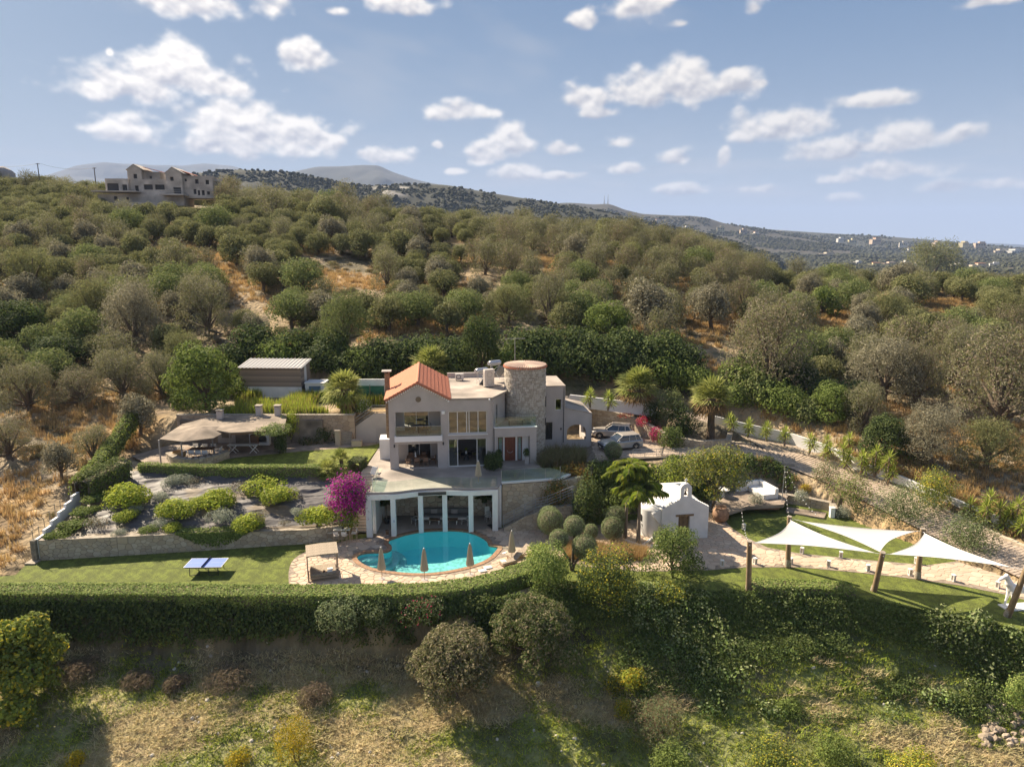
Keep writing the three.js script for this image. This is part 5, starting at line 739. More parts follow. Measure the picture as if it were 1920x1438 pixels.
part(o, 'parapet', metric(bx(5.5, 15.0, 6.46, 6.95, -10.05, -10.3)), plaster);
{ const a = V(9.3, 0, 0), b = V(10.95, 0, -3.1), g = W(rect(0, 3.6, -0.3, 6.42), [[1.35, 1.75, 3.7, 5.5]], 0.3); g.rotateY(Math.atan2(3.1, 1.65)).translate(9.12, 0, -0.005); part(o, 'corner_wall', g, plaster); const w = new THREE.Group(); w.name = 'window'; o.add(w); w.rotation.y = Math.atan2(3.1, 1.65); w.position.set(9.12, 0, -0.005); part(w, 'frame', merge([bx(1.35, 1.75, 3.7, 3.76, -0.12, -0.06), bx(1.35, 1.75, 5.44, 5.5, -0.12, -0.06), bx(1.35, 1.75, 4.56, 4.62, -0.12, -0.06)]), darkFrame); part(w, 'pane', bx(1.36, 1.74, 3.72, 5.48, -0.1, -0.09), glass); }
part(o, 'downpipe', merge([bar(V(9.36, -0.02, 0.07), V(9.36, 5.95, 0.07), 0.05, 0.05, 10), box(0.2, 0.22, 0.16, 9.36, 6.0, 0.08)]), pipeMat);
// entrance block
part(o, 'entrance_wall', W(rect(9.5, 13.4, -0.3, 3.56), [[9.76, 12.78, 0.14, 2.74]], 0.95), plaster); part(o, 'entrance_side', metric(bx(13.1, 13.4, -0.3, 3.56, -0.955, -3.4)), plaster); part(o, 'entrance_roof', metric(bx(9.52, 13.38, 3.2, 3.5, -0.96, -3.6)), roofDeck);
part(o, 'entrance_coping', rbx(9.44, 13.46, 3.565, 3.63, -0.3, 0.06, 0.01), whitePlain);
part(o, 'entrance_back', metric(bx(9.7, 13.05, 0, 3.18, -1.1, -1.25)), whitePlain);
const door = part(o, 'front_door', rbx(10.55, 11.55, 0.15, 2.42, -1.09, -1.0, 0.01), doorMat); part(door, 'handle', new THREE.TorusGeometry(0.28, 0.018, 6, 20, Math.PI * 0.8).rotateZ(Math.PI * 1.05).translate(11.05, 1.2, -0.97), aluMat);
for (const [a, b] of [[9.92, 10.36], [11.76, 12.18]]) { const w = windowUnit(o, a, b, 0.15, 2.42, -1.0, [], { name: 'sidelight', fm: doorMat }); }
part(o, 'door_frame', merge([bx(10.37, 10.54, 0.15, 2.5, -1.09, -0.97), bx(11.56, 11.74, 0.15, 2.5, -1.09, -0.972), bx(9.78, 12.76, 2.43, 2.7, -1.09, -0.968), bx(9.78, 9.91, 0.15, 2.42, -1.09, -0.974), bx(12.19, 12.76, 0.15, 2.42, -1.09, -0.976)]), whitePlain);
part(o, 'entrance_floor', metric(bx(9.4, 13.9, -0.1, 0.15, 0.9, -1.0)), terraceMat);
const r2 = new THREE.Group(); r2.name = 'roof_railing'; o.add(r2); part(r2, 'pane', bx(9.6, 11.5, 3.66, 4.55, -0.14, -0.128), railGlass); part(r2, 'pane', bx(11.53, 13.35, 3.66, 4.55, -0.14, -0.128), railGlass); part(r2, 'pane', bx(13.33, 13.342, 3.66, 4.55, -0.17, -1.9), railGlass); part(r2, 'clamp', merge([9.9, 11.3, 11.8, 13.1].map((x) => box(0.05, 0.1, 0.05, x, 3.68, -0.134))), aluMat);
// right block and wing
part(o, 'right_block', W(rect(14.4, 17.0, -0.6, 6.3), [[16.0, 16.66, 3.9, 5.05], [14.95, 15.75, 0.9, 2.7]], 0.3, -5.0), plaster); part(o, 'right_block_side', metric(bx(16.7, 17.0, -0.6, 6.3, -5.305, -10.3)), plaster); part(o, 'right_block_roof', metric(bx(14.45, 17.02, 6.3, 6.4, -4.96, -10.3)), roofDeck);
windowUnit(o, 16.0, 16.66, 3.9, 5.05, -5.1, [], {}); windowUnit(o, 14.95, 15.75, 0.9, 2.7, -5.1, [15.2, 15.45], { fm: darkFrame }); part(o, 'inner_wall', metric(bx(14.5, 16.68, 0, 6.2, -7.5, -7.6)), inner);
part(o, 'downpipe', bar(V(16.86, 0.6, -4.93), V(16.86, 6.2, -4.93), 0.04, 0.04, 8), darkFrame); part(o, 'wall_lamp', rbx(16.55, 16.66, 1.9, 2.1, -4.99, -4.9, 0.01), darkMat);
part(o, 'wing_wall', W([[17.01, -0.8], [19.6, -0.8], [19.6, 3.45], [17.01, 4.0]], [[17.25, 19.2, 0.75, 2.35, 0.75]], 0.28, -5.15), plaster); part(o, 'wing_side', W(rect(-10.2, -5.5, -0.8, 3.42), [[-9.4, -6.0, 0.4, 2.3]], 0.26).rotateY(-Math.PI / 2).translate(19.6, 0, 0), plaster);
part(o, 'wing_roof', metric(new THREE.ExtrudeGeometry(new THREE.Shape([V2(17.02, 4.0), V2(19.72, 3.43), V2(19.72, 3.55), V2(17.02, 4.12)]), { depth: 5.2, bevelEnabled: false }).translate(0, 0, -10.3)), roofDeck);
// flue on the left wall
part(o, 'flue_base', metric(rbx(-1.15, -0.02, -0.05, 1.95, -3.2, -5.0, 0.02)), white);
const fl = part(o, 'flue', metric(rbx(-0.5, -0.05, 1.95, 8.2, -3.7, -4.15, 0.02)), mat([0.33, 0.235, 0.15], 0.8, { map: rep(T.grain, 1.2) })); part(fl, 'cap', rbx(-0.75, 0.15, 8.36, 8.44, -3.45, -4.4, 0.02), pipeMat); part(fl, 'cap_legs', merge([[-0.46, -3.74], [-0.09, -3.74], [-0.46, -4.11], [-0.09, -4.11]].map(([x, z]) => bar(V(x, 8.18, z), V(x, 8.38, z), 0.02))), pipeMat);
for (const [x, y] of [[0.42, 2.2], [4.82, 2.3]]) part(o, 'wall_lamp', rbx(x - 0.06, x + 0.06, y - 0.13, y + 0.13, 0.001, 0.12, 0.02), darkMat);
part(o, 'wall_box', rbx(4.72, 5.0, 5.05, 5.32, 0.001, 0.14, 0.02), whitePlain);
for (const [x, y] of [[5.35, 6.25], [9.05, 6.3]]) part(o, 'floodlight', merge([new THREE.SphereGeometry(0.09, 10, 8).translate(x, y, 0.16), box(0.05, 0.05, 0.18, x, y, 0.08)]), whitePlain);
part(o, 'tower_core', new THREE.CylinderGeometry(1.96, 1.96, 9.2, 48).translate(12.85, 4.15, -4.0), jointMat);
// tower: coursed small stones round the drum
const tw = new THREE.Group(); tw.name = 'tower'; o.add(tw); const R = rng(3), lots = [0, 1, 2, 3].map(() => []), tm = [[0.40, 0.36, 0.30], [0.46, 0.42, 0.36], [0.35, 0.315, 0.265], [0.50, 0.46, 0.40]].map((c) => mat(c, 0.92));
for (let y = -0.4; y < 8.62;) { const h = 0.14 + 0.09 * R(); let a = R() * 0.1; while (a < 6.28) { const w = (0.18 + 0.26 * R()) / 2; const a1 = Math.min(a + w, 6.285); if (a1 - a > 0.03) lots[Math.floor(R() * 4)].push(curvedStone(12.85, -4.0, 1.96, 0.03 + 0.035 * R(), a + 0.005, a1 - 0.005, y + 0.008, y + h - 0.008)); a = a1; } y += h; }
lots.forEach((l, i) => stuffPart(tw, 'stones', merge(l), tm[i]));
const cone = new THREE.ConeGeometry(2.04, 0.3, 48, 1, true).translate(12.85, 8.86, -4.0); part(tw, 'tower_roof', cone, terracotta[2]); { const tl = [], ends = []; for (let i = 0; i < 56; i++) { const a = i / 56 * 6.283, g = new THREE.CylinderGeometry(0.035, 0.10, 2.0, 6, 1).rotateZ(-Math.PI / 2 + 0.14).translate(-1.03, 0.13, 0).rotateY(a).translate(12.85, 8.74, -4.0); tl.push(g); ends.push(box(0.14, 0.11, 0.12, -2.05, 8.64, 0).rotateY(a).translate(12.85, 0, -4.0)); } stuffPart(tw, 'roof_tiles', merge(tl), mat([0.44, 0.32, 0.255], 0.9)); stuffPart(tw, 'eave_tiles', merge(ends), terracotta[0]); }
for (const [y0, y1, a] of [[4.7, 5.7, -0.32], [2.9, 3.6, -0.32]]) { const g = rbx(-0.15, 0.15, y0, y1, 1.88, 2.08, 0.01); const w = part(tw, 'window_frame', g.rotateY(Math.PI / 2 + a).translate(12.85, 0, -4.0), darkFrame); part(w, 'pane', bx(-0.1, 0.1, y0 + 0.06, y1 - 0.06, 2.07, 2.09).rotateY(Math.PI / 2 + a).translate(12.85, 0, -4.0), glass); }
}
function curvedStone(cx, cz, r, th, a0, a1, y0, y1) { const pt = (a, y, rr) => [cx + Math.cos(a) * rr, y, cz + Math.sin(a) * rr], pos = [], b = 0.008, tri = (p, q, s) => pos.push(...p, ...q, ...s), quad = (p, q, s, t) => { tri(p, q, s); tri(p, s, t); }; const A = pt(a0, y0, r), B = pt(a1, y0, r), C = pt(a1, y1, r), D = pt(a0, y1, r), E = pt(a0 + b, y0 + 0.012, r + th), F = pt(a1 - b, y0 + 0.012, r + th), G = pt(a1 - b, y1 - 0.012, r + th), H = pt(a0 + b, y1 - 0.012, r + th); quad(E, H, G, F); quad(A, E, F, B); quad(B, F, G, C); quad(C, G, H, D); quad(D, H, E, A); const g = new THREE.BufferGeometry(); g.setAttribute('position', new THREE.Float32BufferAttribute(pos, 3)); return g; }
// things on the roof
function solarHeater(u, v, label, y, L = 1.5) {
const p = local(u, L1 * 0 + y - 0, v), o = thing('solar_water_heater', label, 'water heater', [p.x, p.y, p.z], villaTurn + 0.5);
const tank = part(o, 'tank', new THREE.CapsuleGeometry(0.27, L - 0.54, 6, 18).rotateZ(Math.PI / 2).translate(0, 1.35, -0.3), aluMat); part(tank, 'end_cap', new THREE.CylinderGeometry(0.2, 0.2, 0.05, 16).rotateZ(Math.PI / 2).translate(-L / 2 - 0.01, 1.35, -0.3), metalGrey);
part(o, 'collector', rbx(-0.55, 0.55, -0.04, 0.04, -0.95, 0.95, 0.01).rotateX(-0.75 + Math.PI).translate(0, 0.62, 0.65), mat([0.10, 0.12, 0.15], 0.25));
part(o, 'stand', merge([[-0.5, 1], [0.5, 1]].flatMap(([x]) => [bar(V(x, 0, -0.5), V(x, 1.15, -0.3), 0.02), bar(V(x, 0, 0.1), V(x, 1.15, -0.3), 0.02), bar(V(x, 0, 1.3), V(x, 1.1, -0.2), 0.02), bar(V(-0.5, 0.2, -0.45), V(0.5, 1.0, -0.35), 0.015), bar(V(0.5, 0.2, -0.45), V(-0.5, 1.0, -0.35), 0.015)])), aluMat); return o;
}
solarHeater(9.0, 6.2, 'solar water heater with silver tank left of the tall unit on the roof', 6.47); solarHeater(10.4, 7.4, 'higher solar water heater with silver tank beside the stone tower', 7.0);
{ const p = local(9.4, 6.47, 4.8), o = thing('heat_pump', 'tall beige heat pump unit standing on the flat roof', 'heat pump', p, villaTurn + 0.35); part(o, 'casing', rbx(-0.5, 0.5, 0.08, 1.75, -0.22, 0.22, 0.03), mat([0.55, 0.51, 0.46], 0.6)); for (const y of [0.5, 1.25]) part(o, 'fan_grille', new THREE.TorusGeometry(0.26, 0.02, 6, 24).translate(0, y, 0.235), pipeMat); part(o, 'side_louvres', merge([...Array(12)].map((_, i) => box(0.03, 0.02, 0.36, -0.515, 0.3 + i * 0.11, 0))), pipeMat); part(o, 'foot', merge([box(0.9, 0.08, 0.06, 0, 0.04, 0.15), box(0.9, 0.08, 0.06, 0, 0.04, -0.15)]), darkMat); }
{ const p = local(6.7, 6.47, 8.4), o = thing('air_conditioner', 'small air conditioner box on the flat roof by the gable', 'air conditioner', p, villaTurn); part(o, 'casing', rbx(-0.42, 0.42, 0.1, 0.72, -0.16, 0.16, 0.02), mat([0.6, 0.57, 0.52], 0.6)); part(o, 'fan_grille', new THREE.TorusGeometry(0.22, 0.025, 6, 20).translate(-0.1, 0.41, 0.17), darkMat); part(o, 'foot', merge([box(0.06, 0.1, 0.36, -0.3, 0.05, 0), box(0.06, 0.1, 0.36, 0.3, 0.05, 0)]), darkMat); }
{ const p = local(11.4, 6.47, 8.6), o = thing('satellite_dish', 'pale satellite dish behind the stone tower on the roof', 'satellite dish', p, 0.6); part(o, 'dish', new THREE.SphereGeometry(0.8, 20, 8, 0, Math.PI * 2, 0, 0.75).scale(1, 0.6, 1).rotateX(Math.PI * 0.62).translate(0, 0.9, -0.3), new THREE.MeshStandardMaterial({ color: lin(0.55, 0.52, 0.48), roughness: 0.7, side: THREE.DoubleSide })); part(o, 'mast', bar(V(0, 0, 0), V(0, 0.8, 0), 0.04), pipeMat); }
{ const p = local(12.0, 8.9, 5.2), o = thing('tv_antenna', 'thin television antenna on a mast behind the stone tower', 'antenna', p, villaTurn); part(o, 'mast', bar(V(0, -0.4, 0), V(0, 2.3, 0), 0.03), metalGrey); part(o, 'boom', bar(V(-1.0, 2.2, 0), V(1.0, 2.2, 0), 0.02), metalGrey); part(o, 'elements', merge([...Array(11)].map((_, i) => bar(V(-0.95 + i * 0.19, 2.2, -0.2), V(-0.95 + i * 0.19, 2.24, 0.2), 0.01, 0.01, 5))), metalGrey); }
// ------------------------------------------------------------------ pool house under the terrace
const cols = [[693.6, 1006.6], [739, 1005], [790, 998.3], [835, 996], [883.5, 997], [928.7, 994.6]].map(([a, b]) => P(a, b));
const frontCurve = new THREE.CatmullRomCurve3([cols[0].clone().add(V(-0.2, 0, 0)), ...cols.slice(1, 5), cols[5].clone().add(V(0.2, 0, 0))], false, 'centripetal'), front = frontCurve.getPoints(40).map((p) => [p.x, p.z]);
function ribbon(line, d0, d1, y0, y1) { const a = line.map(([x, z], i) => { const [p, q] = line[Math.max(0, i - 1)], [r, s] = line[Math.min(line.length - 1, i + 1)], dx = r - p, dz = s - q, l = Math.hypot(dx, dz); return [x, z, -dz / l, dx / l]; }); return metric(slab([...a.map(([x, z, nx, nz]) => [x + nx * d0, z + nz * d0]), ...a.reverse().map(([x, z, nx, nz]) => [x + nx * d1, z + nz * d1])], y1, y1 - y0)); }
{
const o = thing('pool_house', 'white columned pool house under the terrace with wavy front', 'pool house', [0, 0, 0]);
cols.forEach((c, i) => { const w = i === 0 || i === 5 ? 0.24 : 0.2; part(o, 'column', metric(rbx(c.x - w, c.x + w, 0.02, 3.3, c.z - 0.2, c.z + 0.2, 0.012)), white); });
part(o, 'beam', ribbon(front, -0.22, 0.24, 3.29, 3.70), white);
part(o, 'awning_box', merge([beam(V(cols[2].x - 0.15, 3.52, cols[2].z + 0.3), V(cols[3].x + 0.15, 3.52, cols[3].z + 0.3), 0.16, 0.24)]), darkMat);
part(o, 'side_wall', metric(bx(-11.75, -11.4, 0, 3.69, -56.1, -60.4)), white); part(o, 'side_wall', metric(bx(-1.25, -0.9, 0, 3.69, -57.45, -60.4)), white);
part(o, 'floor', holed([[-11.4, -56.0], [cols[1].x, cols[1].z - 0.25], [cols[2].x, cols[2].z - 0.3], [cols[3].x, cols[3].z - 0.3], [cols[4].x, cols[4].z - 0.25], [-1.25, -57.2], [-1.25, -60.2], [-11.4, -60.2]], [], 0.026, 0.1), terraceMat);
const R = rng(8), loose = wallStone.map(() => []); for (const c of voronoi(-11.4, -1.25, 0, 3.66, 190, 17, 1, 0.75)) { const k = Math.floor(R() * 5); part(o, 'stone', stoneGeo(shrink(c, 0.016), 0.05, (u, v, w) => [u, v, -60.2 + w], 0.02), wallStone[k]); } part(o, 'back_wall', metric(bx(-11.4, -1.25, 0, 3.66, -60.2, -60.5)), jointMat);
for (const c of voronoi(-60.2, -57.5, 0, 3.66, 44, 18, 1, 0.75)) part(o, 'stone', stoneGeo(shrink(c, 0.016), 0.05, (u, v, w) => [-1.25 - w, v, u], 0.02), wallStone[Math.floor(R() * 5)]);
}
// terrace slab with its thin edge, glass railing
{
const right = [[-0.95, -58.0], [4.25, -59.12], [5.2, -60.4], [3.4, -62.6], [3.2, -66]];
struct('terrace', holed([...front.map(([x, z]) => [x, z + 0.12]), ...right, [3.0, -66], [-1, -66], [-13.4, -64], [-13.4, -61.0], [-11.7, -60.9]], [], L1, 0.1), terraceMat);
struct('terrace', holed([[-13.4, -64.0], [-1, -66.0], [3, -66.0], [3, -63.9], [-2.1, -62.4], [-2.1, -62.4]].slice(0, 3).concat([[3, -74], [-13.4, -74]]), [], L1 - 0.008, 0.1), terraceMat);
const o = thing('glass_railing', 'frameless glass railing along the wavy terrace edge above the pool', 'railing', [0, 0, 0]), pts = frontCurve.getPoints(64).map((p) => V(p.x, L1, p.z + 0.0)); part(o, 'base_channel', ribbon(front, -0.06, 0.06, L1 + 0.003, L1 + 0.09), pipeMat);
for (let i = 0; i < 8; i++) { const seg = pts.slice(i * 8, i * 8 + 9), pos = []; for (let k = 0; k < 8; k++) { const a = seg[k], b = seg[k + 1]; if (k === 7) b.lerp(a, 0.06); for (const q of [[a, 0.09], [b, 0.09], [b, 0.98], [a, 0.09], [b, 0.98], [a, 0.98]]) pos.push(q[0].x, L1 + q[1], q[0].z); } const g = new THREE.BufferGeometry(); g.setAttribute('position', new THREE.Float32BufferAttribute(pos, 3)); g.computeVertexNormals(); part(o, 'pane', g, railGlass); }
const q = thing('glass_railing', 'straight glass railing above the stone wall right of the pool house', 'railing', [0, 0, 0]), L = [V(-0.9, L1, -58.05), V(1.1, L1, -58.48), V(2.9, L1, -58.86), V(4.2, L1, -59.14), V(5.1, L1, -60.3)];
for (let i = 0; i < 4; i++) { part(q, 'pane', beam(L[i].clone().add(V(0.02, 0.62, 0)), L[i + 1].clone().add(V(-0.02, 0.62, 0)), 0.012, 1.0), railGlass); } part(q, 'curb', merge([0, 1, 2, 3].map((i) => beam(L[i].clone().add(V(0, 0.03, 0)), L[i + 1].clone().add(V(0, 0.03, 0)), 0.3, 0.14 + i * 0.003))), white); for (const i of [0, 3]) part(q, 'post', bar(L[i].clone().add(V(0, 0.1, 0.03)), L[i].clone().add(V(0, 1.15, 0.03)), 0.025), metalGrey);
const s = thing('glass_railing', 'short glass railing at the left end of the terrace by the stair', 'railing', [0, 0, 0]); part(s, 'pane', beam(V(-11.55, L1 + 0.5, -56.2), V(-11.75, L1 + 0.5, -59.6), 0.012, 0.95), railGlass); for (const z of [-56.2, -57.9, -59.6]) part(s, 'post', bar(V(-11.6 - (-z - 56.2) * 0.05, L1, z), V(-11.6 - (-z - 56.2) * 0.05, L1 + 1.05, z), 0.03), whitePlain);
}
// stair up the left side of the pool house, stair rail on the right
{
const o = thing('garden_stair', 'stone stair climbing beside the purple bougainvillea', 'stair', [0, 0, 0]), sm = [mat([0.42, 0.36, 0.29], 0.9), mat([0.46, 0.40, 0.33], 0.9)]; for (let i = 0; i < 21; i++) part(o, 'step', rbx(-13.55, -11.78, 0.02, 0.19 + i * 0.181, -56.4 - i * 0.225, -56.4 - 0.24 - i * 0.225 - (i === 20 ? 1 : 0), 0.012), sm[i % 2]);
const r = thing('stair_railing', 'grey metal handrail climbing the stone stair right of the pool house', 'railing', [0, 0, 0]), a = V(-0.75, 0.35, -56.75), b = V(2.0, 1.75, -57.0), c = V(3.0, 1.95, -57.1), d = V(5.2, 2.7, -57.6); for (const h of [0.25, 0.5, 0.75, 1.0]) part(r, 'rail', merge([bar(a.clone().add(V(0, h, 0)), b.clone().add(V(0, h, 0)), 0.022), bar(b.clone().add(V(0, h, 0)), c.clone().add(V(0, h, 0)), 0.022), bar(c.clone().add(V(0, h, 0)), d.clone().add(V(0, h, 0)), 0.022)]), metalGrey); for (const [p, q, n] of [[a, b, 3], [b, c, 1], [c, d, 2]]) for (let i = 0; i <= n; i++) { const m = p.clone().lerp(q, i / n); part(r, 'post', bar(m, m.clone().add(V(0, 1.02, 0)), 0.025), metalGrey); }
}
// ------------------------------------------------------------------ furniture
const at = (px, py, h) => P(px, py, h);
function chairProto(seat, frame, { sh = 0.45, w = 0.46, back = 0.42, arms = false, cross = false } = {}) { const o = new THREE.Group(); part(o, 'seat', rbx(-w / 2, w / 2, sh - 0.05, sh, -w / 2, w / 2, 0.02), seat); part(o, 'backrest', rbx(-w / 2, w / 2, sh + 0.08, sh + back, -w / 2 - 0.03, -w / 2 + 0.02, 0.02).rotateX(0), seat); for (const [x, z] of [[-1, -1], [1, -1], [-1, 1], [1, 1]]) part(o, 'leg', bar(V(x * w * 0.48, 0, z * w * 0.48), V(x * w * 0.42, z < 0 ? sh + back * 0.9 : sh - 0.03, z * w * 0.45), 0.02), frame); if (arms) for (const x of [-1, 1]) part(o, 'armrest', merge([rbx(x * w / 2 - 0.03, x * w / 2 + 0.03, sh + 0.18, sh + 0.22, -w / 2, w / 2, 0.01), bar(V(x * w / 2, sh - 0.02, w / 2 - 0.03), V(x * w / 2, sh + 0.2, w / 2 - 0.03), 0.02)]), frame); if (cross) part(o, 'footrest', merge([bar(V(-w * 0.46, sh * 0.4, w * 0.46), V(w * 0.46, sh * 0.4, w * 0.46), 0.015), bar(V(-w * 0.46, sh * 0.4, -w * 0.46), V(w * 0.46, sh * 0.4, -w * 0.46), 0.015)]), frame); return o; }
function tableGroup(name, label, pos, turn, w, d, h, top, leg, lt = 0.03) { const o = thing(name, label, 'table', pos, turn); part(o, 'table_top', rbx(-w / 2, w / 2, h - 0.05, h, -d / 2, d / 2, 0.015), top); for (const [x, z] of [[-1, -1], [1, -1], [-1, 1], [1, 1]]) part(o, 'leg', bar(V(x * (w / 2 - 0.08), 0, z * (d / 2 - 0.08)), V(x * (w / 2 - 0.08), h - 0.04, z * (d / 2 - 0.08)), lt), leg); return o; }
const ivoryPlastic = mat([0.66, 0.60, 0.53], 0.5), woodLeg = mat([0.42, 0.30, 0.19], 0.7), whiteFurn = mat([0.72, 0.70, 0.66], 0.55);
// bar table by the wall
{
const c = P(642, 1014), t = tableGroup('bar_table', 'white bar table with four stools by the garden wall', c, 0.05, 1.35, 0.6, 1.05, whiteFurn, woodLeg);
const st = chairProto(ivoryPlastic, woodLeg, { sh: 0.75, w: 0.42, back: 0.35, cross: true });
[[-0.98, 0.05, Math.PI / 2, 'left end'], [1.0, 0.1, -Math.PI / 2, 'right end'], [-0.33, 0.62, Math.PI, 'front side, left'], [0.33, 0.62, Math.PI, 'front side, right'], [-0.3, -0.6, 0, 'wall side, left'], [0.3, -0.6, 0, 'wall side, right']].forEach(([x, z, r, s]) => place(st, 'bar_stool', `ivory bar stool at the white bar table, ${s}`, 'stool', V(c.x + x, 0.02, c.z + z), 1, r, 'stools at the bar table'));
const b = thing('bowl', 'small dark bowl on the white bar table', 'bowl', [c.x + 0.05, 1.05, c.z]); part(b, 'body', new THREE.LatheGeometry([V2(0.04, 0), V2(0.13, 0.07), V2(0.115, 0.07), V2(0.03, 0.015)], 18), darkMat);
}
// canopy day bed
{
const c = P(604, 1081), o = thing('canopy_daybed', 'taupe canopy day bed on the paved left end of the pool deck', 'daybed', [c.x, 0.03, c.z - 0.2], 0.30), fr = mat([0.30, 0.235, 0.18], 0.7);
for (const [x, z] of [[-1.05, -0.95], [1.05, -0.95], [-1.05, 0.95], [1.05, 0.95]]) part(o, 'post', rbx(x - 0.035, x + 0.035, 0, 2.0, z - 0.035, z + 0.035, 0.01), fr);
const cn = part(o, 'canopy', metric(new THREE.ExtrudeGeometry(new THREE.Shape([V2(-1.12, 1.98), V2(1.12, 1.98), V2(1.12, 2.04), V2(0, 2.08), V2(-1.12, 2.04)]), { depth: 2.06, bevelEnabled: false }).translate(0, 0, -1.03)), beigeFab); part(cn, 'side_curtain', metric(rbx(-1.10, -1.085, 0.55, 1.98, -0.9, 0.9, 0.006)), beigeFab); part(cn, 'side_curtain', metric(rbx(1.085, 1.10, 1.35, 1.98, -0.9, -0.2, 0.006)), beigeFab);
part(o, 'mattress', metric(rbx(-0.85, 0.95, 0.3, 0.48, -0.85, 0.85, 0.05)), beigeFab); part(o, 'bed_frame', rbx(-0.92, 1.0, 0.12, 0.3, -0.9, 0.9, 0.02), fr); part(o, 'bottom_rail', merge([bx(-1.02, 1.02, 0.04, 0.09, 0.92, 0.97), bx(-1.07, -1.02, 0.04, 0.09, -0.92, 0.92)]), fr);
for (const [x, z, s] of [[0.55, 0.0, 'back'], [0.62, 0.38, 'front']]) { const t = thing('folded_towel', `white folded towel on the canopy day bed, the ${s} one`, 'towel', [c.x + x, 0.51, c.z - 0.2 + z], 0.3, 'towels on the day bed'); part(t, 'cloth', rbx(-0.19, 0.19, 0, 0.06, -0.12, 0.12, 0.025), whitePlain); }
const h = thing('straw_hat', 'small brown hat lying on the day bed', 'hat', [c.x + 0.2, 0.51, c.z + 0.2]); part(h, 'brim', new THREE.LatheGeometry([V2(0, 0.012), V2(0.17, 0.004), V2(0.17, 0), V2(0, 0)], 18), brownMat); part(h, 'crown', new THREE.SphereGeometry(0.085, 14, 8, 0, 6.3, 0, 1.6).translate(0, 0.01, 0), brownMat);
}
// closed parasols
function parasol(p, label, s = 1) { const o = thing('closed_parasol', label, 'parasol', p, 0, 'closed parasols round the pool'), pos = [], n = 16; part(o, 'pole', bar(V(0, 0, 0), V(0, 2.45 * s, 0), 0.025, 0.02), woodLeg); part(o, 'finial', new THREE.SphereGeometry(0.05, 10, 8).translate(0, 2.47 * s, 0), whitePlain); const prof = [[2.42, 0.06], [2.2, 0.13], [1.5, 0.21], [0.85, 0.30], [0.75, 0.24]]; const ring = prof.map(([y, r]) => [...Array(n * 2)].map((_, i) => { const a = i / (n * 2) * 6.2832, k = i % 2 ? 0.72 : 1.05; return [Math.cos(a) * r * k, y * s, Math.sin(a) * r * k]; })); for (let i = 0; i < ring.length - 1; i++) for (let j = 0; j < n * 2; j++) { const k = (j + 1) % (n * 2); pos.push(...ring[i][j], ...ring[i][k], ...ring[i + 1][k], ...ring[i][j], ...ring[i + 1][k], ...ring[i + 1][j]); } const g = new THREE.BufferGeometry(); g.setAttribute('position', new THREE.Float32BufferAttribute(pos, 3)); part(o, 'canopy', g, parasolMat); part(o, 'base', new THREE.CylinderGeometry(0.25, 0.27, 0.06, 20).translate(0, 0.03, 0), pipeMat); return o; }
const parasolMat = new THREE.MeshStandardMaterial({ color: lin(0.48, 0.43, 0.33), roughness: 0.95, side: THREE.DoubleSide });
parasol(P(716, 1086), 'closed parasol in front of the pool steps'); parasol(P(796, 1088), 'closed parasol before the middle of the pool'); parasol(P(881.5, 1078), 'closed parasol before the right half of the pool'); parasol(P(959.5, 1052), 'closed parasol between the two sun loungers');
{ const p = P(896, 912, L1); parasol([p.x, L1, p.z - 0.9], 'pale closed parasol on the terrace behind the glass', 0.8); }
// loungers
function lounger(p, turn, label) { const o = thing('sun_lounger', label, 'sun lounger', p, turn, 'sun loungers by the pool'); part(o, 'frame', merge([bx(-0.33, -0.28, 0.24, 0.3, -1.0, 0.9), bx(0.28, 0.33, 0.24, 0.3, -1.0, 0.9), bx(-0.28, 0.28, 0.24, 0.29, 0.84, 0.9)]), woodLeg); for (const [x, z] of [[-0.3, -0.8], [0.3, -0.8], [-0.3, 0.8], [0.3, 0.8]]) part(o, 'leg', bx(x - 0.03, x + 0.03, 0, 0.24, z - 0.03, z + 0.03), woodLeg); part(o, 'cushion', metric(rbx(-0.3, 0.3, 0.3, 0.37, -0.35, 0.9, 0.03)), beigeFab); part(o, 'backrest', metric(rbx(-0.3, 0.3, -0.035, 0.035, -0.8, 0, 0.03).rotateX(0.72).translate(0, 0.35, -0.34)), beigeFab); return o; }
lounger(P(972, 1046), -1.0, 'sun lounger right of the last parasol, further from the hedge'); lounger(P(958, 1058), -1.0, 'sun lounger left of the last parasol beside the hedge');
{ const p = P(944, 1060), t = tableGroup('side_table', 'tiny white side table before the sun loungers', p, 0.4, 0.4, 0.4, 0.38, whiteFurn, whiteFurn, 0.02); const q = thing('folded_towel', 'white folded towel on the left sun lounger', 'towel', [P(946, 1046).x, 0.40, P(946, 1050).z - 0.3], 0.5); part(q, 'cloth', rbx(-0.16, 0.16, 0, 0.07, -0.11, 0.11, 0.025), whitePlain); }
for (const [px, py, i] of [[905, 1072, 'left'], [915, 1066, 'right']]) { const q = thing('floor_cushion', `pale flat cushion on the deck before the hedge, ${i} of two`, 'cushion', P(px, py), 0.4, 'pale cushions by the hedge'); part(q, 'cover', rbx(-0.3, 0.3, 0.04, 0.13, -0.22, 0.22, 0.04), whiteFurn); }
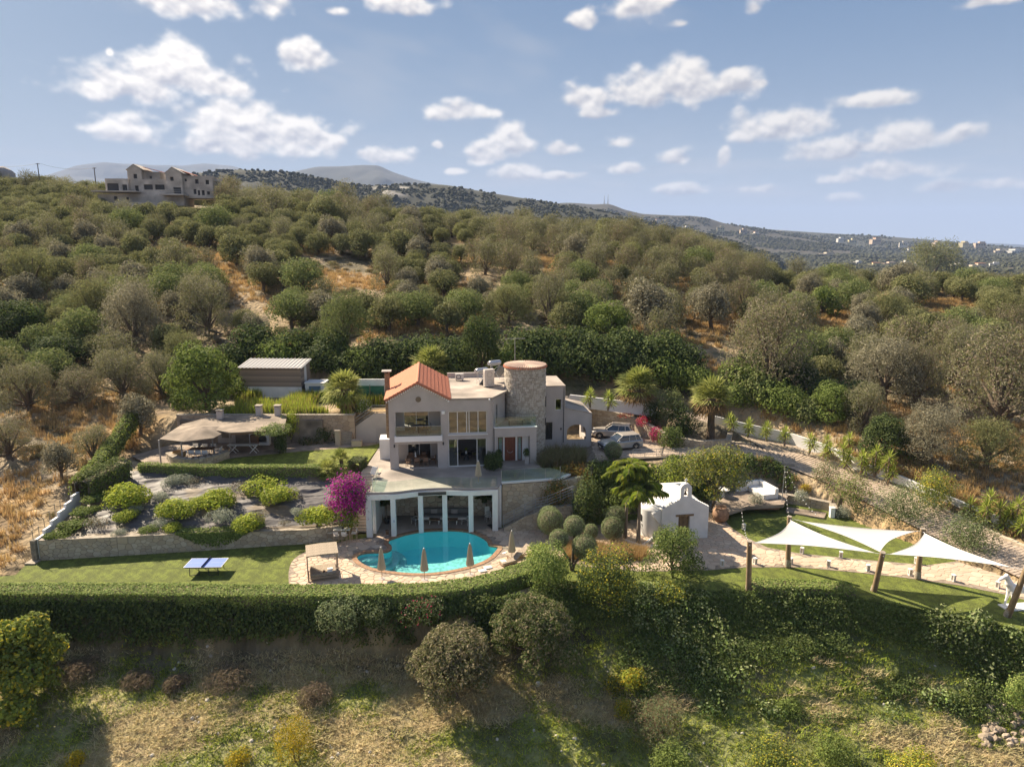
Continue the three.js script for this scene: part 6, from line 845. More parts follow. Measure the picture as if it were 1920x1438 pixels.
// table tennis table
{
const a = P(345, 1064, 0.76), b = P(414, 1064, 0.76), c = P(386, 1055, 0.76), o = thing('table_tennis_table', 'blue table tennis table on the left lawn', 'table', [c.x, 0, c.z], 0.03), blue = mat([0.11, 0.19, 0.52], 0.5);
for (const s of [-1, 1]) { const h = part(o, 'table_half', rbx(s < 0 ? -1.37 : 0.005, s < 0 ? -0.005 : 1.37, 0.735, 0.76, -0.7625, 0.7625, 0.006), blue); part(h, 'edge_line', merge([bx(s * 0.006, s * 1.37, 0.761, 0.763, -0.7625, -0.74), bx(s * 0.006, s * 1.37, 0.761, 0.763, 0.74, 0.7625), bx(s * 1.345, s * 1.37, 0.7612, 0.7632, -0.74, 0.74)]), whitePlain); part(h, 'centre_line', bx(s * 0.01, s * 1.345, 0.7611, 0.7631, -0.004, 0.004), whitePlain); }
part(o, 'net', merge([bx(-0.004, 0.004, 0.765, 0.91, -0.9, 0.9)]), darkMat); for (const z of [-0.9, 0.9]) part(o, 'net_post', bar(V(0, 0.72, z), V(0, 0.93, z), 0.015), darkMat); part(o, 'frame', merge([bx(-1.3, 1.3, 0.64, 0.72, -0.68, -0.64), bx(-1.3, 1.3, 0.64, 0.72, 0.64, 0.68)]), darkMat);
for (const [x, z] of [[-1.05, -0.55], [1.05, -0.55], [-1.05, 0.55], [1.05, 0.55], [-0.35, -0.55], [0.35, -0.55], [-0.35, 0.55], [0.35, 0.55]]) part(o, 'leg', bar(V(x, 0, z), V(x * 0.96, 0.66, z), 0.025), darkMat); part(o, 'brace', merge([bar(V(-1.05, 0.05, 0.55), V(-0.35, 0.05, 0.55), 0.02), bar(V(0.35, 0.05, 0.55), V(1.05, 0.05, 0.55), 0.02)]), darkMat);
}
// pool house seating
{
const y = 0.03, grey = mat([0.17, 0.165, 0.16], 0.9); const sofa = thing('outdoor_sofa', 'long grey sofa against the stone wall in the pool house', 'sofa', [-6.0, y, -59.4]); part(sofa, 'seat_cushion', rbx(-2.2, 2.2, 0.28, 0.45, -0.4, 0.4, 0.05), grey); part(sofa, 'backrest', rbx(-2.2, 2.2, 0.42, 0.85, -0.45, -0.25, 0.05), grey); part(sofa, 'frame', rbx(-2.25, 2.25, 0.05, 0.28, -0.42, 0.42, 0.02), whiteFurn);
for (const x of [-0.9, 0.9]) part(sofa, 'pillow', rbx(-0.3, 0.3, -0.2, 0.2, -0.08, 0.08, 0.06).rotateX(-0.3).translate(x, 0.66, -0.12), mat([0.30, 0.28, 0.27], 0.95));
tableGroup('coffee_table', 'low white coffee table with dark top, left of two', [-6.75, y, -58.3], 0, 0.95, 0.6, 0.42, brownMat, whiteFurn, 0.035); tableGroup('coffee_table', 'low white coffee table with dark top, right of two', [-5.2, y, -58.3], 0, 0.95, 0.6, 0.42, brownMat, whiteFurn, 0.035);
const ac = chairProto(grey, whiteFurn, { sh: 0.36, w: 0.68, back: 0.36, arms: true }); place(ac, 'armchair', 'white framed armchair left of the coffee tables', 'armchair', V(-8.3, y, -58.2), 1, Math.PI * 0.72, 'armchairs in the pool house'); place(ac, 'armchair', 'white framed armchair right of the coffee tables', 'armchair', V(-3.9, y, -58.2), 1, -Math.PI * 0.72, 'armchairs in the pool house');
const sc = chairProto(whiteFurn, whiteFurn, { w: 0.44 }); for (const [k, l] of [[0, 'lowest'], [1, 'middle'], [2, 'topmost']]) place(sc, 'stacking_chair', `white stacking chair in the right pool house bay, ${l} of its stack`, 'chair', V(-2.1, y + k * 0.2, -58.9), 1, 0.4, 'stacked chairs in the pool house');
const ring = thing('life_ring', 'red and white life ring hanging on the pool house wall', 'life ring', [-10.25, 2.15, -60.08]); part(ring, 'tube', new THREE.TorusGeometry(0.28, 0.08, 10, 28), mat([0.55, 0.09, 0.05], 0.6)); part(ring, 'band', merge([0, 1, 2, 3].map((k) => box(0.07, 0.19, 0.19, 0.28, 0, 0).rotateZ(k * Math.PI / 2 + 0.78))), whitePlain);
const mat1 = thing('door_mat', 'black mat leaning at the right end of the pool house', 'mat', [-1.75, y, -57.6], 0.5); part(mat1, 'sheet', rbx(-0.2, 0.2, 0.0, 0.03, -0.5, 0.5, 0.01), darkMat);
const sg = thing('wall_notice', 'small white notice fixed on the second pool house column', 'sign', [cols[1].x + 0.02, 1.5, cols[1].z + 0.205]); part(sg, 'board', rbx(-0.14, 0.1, -0.25, 0.2, 0, 0.015, 0.004), mat([0.62, 0.63, 0.68], 0.5)); part(sg, 'picture', rbx(0.0, 0.07, -0.2, 0.0, 0.015, 0.02, 0.002), mat([0.2, 0.24, 0.36], 0.5));
function pot(p, r, h, m, label) { const o = thing('plant_pot', label, 'pot', p); part(o, 'body', new THREE.LatheGeometry([V2(0, 0), V2(r * 0.7, 0), V2(r, h * 0.85), V2(r * 1.08, h), V2(r * 0.95, h), V2(r * 0.85, h * 0.85), V2(0, h * 0.85)], 22), m); return o; }
pot([-6.0, y, -59.95], 0.2, 0.4, darkMat, 'dark pot of the palm behind the pool house sofa'); pot([-10.9, y, -58.3], 0.25, 0.45, darkMat, 'dark pot of the palm in the left pool house bay'); pot([-2.2, y, -59.7], 0.22, 0.4, darkMat, 'dark pot of the palm in the right pool house bay'); pot([P(726, 1003).x, 0.03, P(726, 1003).z], 0.14, 0.4, brownMat, 'small brown jar at the foot of the second column');
const pp = featherPalm(71, { trunk: 1.5, rad: 0.05, fronds: 13, len: 0.95, pal: PAL.dark }); place(pp, 'potted_palm', 'dark potted palm behind the pool house sofa', 'palm', V(-6.0, 0.35, -59.9), 1, 0); place(pp, 'potted_palm', 'potted palm in the left bay of the pool house', 'palm', V(-10.9, 0.3, -58.3), 1.0, 1); place(pp, 'potted_palm', 'potted palm in the right bay of the pool house', 'palm', V(-2.2, 0.35, -59.6), 1.0, 2);
}
// porch, balcony, terrace
{
const lp = (u, y, v) => local(u, y, v), t = lp(2.4, 0, 1.2), dt = tableGroup('dining_table', 'brown dining table in the shaded ground floor porch', [t.x, L1 + 0.02, t.z], villaTurn, 1.9, 0.95, 0.75, brownMat, brownMat); const ch = chairProto(brownMat, brownMat, { w: 0.46, arms: true }); [[1.6, 0.6, Math.PI, 'front left'], [2.4, 0.55, Math.PI, 'front middle'], [3.2, 0.6, Math.PI, 'front right'], [1.8, 1.95, 0, 'back left'], [3.0, 1.95, 0, 'back right'], [3.85, 1.2, -Math.PI / 2, 'right end']].forEach(([u, v, r, s]) => { const p = lp(u, 0, v); place(ch, 'dining_chair', `brown armchair at the porch dining table, ${s}`, 'chair', V(p.x, L1 + 0.02, p.z), 1, villaTurn + r, 'chairs at the porch table'); });
const vs = thing('figurine', 'small white figurine on the porch dining table', 'figurine', [t.x - 0.15, L1 + 0.77, t.z], 0); part(vs, 'body', new THREE.LatheGeometry([V2(0, 0), V2(0.1, 0), V2(0.09, 0.06), V2(0.04, 0.14), V2(0.07, 0.24), V2(0.03, 0.32), V2(0.05, 0.38), V2(0, 0.44)], 14), whitePlain); part(vs, 'plinth', new THREE.CylinderGeometry(0.12, 0.12, 0.03, 16), whitePlain);
const bt = lp(2.7, 3.14, 0.75), bo = thing('balcony_table', 'small dark table on the upper balcony', 'table', bt, villaTurn); part(bo, 'table_top', new THREE.CylinderGeometry(0.38, 0.38, 0.03, 24).translate(0, 0.74, 0), darkMat); part(bo, 'pedestal', bar(V(0, 0, 0), V(0, 0.74, 0), 0.03), darkMat); for (let k = 0; k < 3; k++) part(bo, 'foot', bar(V(0, 0.12, 0), V(Math.cos(k * 2.1) * 0.3, 0.01, Math.sin(k * 2.1) * 0.3), 0.02), darkMat); const bc = chairProto(darkMat, darkMat, { w: 0.42 }); [[1.9, 0.8, Math.PI / 2, 'left'], [3.5, 0.8, -Math.PI / 2, 'right'], [3.3, 0.2, -2.4, 'front right']].forEach(([u, v, r, s]) => place(bc, 'balcony_chair', `dark slim chair on the upper balcony, ${s} of its table`, 'chair', lp(u, 3.14, v), 1, villaTurn + r, 'chairs on the balcony'));
const lo = lp(7.0, 0.01, 2.2), lt = thing('lounge_table', 'dark round table inside the open glass doors', 'table', lo, villaTurn); part(lt, 'table_top', new THREE.CylinderGeometry(0.55, 0.55, 0.04, 28).translate(0, 0.55, 0), darkMat); part(lt, 'pedestal', new THREE.CylinderGeometry(0.08, 0.3, 0.53, 16).translate(0, 0.27, 0), darkMat); const va = thing('vase', 'white vase on the dark table inside the glass doors', 'vase', [lo.x, lo.y + 0.57, lo.z]); part(va, 'body', new THREE.LatheGeometry([V2(0, 0), V2(0.08, 0), V2(0.12, 0.12), V2(0.05, 0.25), V2(0.07, 0.32)], 16), whitePlain); part(va, 'flowers', shrubGeo(66, { r: 0.18, h: 0.3, n: 90, size: 0.09, pal: PAL.lime, lobes: 3 }).translate(0, 0.3, 0), leafMat);
const lc = chairProto(mat([0.40, 0.36, 0.16], 0.9), darkMat, { w: 0.6, arms: true }); place(lc, 'lounge_chair', 'olive yellow armchair inside the open glass doors', 'chair', lp(7.9, 0.01, 2.6), 1, villaTurn - 1.2); place(lc, 'lounge_chair', 'armchair in the dark left part of the open living room', 'chair', lp(6.2, 0.01, 2.8), 1, villaTurn + 1.2);
// roof terrace over the entrance: bench table
const rt = lp(11.6, 3.5, 1.0); tableGroup('roof_table', 'wooden table on the small balcony over the entrance', [rt.x, rt.y, rt.z], villaTurn, 1.4, 0.6, 0.6, woodLeg, darkMat);
// planters at the door
const pl = lp(9.25, 0, -1.0); const tub = thing('ficus_bush', 'dark green bush in front of the villa door, by the rail corner', 'bush', [pl.x, L1, pl.z]); part(tub, 'foliage', shrubGeo(81, { r: 0.85, h: 1.5, n: 2600, size: 0.15, pal: PAL.dark, lobes: 7, w: 0.8 }), leafMat); part(tub, 'tub', new THREE.CylinderGeometry(0.35, 0.28, 0.5, 20).translate(0, 0.25, 0), darkMat);
for (const [u, v, l] of [[9.95, -0.1, 'left'], [12.5, -0.1, 'right']]) { const p = lp(u, 0.15, v), o = thing('door_planter', `tall grey planter with a sparse shrub ${l} of the red door`, 'planter', p); part(o, 'box', rbx(-0.2, 0.2, 0, 0.7, -0.2, 0.2, 0.02), pipeMat); part(o, 'shrub', shrubGeo(83, { r: 0.35, h: 0.7, n: 420, size: 0.12, pal: PAL.dark, lobes: 4 }).translate(0, 0.75, 0), leafMat); part(o, 'stem', bar(V(0, 0.6, 0), V(0, 1.1, 0), 0.02), barkMat); }
{ const p = P(703, 900, L1), d = thing('terrace_lounger', 'grey lounge chair at the left end of the terrace', 'chair', [p.x - 0.1, L1, p.z - 0.6], 2.6); part(d, 'seat', rbx(-0.3, 0.3, 0.34, 0.4, -0.3, 0.35, 0.02), metalGrey); part(d, 'backrest', rbx(-0.3, 0.3, -0.02, 0.02, 0, 0.7, 0.015).rotateX(-1.1).translate(0, 0.38, -0.3), metalGrey); for (const [x, z] of [[-0.27, -0.25], [0.27, -0.25], [-0.27, 0.3], [0.27, 0.3]]) part(d, 'leg', bar(V(x, 0, z), V(x, 0.36, z), 0.018), metalGrey); }
}
// ------------------------------------------------------------------ driveway
const settMats = mat([1, 1, 1], 0.9, { map: rep(T.grain, 1) });
{
driveLines.forEach(([l, w], q) => {
const c = curve(q ? driveB : driveA), L = c.getLength(), n = Math.round(L * 1.5), pos = [], idx = [], m = [], col = [], R = rng(50 + q);
for (let i = 0; i <= n; i++) { const t = i / n, p = c.getPointAt(t), d = c.getTangentAt(t), l2 = Math.hypot(d.x, d.z), nx = -d.z / l2, nz = d.x / l2; for (let k = 0; k <= 8; k++) { const u = mix(-w, w, k / 8); pos.push(p.x + nx * u, p.y - 0.02 - 0.01 * q, p.z + nz * u); } }
for (let i = 0; i < n; i++) for (let k = 0; k < 8; k++) { const a = i * 9 + k, b = a + 9; idx.push(a, a + 1, b + 1, a, b + 1, b); }
const g = new THREE.BufferGeometry(); g.setAttribute('position', new THREE.Float32BufferAttribute(pos, 3)); g.setIndex(idx); g.computeVertexNormals(); const o = struct('driveway', metric(g), new THREE.MeshStandardMaterial({ color: lin(0.42, 0.34, 0.265), roughness: 0.95, map: T.grain, side: THREE.DoubleSide }));
for (let s = 0; s < L; s += 0.30) { const t = Math.min(1, s / L), p = c.getPointAt(t), d = c.getTangentAt(t), l2 = Math.hypot(d.x, d.z), nx = -d.z / l2, nz = d.x / l2, a = Math.atan2(d.x, d.z); for (let u = -w + 0.1 * R(); u < w - 0.15;) { const sw = 0.2 + 0.28 * R(); if (u + sw > w) break; const k = 0.85 + 0.3 * R(), y = p.y - 0.015 - 0.01 * q + 0.02 * R(); m.push(M4(p.x + nx * (u + sw / 2), y, p.z + nz * (u + sw / 2), a + (R() - 0.5) * 0.12, 1, -Math.asin(d.y), 0, 1, 1).multiply(new THREE.Matrix4().makeScale(sw - 0.02, 0.05 + 0.02 * R(), 0.22 + 0.07 * R()))); col.push(lin(0.63 * k, 0.51 * k, 0.40 * k)); u += sw; } }
instances('setts', new RoundedBoxGeometry(1, 1, 1, 1, 0.12), settMats, m, col, o);
});
const o = struct('parking', holed([xz(1095, 866, L1), xz(1180, 860, L1), xz(1240, 858, 3.75), xz(1245, 832, 3.76), xz(1190, 812, L1), xz(1098, 796, L1), xz(1085, 830, L1)], [], 3.77, 0.1), mat([0.27, 0.22, 0.17], 0.95, { map: T.grain })), m = [], col = [], R = rng(57), poly = [xz(1112, 862, L1), xz(1180, 858, L1), xz(1240, 855, L1), xz(1245, 834, L1), xz(1190, 814, L1), xz(1103, 799, L1)];
const b = bounds(poly); for (let z = b[2]; z < b[3]; z += 0.3) for (let x = b[0]; x < b[1];) { const sw = 0.2 + 0.28 * R(); if (inPoly(poly, x, z) && inPoly(poly, x + sw, z)) { const k = 0.85 + 0.3 * R(); m.push(M4(x + sw / 2, 3.775 + 0.015 * R(), z, 0, 1).multiply(new THREE.Matrix4().makeScale(sw - 0.02, 0.05, 0.25))); col.push(lin(0.63 * k, 0.51 * k, 0.40 * k)); } x += sw; }
instances('setts', new RoundedBoxGeometry(1, 1, 1, 1, 0.12), settMats, m, col, o);
}
// white wall along the drive
const driveWall = [[1335, 792, 4.6], [1400, 808, 3.9], [1480, 825, 3.2], [1551, 849, 2.9], [1593, 870, 2.6], [1655, 894, 2.3], [1702, 914, 2.0], [1757, 938, 1.7], [1804, 958, 1.4], [1846, 977, 1.15], [1917, 1000, 0.95], [2010, 1040, 0.7], [2380, 1190, 0.0]].map(([a, b, h]) => P(a, b, h));
{
const o = thing('drive_wall', 'long white plastered wall running down beside the cobbled drive', 'wall', [0, 0, 0]); for (let i = 0; i < driveWall.length - 1; i++) { const a = driveWall[i], b = driveWall[i + 1], L = Math.hypot(b.x - a.x, b.z - a.z), g = W([[0, a.y - 0.6], [L + 0.01, b.y - 0.6], [L + 0.01, b.y + 0.78], [0, a.y + 0.78]], [], 0.22); g.rotateY(-Math.atan2(b.z - a.z, b.x - a.x)).translate(a.x, 0, a.z); part(o, 'wall_panel', g, white); }
const u = thing('drive_wall', 'short white wall behind the upper lane near the tower', 'wall', [0, 0, 0]), A = [P(1068, 752, 6.9), P(1145, 761, 6.75), P(1230, 772, 6.1)]; for (let i = 0; i < 2; i++) { const a = A[i], b = A[i + 1], L = Math.hypot(b.x - a.x, b.z - a.z), g = W([[0, a.y - 0.6], [L + 0.01, b.y - 0.6], [L + 0.01, b.y + 0.7], [0, a.y + 0.7]], [], 0.22); g.rotateY(-Math.atan2(b.z - a.z, b.x - a.x)).translate(a.x, 0, a.z); part(u, 'wall_panel', g, white); }
// kerb of rough stones on both sides of the lower drive
const kb = thing('drive_kerb', 'low rough stone kerb between the cobbled drive and white wall', 'kerb', [0, 0, 0]), c = curve(driveA), R = rng(70), kg = []; for (let s = 20; s < 130; s++) { const t = s / 160, p = c.getPointAt(t), d = c.getTangentAt(t), l2 = Math.hypot(d.x, d.z), nx = -d.z / l2, nz = d.x / l2, sd = 1; kg.push(new RoundedBoxGeometry(0.42, 0.26 + 0.12 * R(), 0.34, 1, 0.06).rotateY(-Math.atan2(d.z, d.x) + (R() - 0.5) * 0.2).translate(p.x - nx * -2.65 * sd, p.y + 0.05, p.z - nz * -2.65 * sd)); } stuffPart(kb, 'kerb_stones', merge(kg), wallStone[0]);
}
stoneWall('parking_wall', 'coursed stone retaining wall behind the two parked cars', [xz(1092, 792, L1), xz(1120, 800, L1), xz(1190, 813, L1), xz(1252, 836, 3.75)], up(3.7), (x, z) => lut([[6, 6.2], [11.5, 5.9], [15, 5.0], [17, 4.6]], x), { size: 0.36, seed: 31, ay: 0.4, cap: 0.06, parts: false });
stoneWall('planter_wall', 'low stone planter wall round the right driveway palm', [xz(1268, 834, 3.75), xz(1312, 840, 3.65), xz(1368, 840, 3.35), xz(1372, 826, 3.4)], up(3.2), (x) => lut([[15, 4.7], [18, 4.35], [22, 4.15]], x), { size: 0.34, seed: 32, ay: 0.5, cap: 0.05, parts: false });
// cars
function carProto(paint, roofM) {
const o = new THREE.Group(), side = new THREE.Shape(); side.moveTo(-2.2, 0.32); side.lineTo(-1.83, 0.26); side.absarc(-1.38, 0.34, 0.40, Math.PI, 0, true); side.lineTo(0.98, 0.24); side.absarc(1.40, 0.34, 0.40, Math.PI, 0, true); side.lineTo(2.18, 0.34); side.quadraticCurveTo(2.28, 0.7, 2.2, 0.98); side.quadraticCurveTo(1.9, 1.03, 1.3, 1.03); side.lineTo(-0.75, 1.0); side.quadraticCurveTo(-1.6, 0.95, -2.05, 0.84); side.quadraticCurveTo(-2.3, 0.72, -2.2, 0.32);
const g = new THREE.ExtrudeGeometry(side, { depth: 1.66, bevelEnabled: true, bevelThickness: 0.12, bevelSize: 0.09, bevelOffset: -0.09, bevelSegments: 4, curveSegments: 14 }).translate(0, 0, -0.83); part(o, 'body', toCreasedNormals(g, 0.6), paint);
const loft = (secs) => { const pos = [], n = secs[0].length; for (let i = 0; i < secs.length - 1; i++) for (let k = 0; k < n; k++) { const a = secs[i][k], b = secs[i][(k + 1) % n], c = secs[i + 1][k], d = secs[i + 1][(k + 1) % n]; pos.push(...a, ...b, ...d, ...a, ...d, ...c); } const t = secs[secs.length - 1]; for (let k = 1; k < n - 1; k++) pos.push(...t[0], ...t[k], ...t[k + 1]); const q = new THREE.BufferGeometry(); q.setAttribute('position', new THREE.Float32BufferAttribute(pos, 3)); return q; };
const sec = (x0, x1, w, y) => [[x0, y, -w], [x1, y, -w], [x1, y, w], [x0, y, w]]; part(o, 'windows', loft([sec(-0.85, 2.1, 0.86, 0.98), sec(-0.35, 1.93, 0.74, 1.38), sec(-0.12, 1.78, 0.68, 1.54)]), new THREE.MeshPhysicalMaterial({ color: lin(0.02, 0.025, 0.03), roughness: 0.06, clearcoat: 1 }));
part(o, 'roof', new RoundedBoxGeometry(1.96, 0.09, 1.42, 3, 0.04).translate(0.86, 1.56, 0), roofM); const pil = []; for (const s of [-1, 1]) { pil.push(bar(V(-0.83, 1.0, s * 0.86), V(-0.08, 1.55, s * 0.69), 0.035), bar(V(2.08, 1.0, s * 0.86), V(1.76, 1.55, s * 0.69), 0.06), bar(V(0.62, 0.99, s * 0.87), V(0.72, 1.55, s * 0.70), 0.03), bar(V(1.42, 0.99, s * 0.87), V(1.36, 1.55, s * 0.70), 0.035)); } part(o, 'pillars', merge(pil), roofM);
for (const [x, z] of [[-1.38, -0.84], [1.40, -0.84], [-1.38, 0.84], [1.40, 0.84]]) { const w = new THREE.Group(); w.name = 'wheel'; o.add(w); part(w, 'tyre', new THREE.TorusGeometry(0.26, 0.095, 10, 24).scale(1, 1, 1.15).translate(x, 0.355, z), darkMat); part(w, 'rim', merge([new THREE.CylinderGeometry(0.06, 0.06, 0.12, 12).rotateX(Math.PI / 2).translate(x, 0.355, z + Math.sign(z) * 0.02), ...[0, 1, 2, 3, 4].map((k) => box(0.05, 0.24, 0.05, 0, 0.13, 0).rotateZ(k * 1.257).translate(x, 0.355, z + Math.sign(z) * 0.05))]), aluMat); part(w, 'wheel_well', new THREE.CylinderGeometry(0.40, 0.40, 0.3, 20).rotateX(Math.PI / 2).translate(x, 0.36, z - Math.sign(z) * 0.2), darkMat); }
for (const s of [-1, 1]) { part(o, 'headlight', rbx(-2.26, -2.0, 0.7, 0.8, s * 0.55, s * 0.85, 0.02), mat([0.6, 0.62, 0.65], 0.15)); part(o, 'tail_light', rbx(2.12, 2.29, 0.8, 0.92, s * 0.5, s * 0.86, 0.02), mat([0.3, 0.02, 0.02], 0.3)); part(o, 'mirror', new RoundedBoxGeometry(0.13, 0.12, 0.2, 2, 0.04).translate(-0.55, 1.08, s * 1.0), paint); part(o, 'door_handle', merge([box(0.16, 0.03, 0.03, 0.5, 0.85, s * 0.945), box(0.16, 0.03, 0.03, 1.25, 0.87, s * 0.945)]), aluMat); }
part(o, 'grille', rbx(-2.31, -2.2, 0.48, 0.66, -0.6, 0.6, 0.02), darkMat); part(o, 'number_plate', rbx(-2.325, -2.31, 0.38, 0.47, -0.25, 0.25, 0.004), whitePlain); part(o, 'lower_trim', merge([bx(-0.95, 0.95, 0.22, 0.34, -0.93, -0.9), bx(-0.95, 0.95, 0.22, 0.34, 0.9, 0.93), bx(-2.24, -2.15, 0.26, 0.4, -0.75, 0.75)]), darkMat); return o;
}
{
const p1 = new THREE.MeshPhysicalMaterial({ color: lin(0.50, 0.46, 0.42), roughness: 0.35, metalness: 0.35, clearcoat: 1, clearcoatRoughness: 0.05 }), p2 = new THREE.MeshPhysicalMaterial({ color: lin(0.24, 0.28, 0.34), roughness: 0.35, metalness: 0.4, clearcoat: 1, clearcoatRoughness: 0.05 });
place(carProto(p1, p1), 'parked_car', 'pale champagne sport utility car parked along the stone wall', 'car', P(1149, 820, 3.8).setY(3.8), 0.95, -0.22, 'cars parked by the villa'); place(carProto(p2, p1), 'parked_car', 'silver blue sport utility car parked nearest the metal rail', 'car', P(1163, 841, 3.8).setY(3.8), 0.95, 0.30, 'cars parked by the villa');
}
// rail beside the drive
{ const o = thing('drive_railing', 'low metal railing along the near side of the drive', 'railing', [0, 0, 0]), L = [[1187, 858, 3.8], [1260, 857, 3.65], [1330, 857, 3.4], [1400, 861, 3.0], [1490, 872, 2.5]].map(([a, b, h]) => P(a, b, h)), c = curve(L); for (const h of [0.3, 0.55, 0.82]) part(o, 'rail', new THREE.TubeGeometry(curve(L.map((p) => p.clone().add(V(0, h, 0)))), 40, 0.022, 6), metalGrey); for (let i = 0; i <= 14; i++) { const p = c.getPointAt(i / 14); part(o, 'post', bar(p.clone().add(V(0, -0.3, 0)), p.clone().add(V(0, 0.84, 0)), 0.022), metalGrey); } part(o, 'edge_kerb', new THREE.TubeGeometry(curve(L.map((p) => p.clone().add(V(0, -0.05, 0)))), 40, 0.14, 6), capMat); }
// ------------------------------------------------------------------ pavilion on the upper lawn
{
const o = thing('pavilion', 'beige roofed garden pavilion with three chimneys at the left', 'pavilion', [0, 0, 0]), rm = mat([0.40, 0.325, 0.255], 0.9, { map: rep(T.patch, 0.25) });
const p = (a, b, h) => { const q = P(a, b, h); return [q.x, q.z]; };
const A = [[298, 823, 6.05], [343, 828, 6.05], [400, 821, 6.1], [446, 797, 6.3], [338, 797, 6.35]].map(([a, b, h]) => P(a, b, h)), top = P(380, 800, 6.72), bot = -0.05; const pos = []; for (let i = 0; i < A.length; i++) { const a = A[i], b = A[(i + 1) % A.length]; pos.push(a.x, a.y, a.z, b.x, b.y, b.z, top.x, top.y, top.z); pos.push(a.x, a.y + bot, a.z, a.x, a.y, a.z, b.x, b.y, b.z, a.x, a.y + bot, a.z, b.x, b.y, b.z, b.x, b.y + bot, b.z); pos.push(a.x, a.y + bot, a.z, b.x, b.y + bot, b.z, top.x, top.y + bot, top.z); } const g = new THREE.BufferGeometry(); g.setAttribute('position', new THREE.Float32BufferAttribute(pos, 3)); part(o, 'canopy', metric(g), rm);
const Bq = [[402, 779, 6.75], [538, 777, 6.75], [532, 806, 6.45], [432, 811, 6.4], [338, 796, 6.42]].map(([a, b, h]) => P(a, b, h)), pb = []; const face = (i, j, k, dy) => { for (const q of [i, j, k]) pb.push(Bq[q].x, Bq[q].y + dy, Bq[q].z); }; for (const dy of [0, -0.1]) { face(0, 1, 2, dy); face(0, 2, 3, dy); face(0, 3, 4, dy); } for (let i = 0; i < 5; i++) { const a = Bq[i], b = Bq[(i + 1) % 5]; pb.push(a.x, a.y - 0.1, a.z, a.x, a.y, a.z, b.x, b.y, b.z, a.x, a.y - 0.1, a.z, b.x, b.y, b.z, b.x, b.y - 0.1, b.z); } const gb = new THREE.BufferGeometry(); gb.setAttribute('position', new THREE.Float32BufferAttribute(pb, 3)); part(o, 'flat_roof', metric(gb), rm);
for (const [a, b, h] of [[301, 868, 6.04], [342, 866, 6.02], [400, 850, 6.08], [432, 843, 6.3]]) { const q = P(a, b, L1); part(o, 'post', bar(V(q.x, L1, q.z), V(q.x, h - 0.02, q.z), 0.07, 0.07, 10), pipeMat); }
for (const [a, b, h] of [[413, 788, 6.5], [486, 779, 6.7], [521, 779, 6.7]]) { const q = P(a, b, h), c = part(o, 'chimney', metric(rbx(q.x - 0.28, q.x + 0.28, h - 0.3, h + 0.95, q.z - 0.28, q.z + 0.28, 0.02)), plaster); part(c, 'cap', rbx(q.x - 0.36, q.x + 0.36, h + 1.02, h + 1.1, q.z - 0.36, q.z + 0.36, 0.02), capMat); part(c, 'cap_feet', merge([[-1, -1], [1, -1], [-1, 1], [1, 1]].map(([x, z]) => box(0.1, 0.1, 0.1, q.x + x * 0.2, h + 0.98, q.z + z * 0.2))), plaster); }
part(o, 'back_wall', metric(bx(-34, -19.4, L1, 6.2, -70.75, -70.45)), mat([0.40, 0.33, 0.26], 0.95, { map: rep(T.patch, 0.3) })); part(o, 'beam', merge([beam(V(P(432, 812, 6.3).x, 6.2, P(432, 812, 6.3).z), V(P(532, 806, 6.35).x, 6.25, P(532, 806, 6.35).z), 0.14, 0.16)]), brownMat);
const oven = part(o, 'oven', W([[-0.9, 0], [0.9, 0], [0.9, 1.9], [-0.9, 1.9]], [[-0.5, 0.5, 0.55, 1.5, 0.5]], 0.8).translate(P(415, 838, L1).x, L1, P(415, 836, L1).z - 1), plaster); part(oven, 'oven_mouth', box(1.1, 1.1, 0.1, P(415, 838, L1).x, L1 + 1.0, P(415, 836, L1).z - 1.7), darkMat);
part(o, 'grill_arch', W([[-1.0, 0], [1.0, 0], [1.0, 1.5], [-1.0, 1.5]], [[-0.75, 0.75, 0.3, 1.3, 0.6]], 0.6).translate(P(490, 832, L1).x, L1, -69.6), white); part(o, 'wood_cupboard', rbx(P(478, 836, L1).x - 0.35, P(478, 836, L1).x + 0.35, L1, L1 + 1.2, -69.6, -69.1, 0.02), brownMat);
struct('pavilion_paving', holed([xz(278, 872, L1), xz(345, 876, L1), xz(420, 862, L1), xz(440, 858, L1), xz(545, 848, L1), xz(690, 836, L1), [-13.4, -70.5], [-34.4, -70.6], [-36.8, -66]], [], L1 + 0.012, 0.1), paveMat);
// curved low bench wall
const w = stoneWall('bench_wall', 'curved low stone bench wall round the pavilion dining place', smoothLine([xz(312, 862, L1), xz(325, 871, L1), xz(360, 875, L1), xz(400, 869, L1), xz(430, 858, L1)], 3), up(L1), up(L1 + 0.65), { th: 0.5, size: 0.34, seed: 41, ay: 0.7, cap: 0.06, parts: false });
const tb = P(370, 858, L1), dt = tableGroup('garden_table', 'long dark dining table under the pavilion canopy', [tb.x, L1, tb.z - 0.6], 0.12, 2.6, 1.0, 0.74, brownMat, whiteFurn), ch = chairProto(whiteFurn, whiteFurn, { w: 0.54, back: 0.42, arms: true });
[[-1.0, 0.8, Math.PI, 'near side, first from left'], [-0.35, 0.82, Math.PI, 'near side, second from left'], [0.3, 0.84, Math.PI, 'near side, third from left'], [0.95, 0.86, Math.PI, 'near side, fourth from left'], [-0.9, -0.85, 0, 'far side, first from left'], [0.0, -0.85, 0, 'far side, second from left'], [0.85, -0.85, 0, 'far side, third from left'], [-1.75, 0.1, Math.PI / 2, 'left end'], [1.75, -0.1, -Math.PI / 2, 'right end']].forEach(([x, z, r, s]) => place(ch, 'garden_chair', `white armchair at the pavilion table, ${s}`, 'chair', V(tb.x + x, L1 + 0.02, tb.z - 0.6 + z), 1, r, 'chairs under the pavilion'));
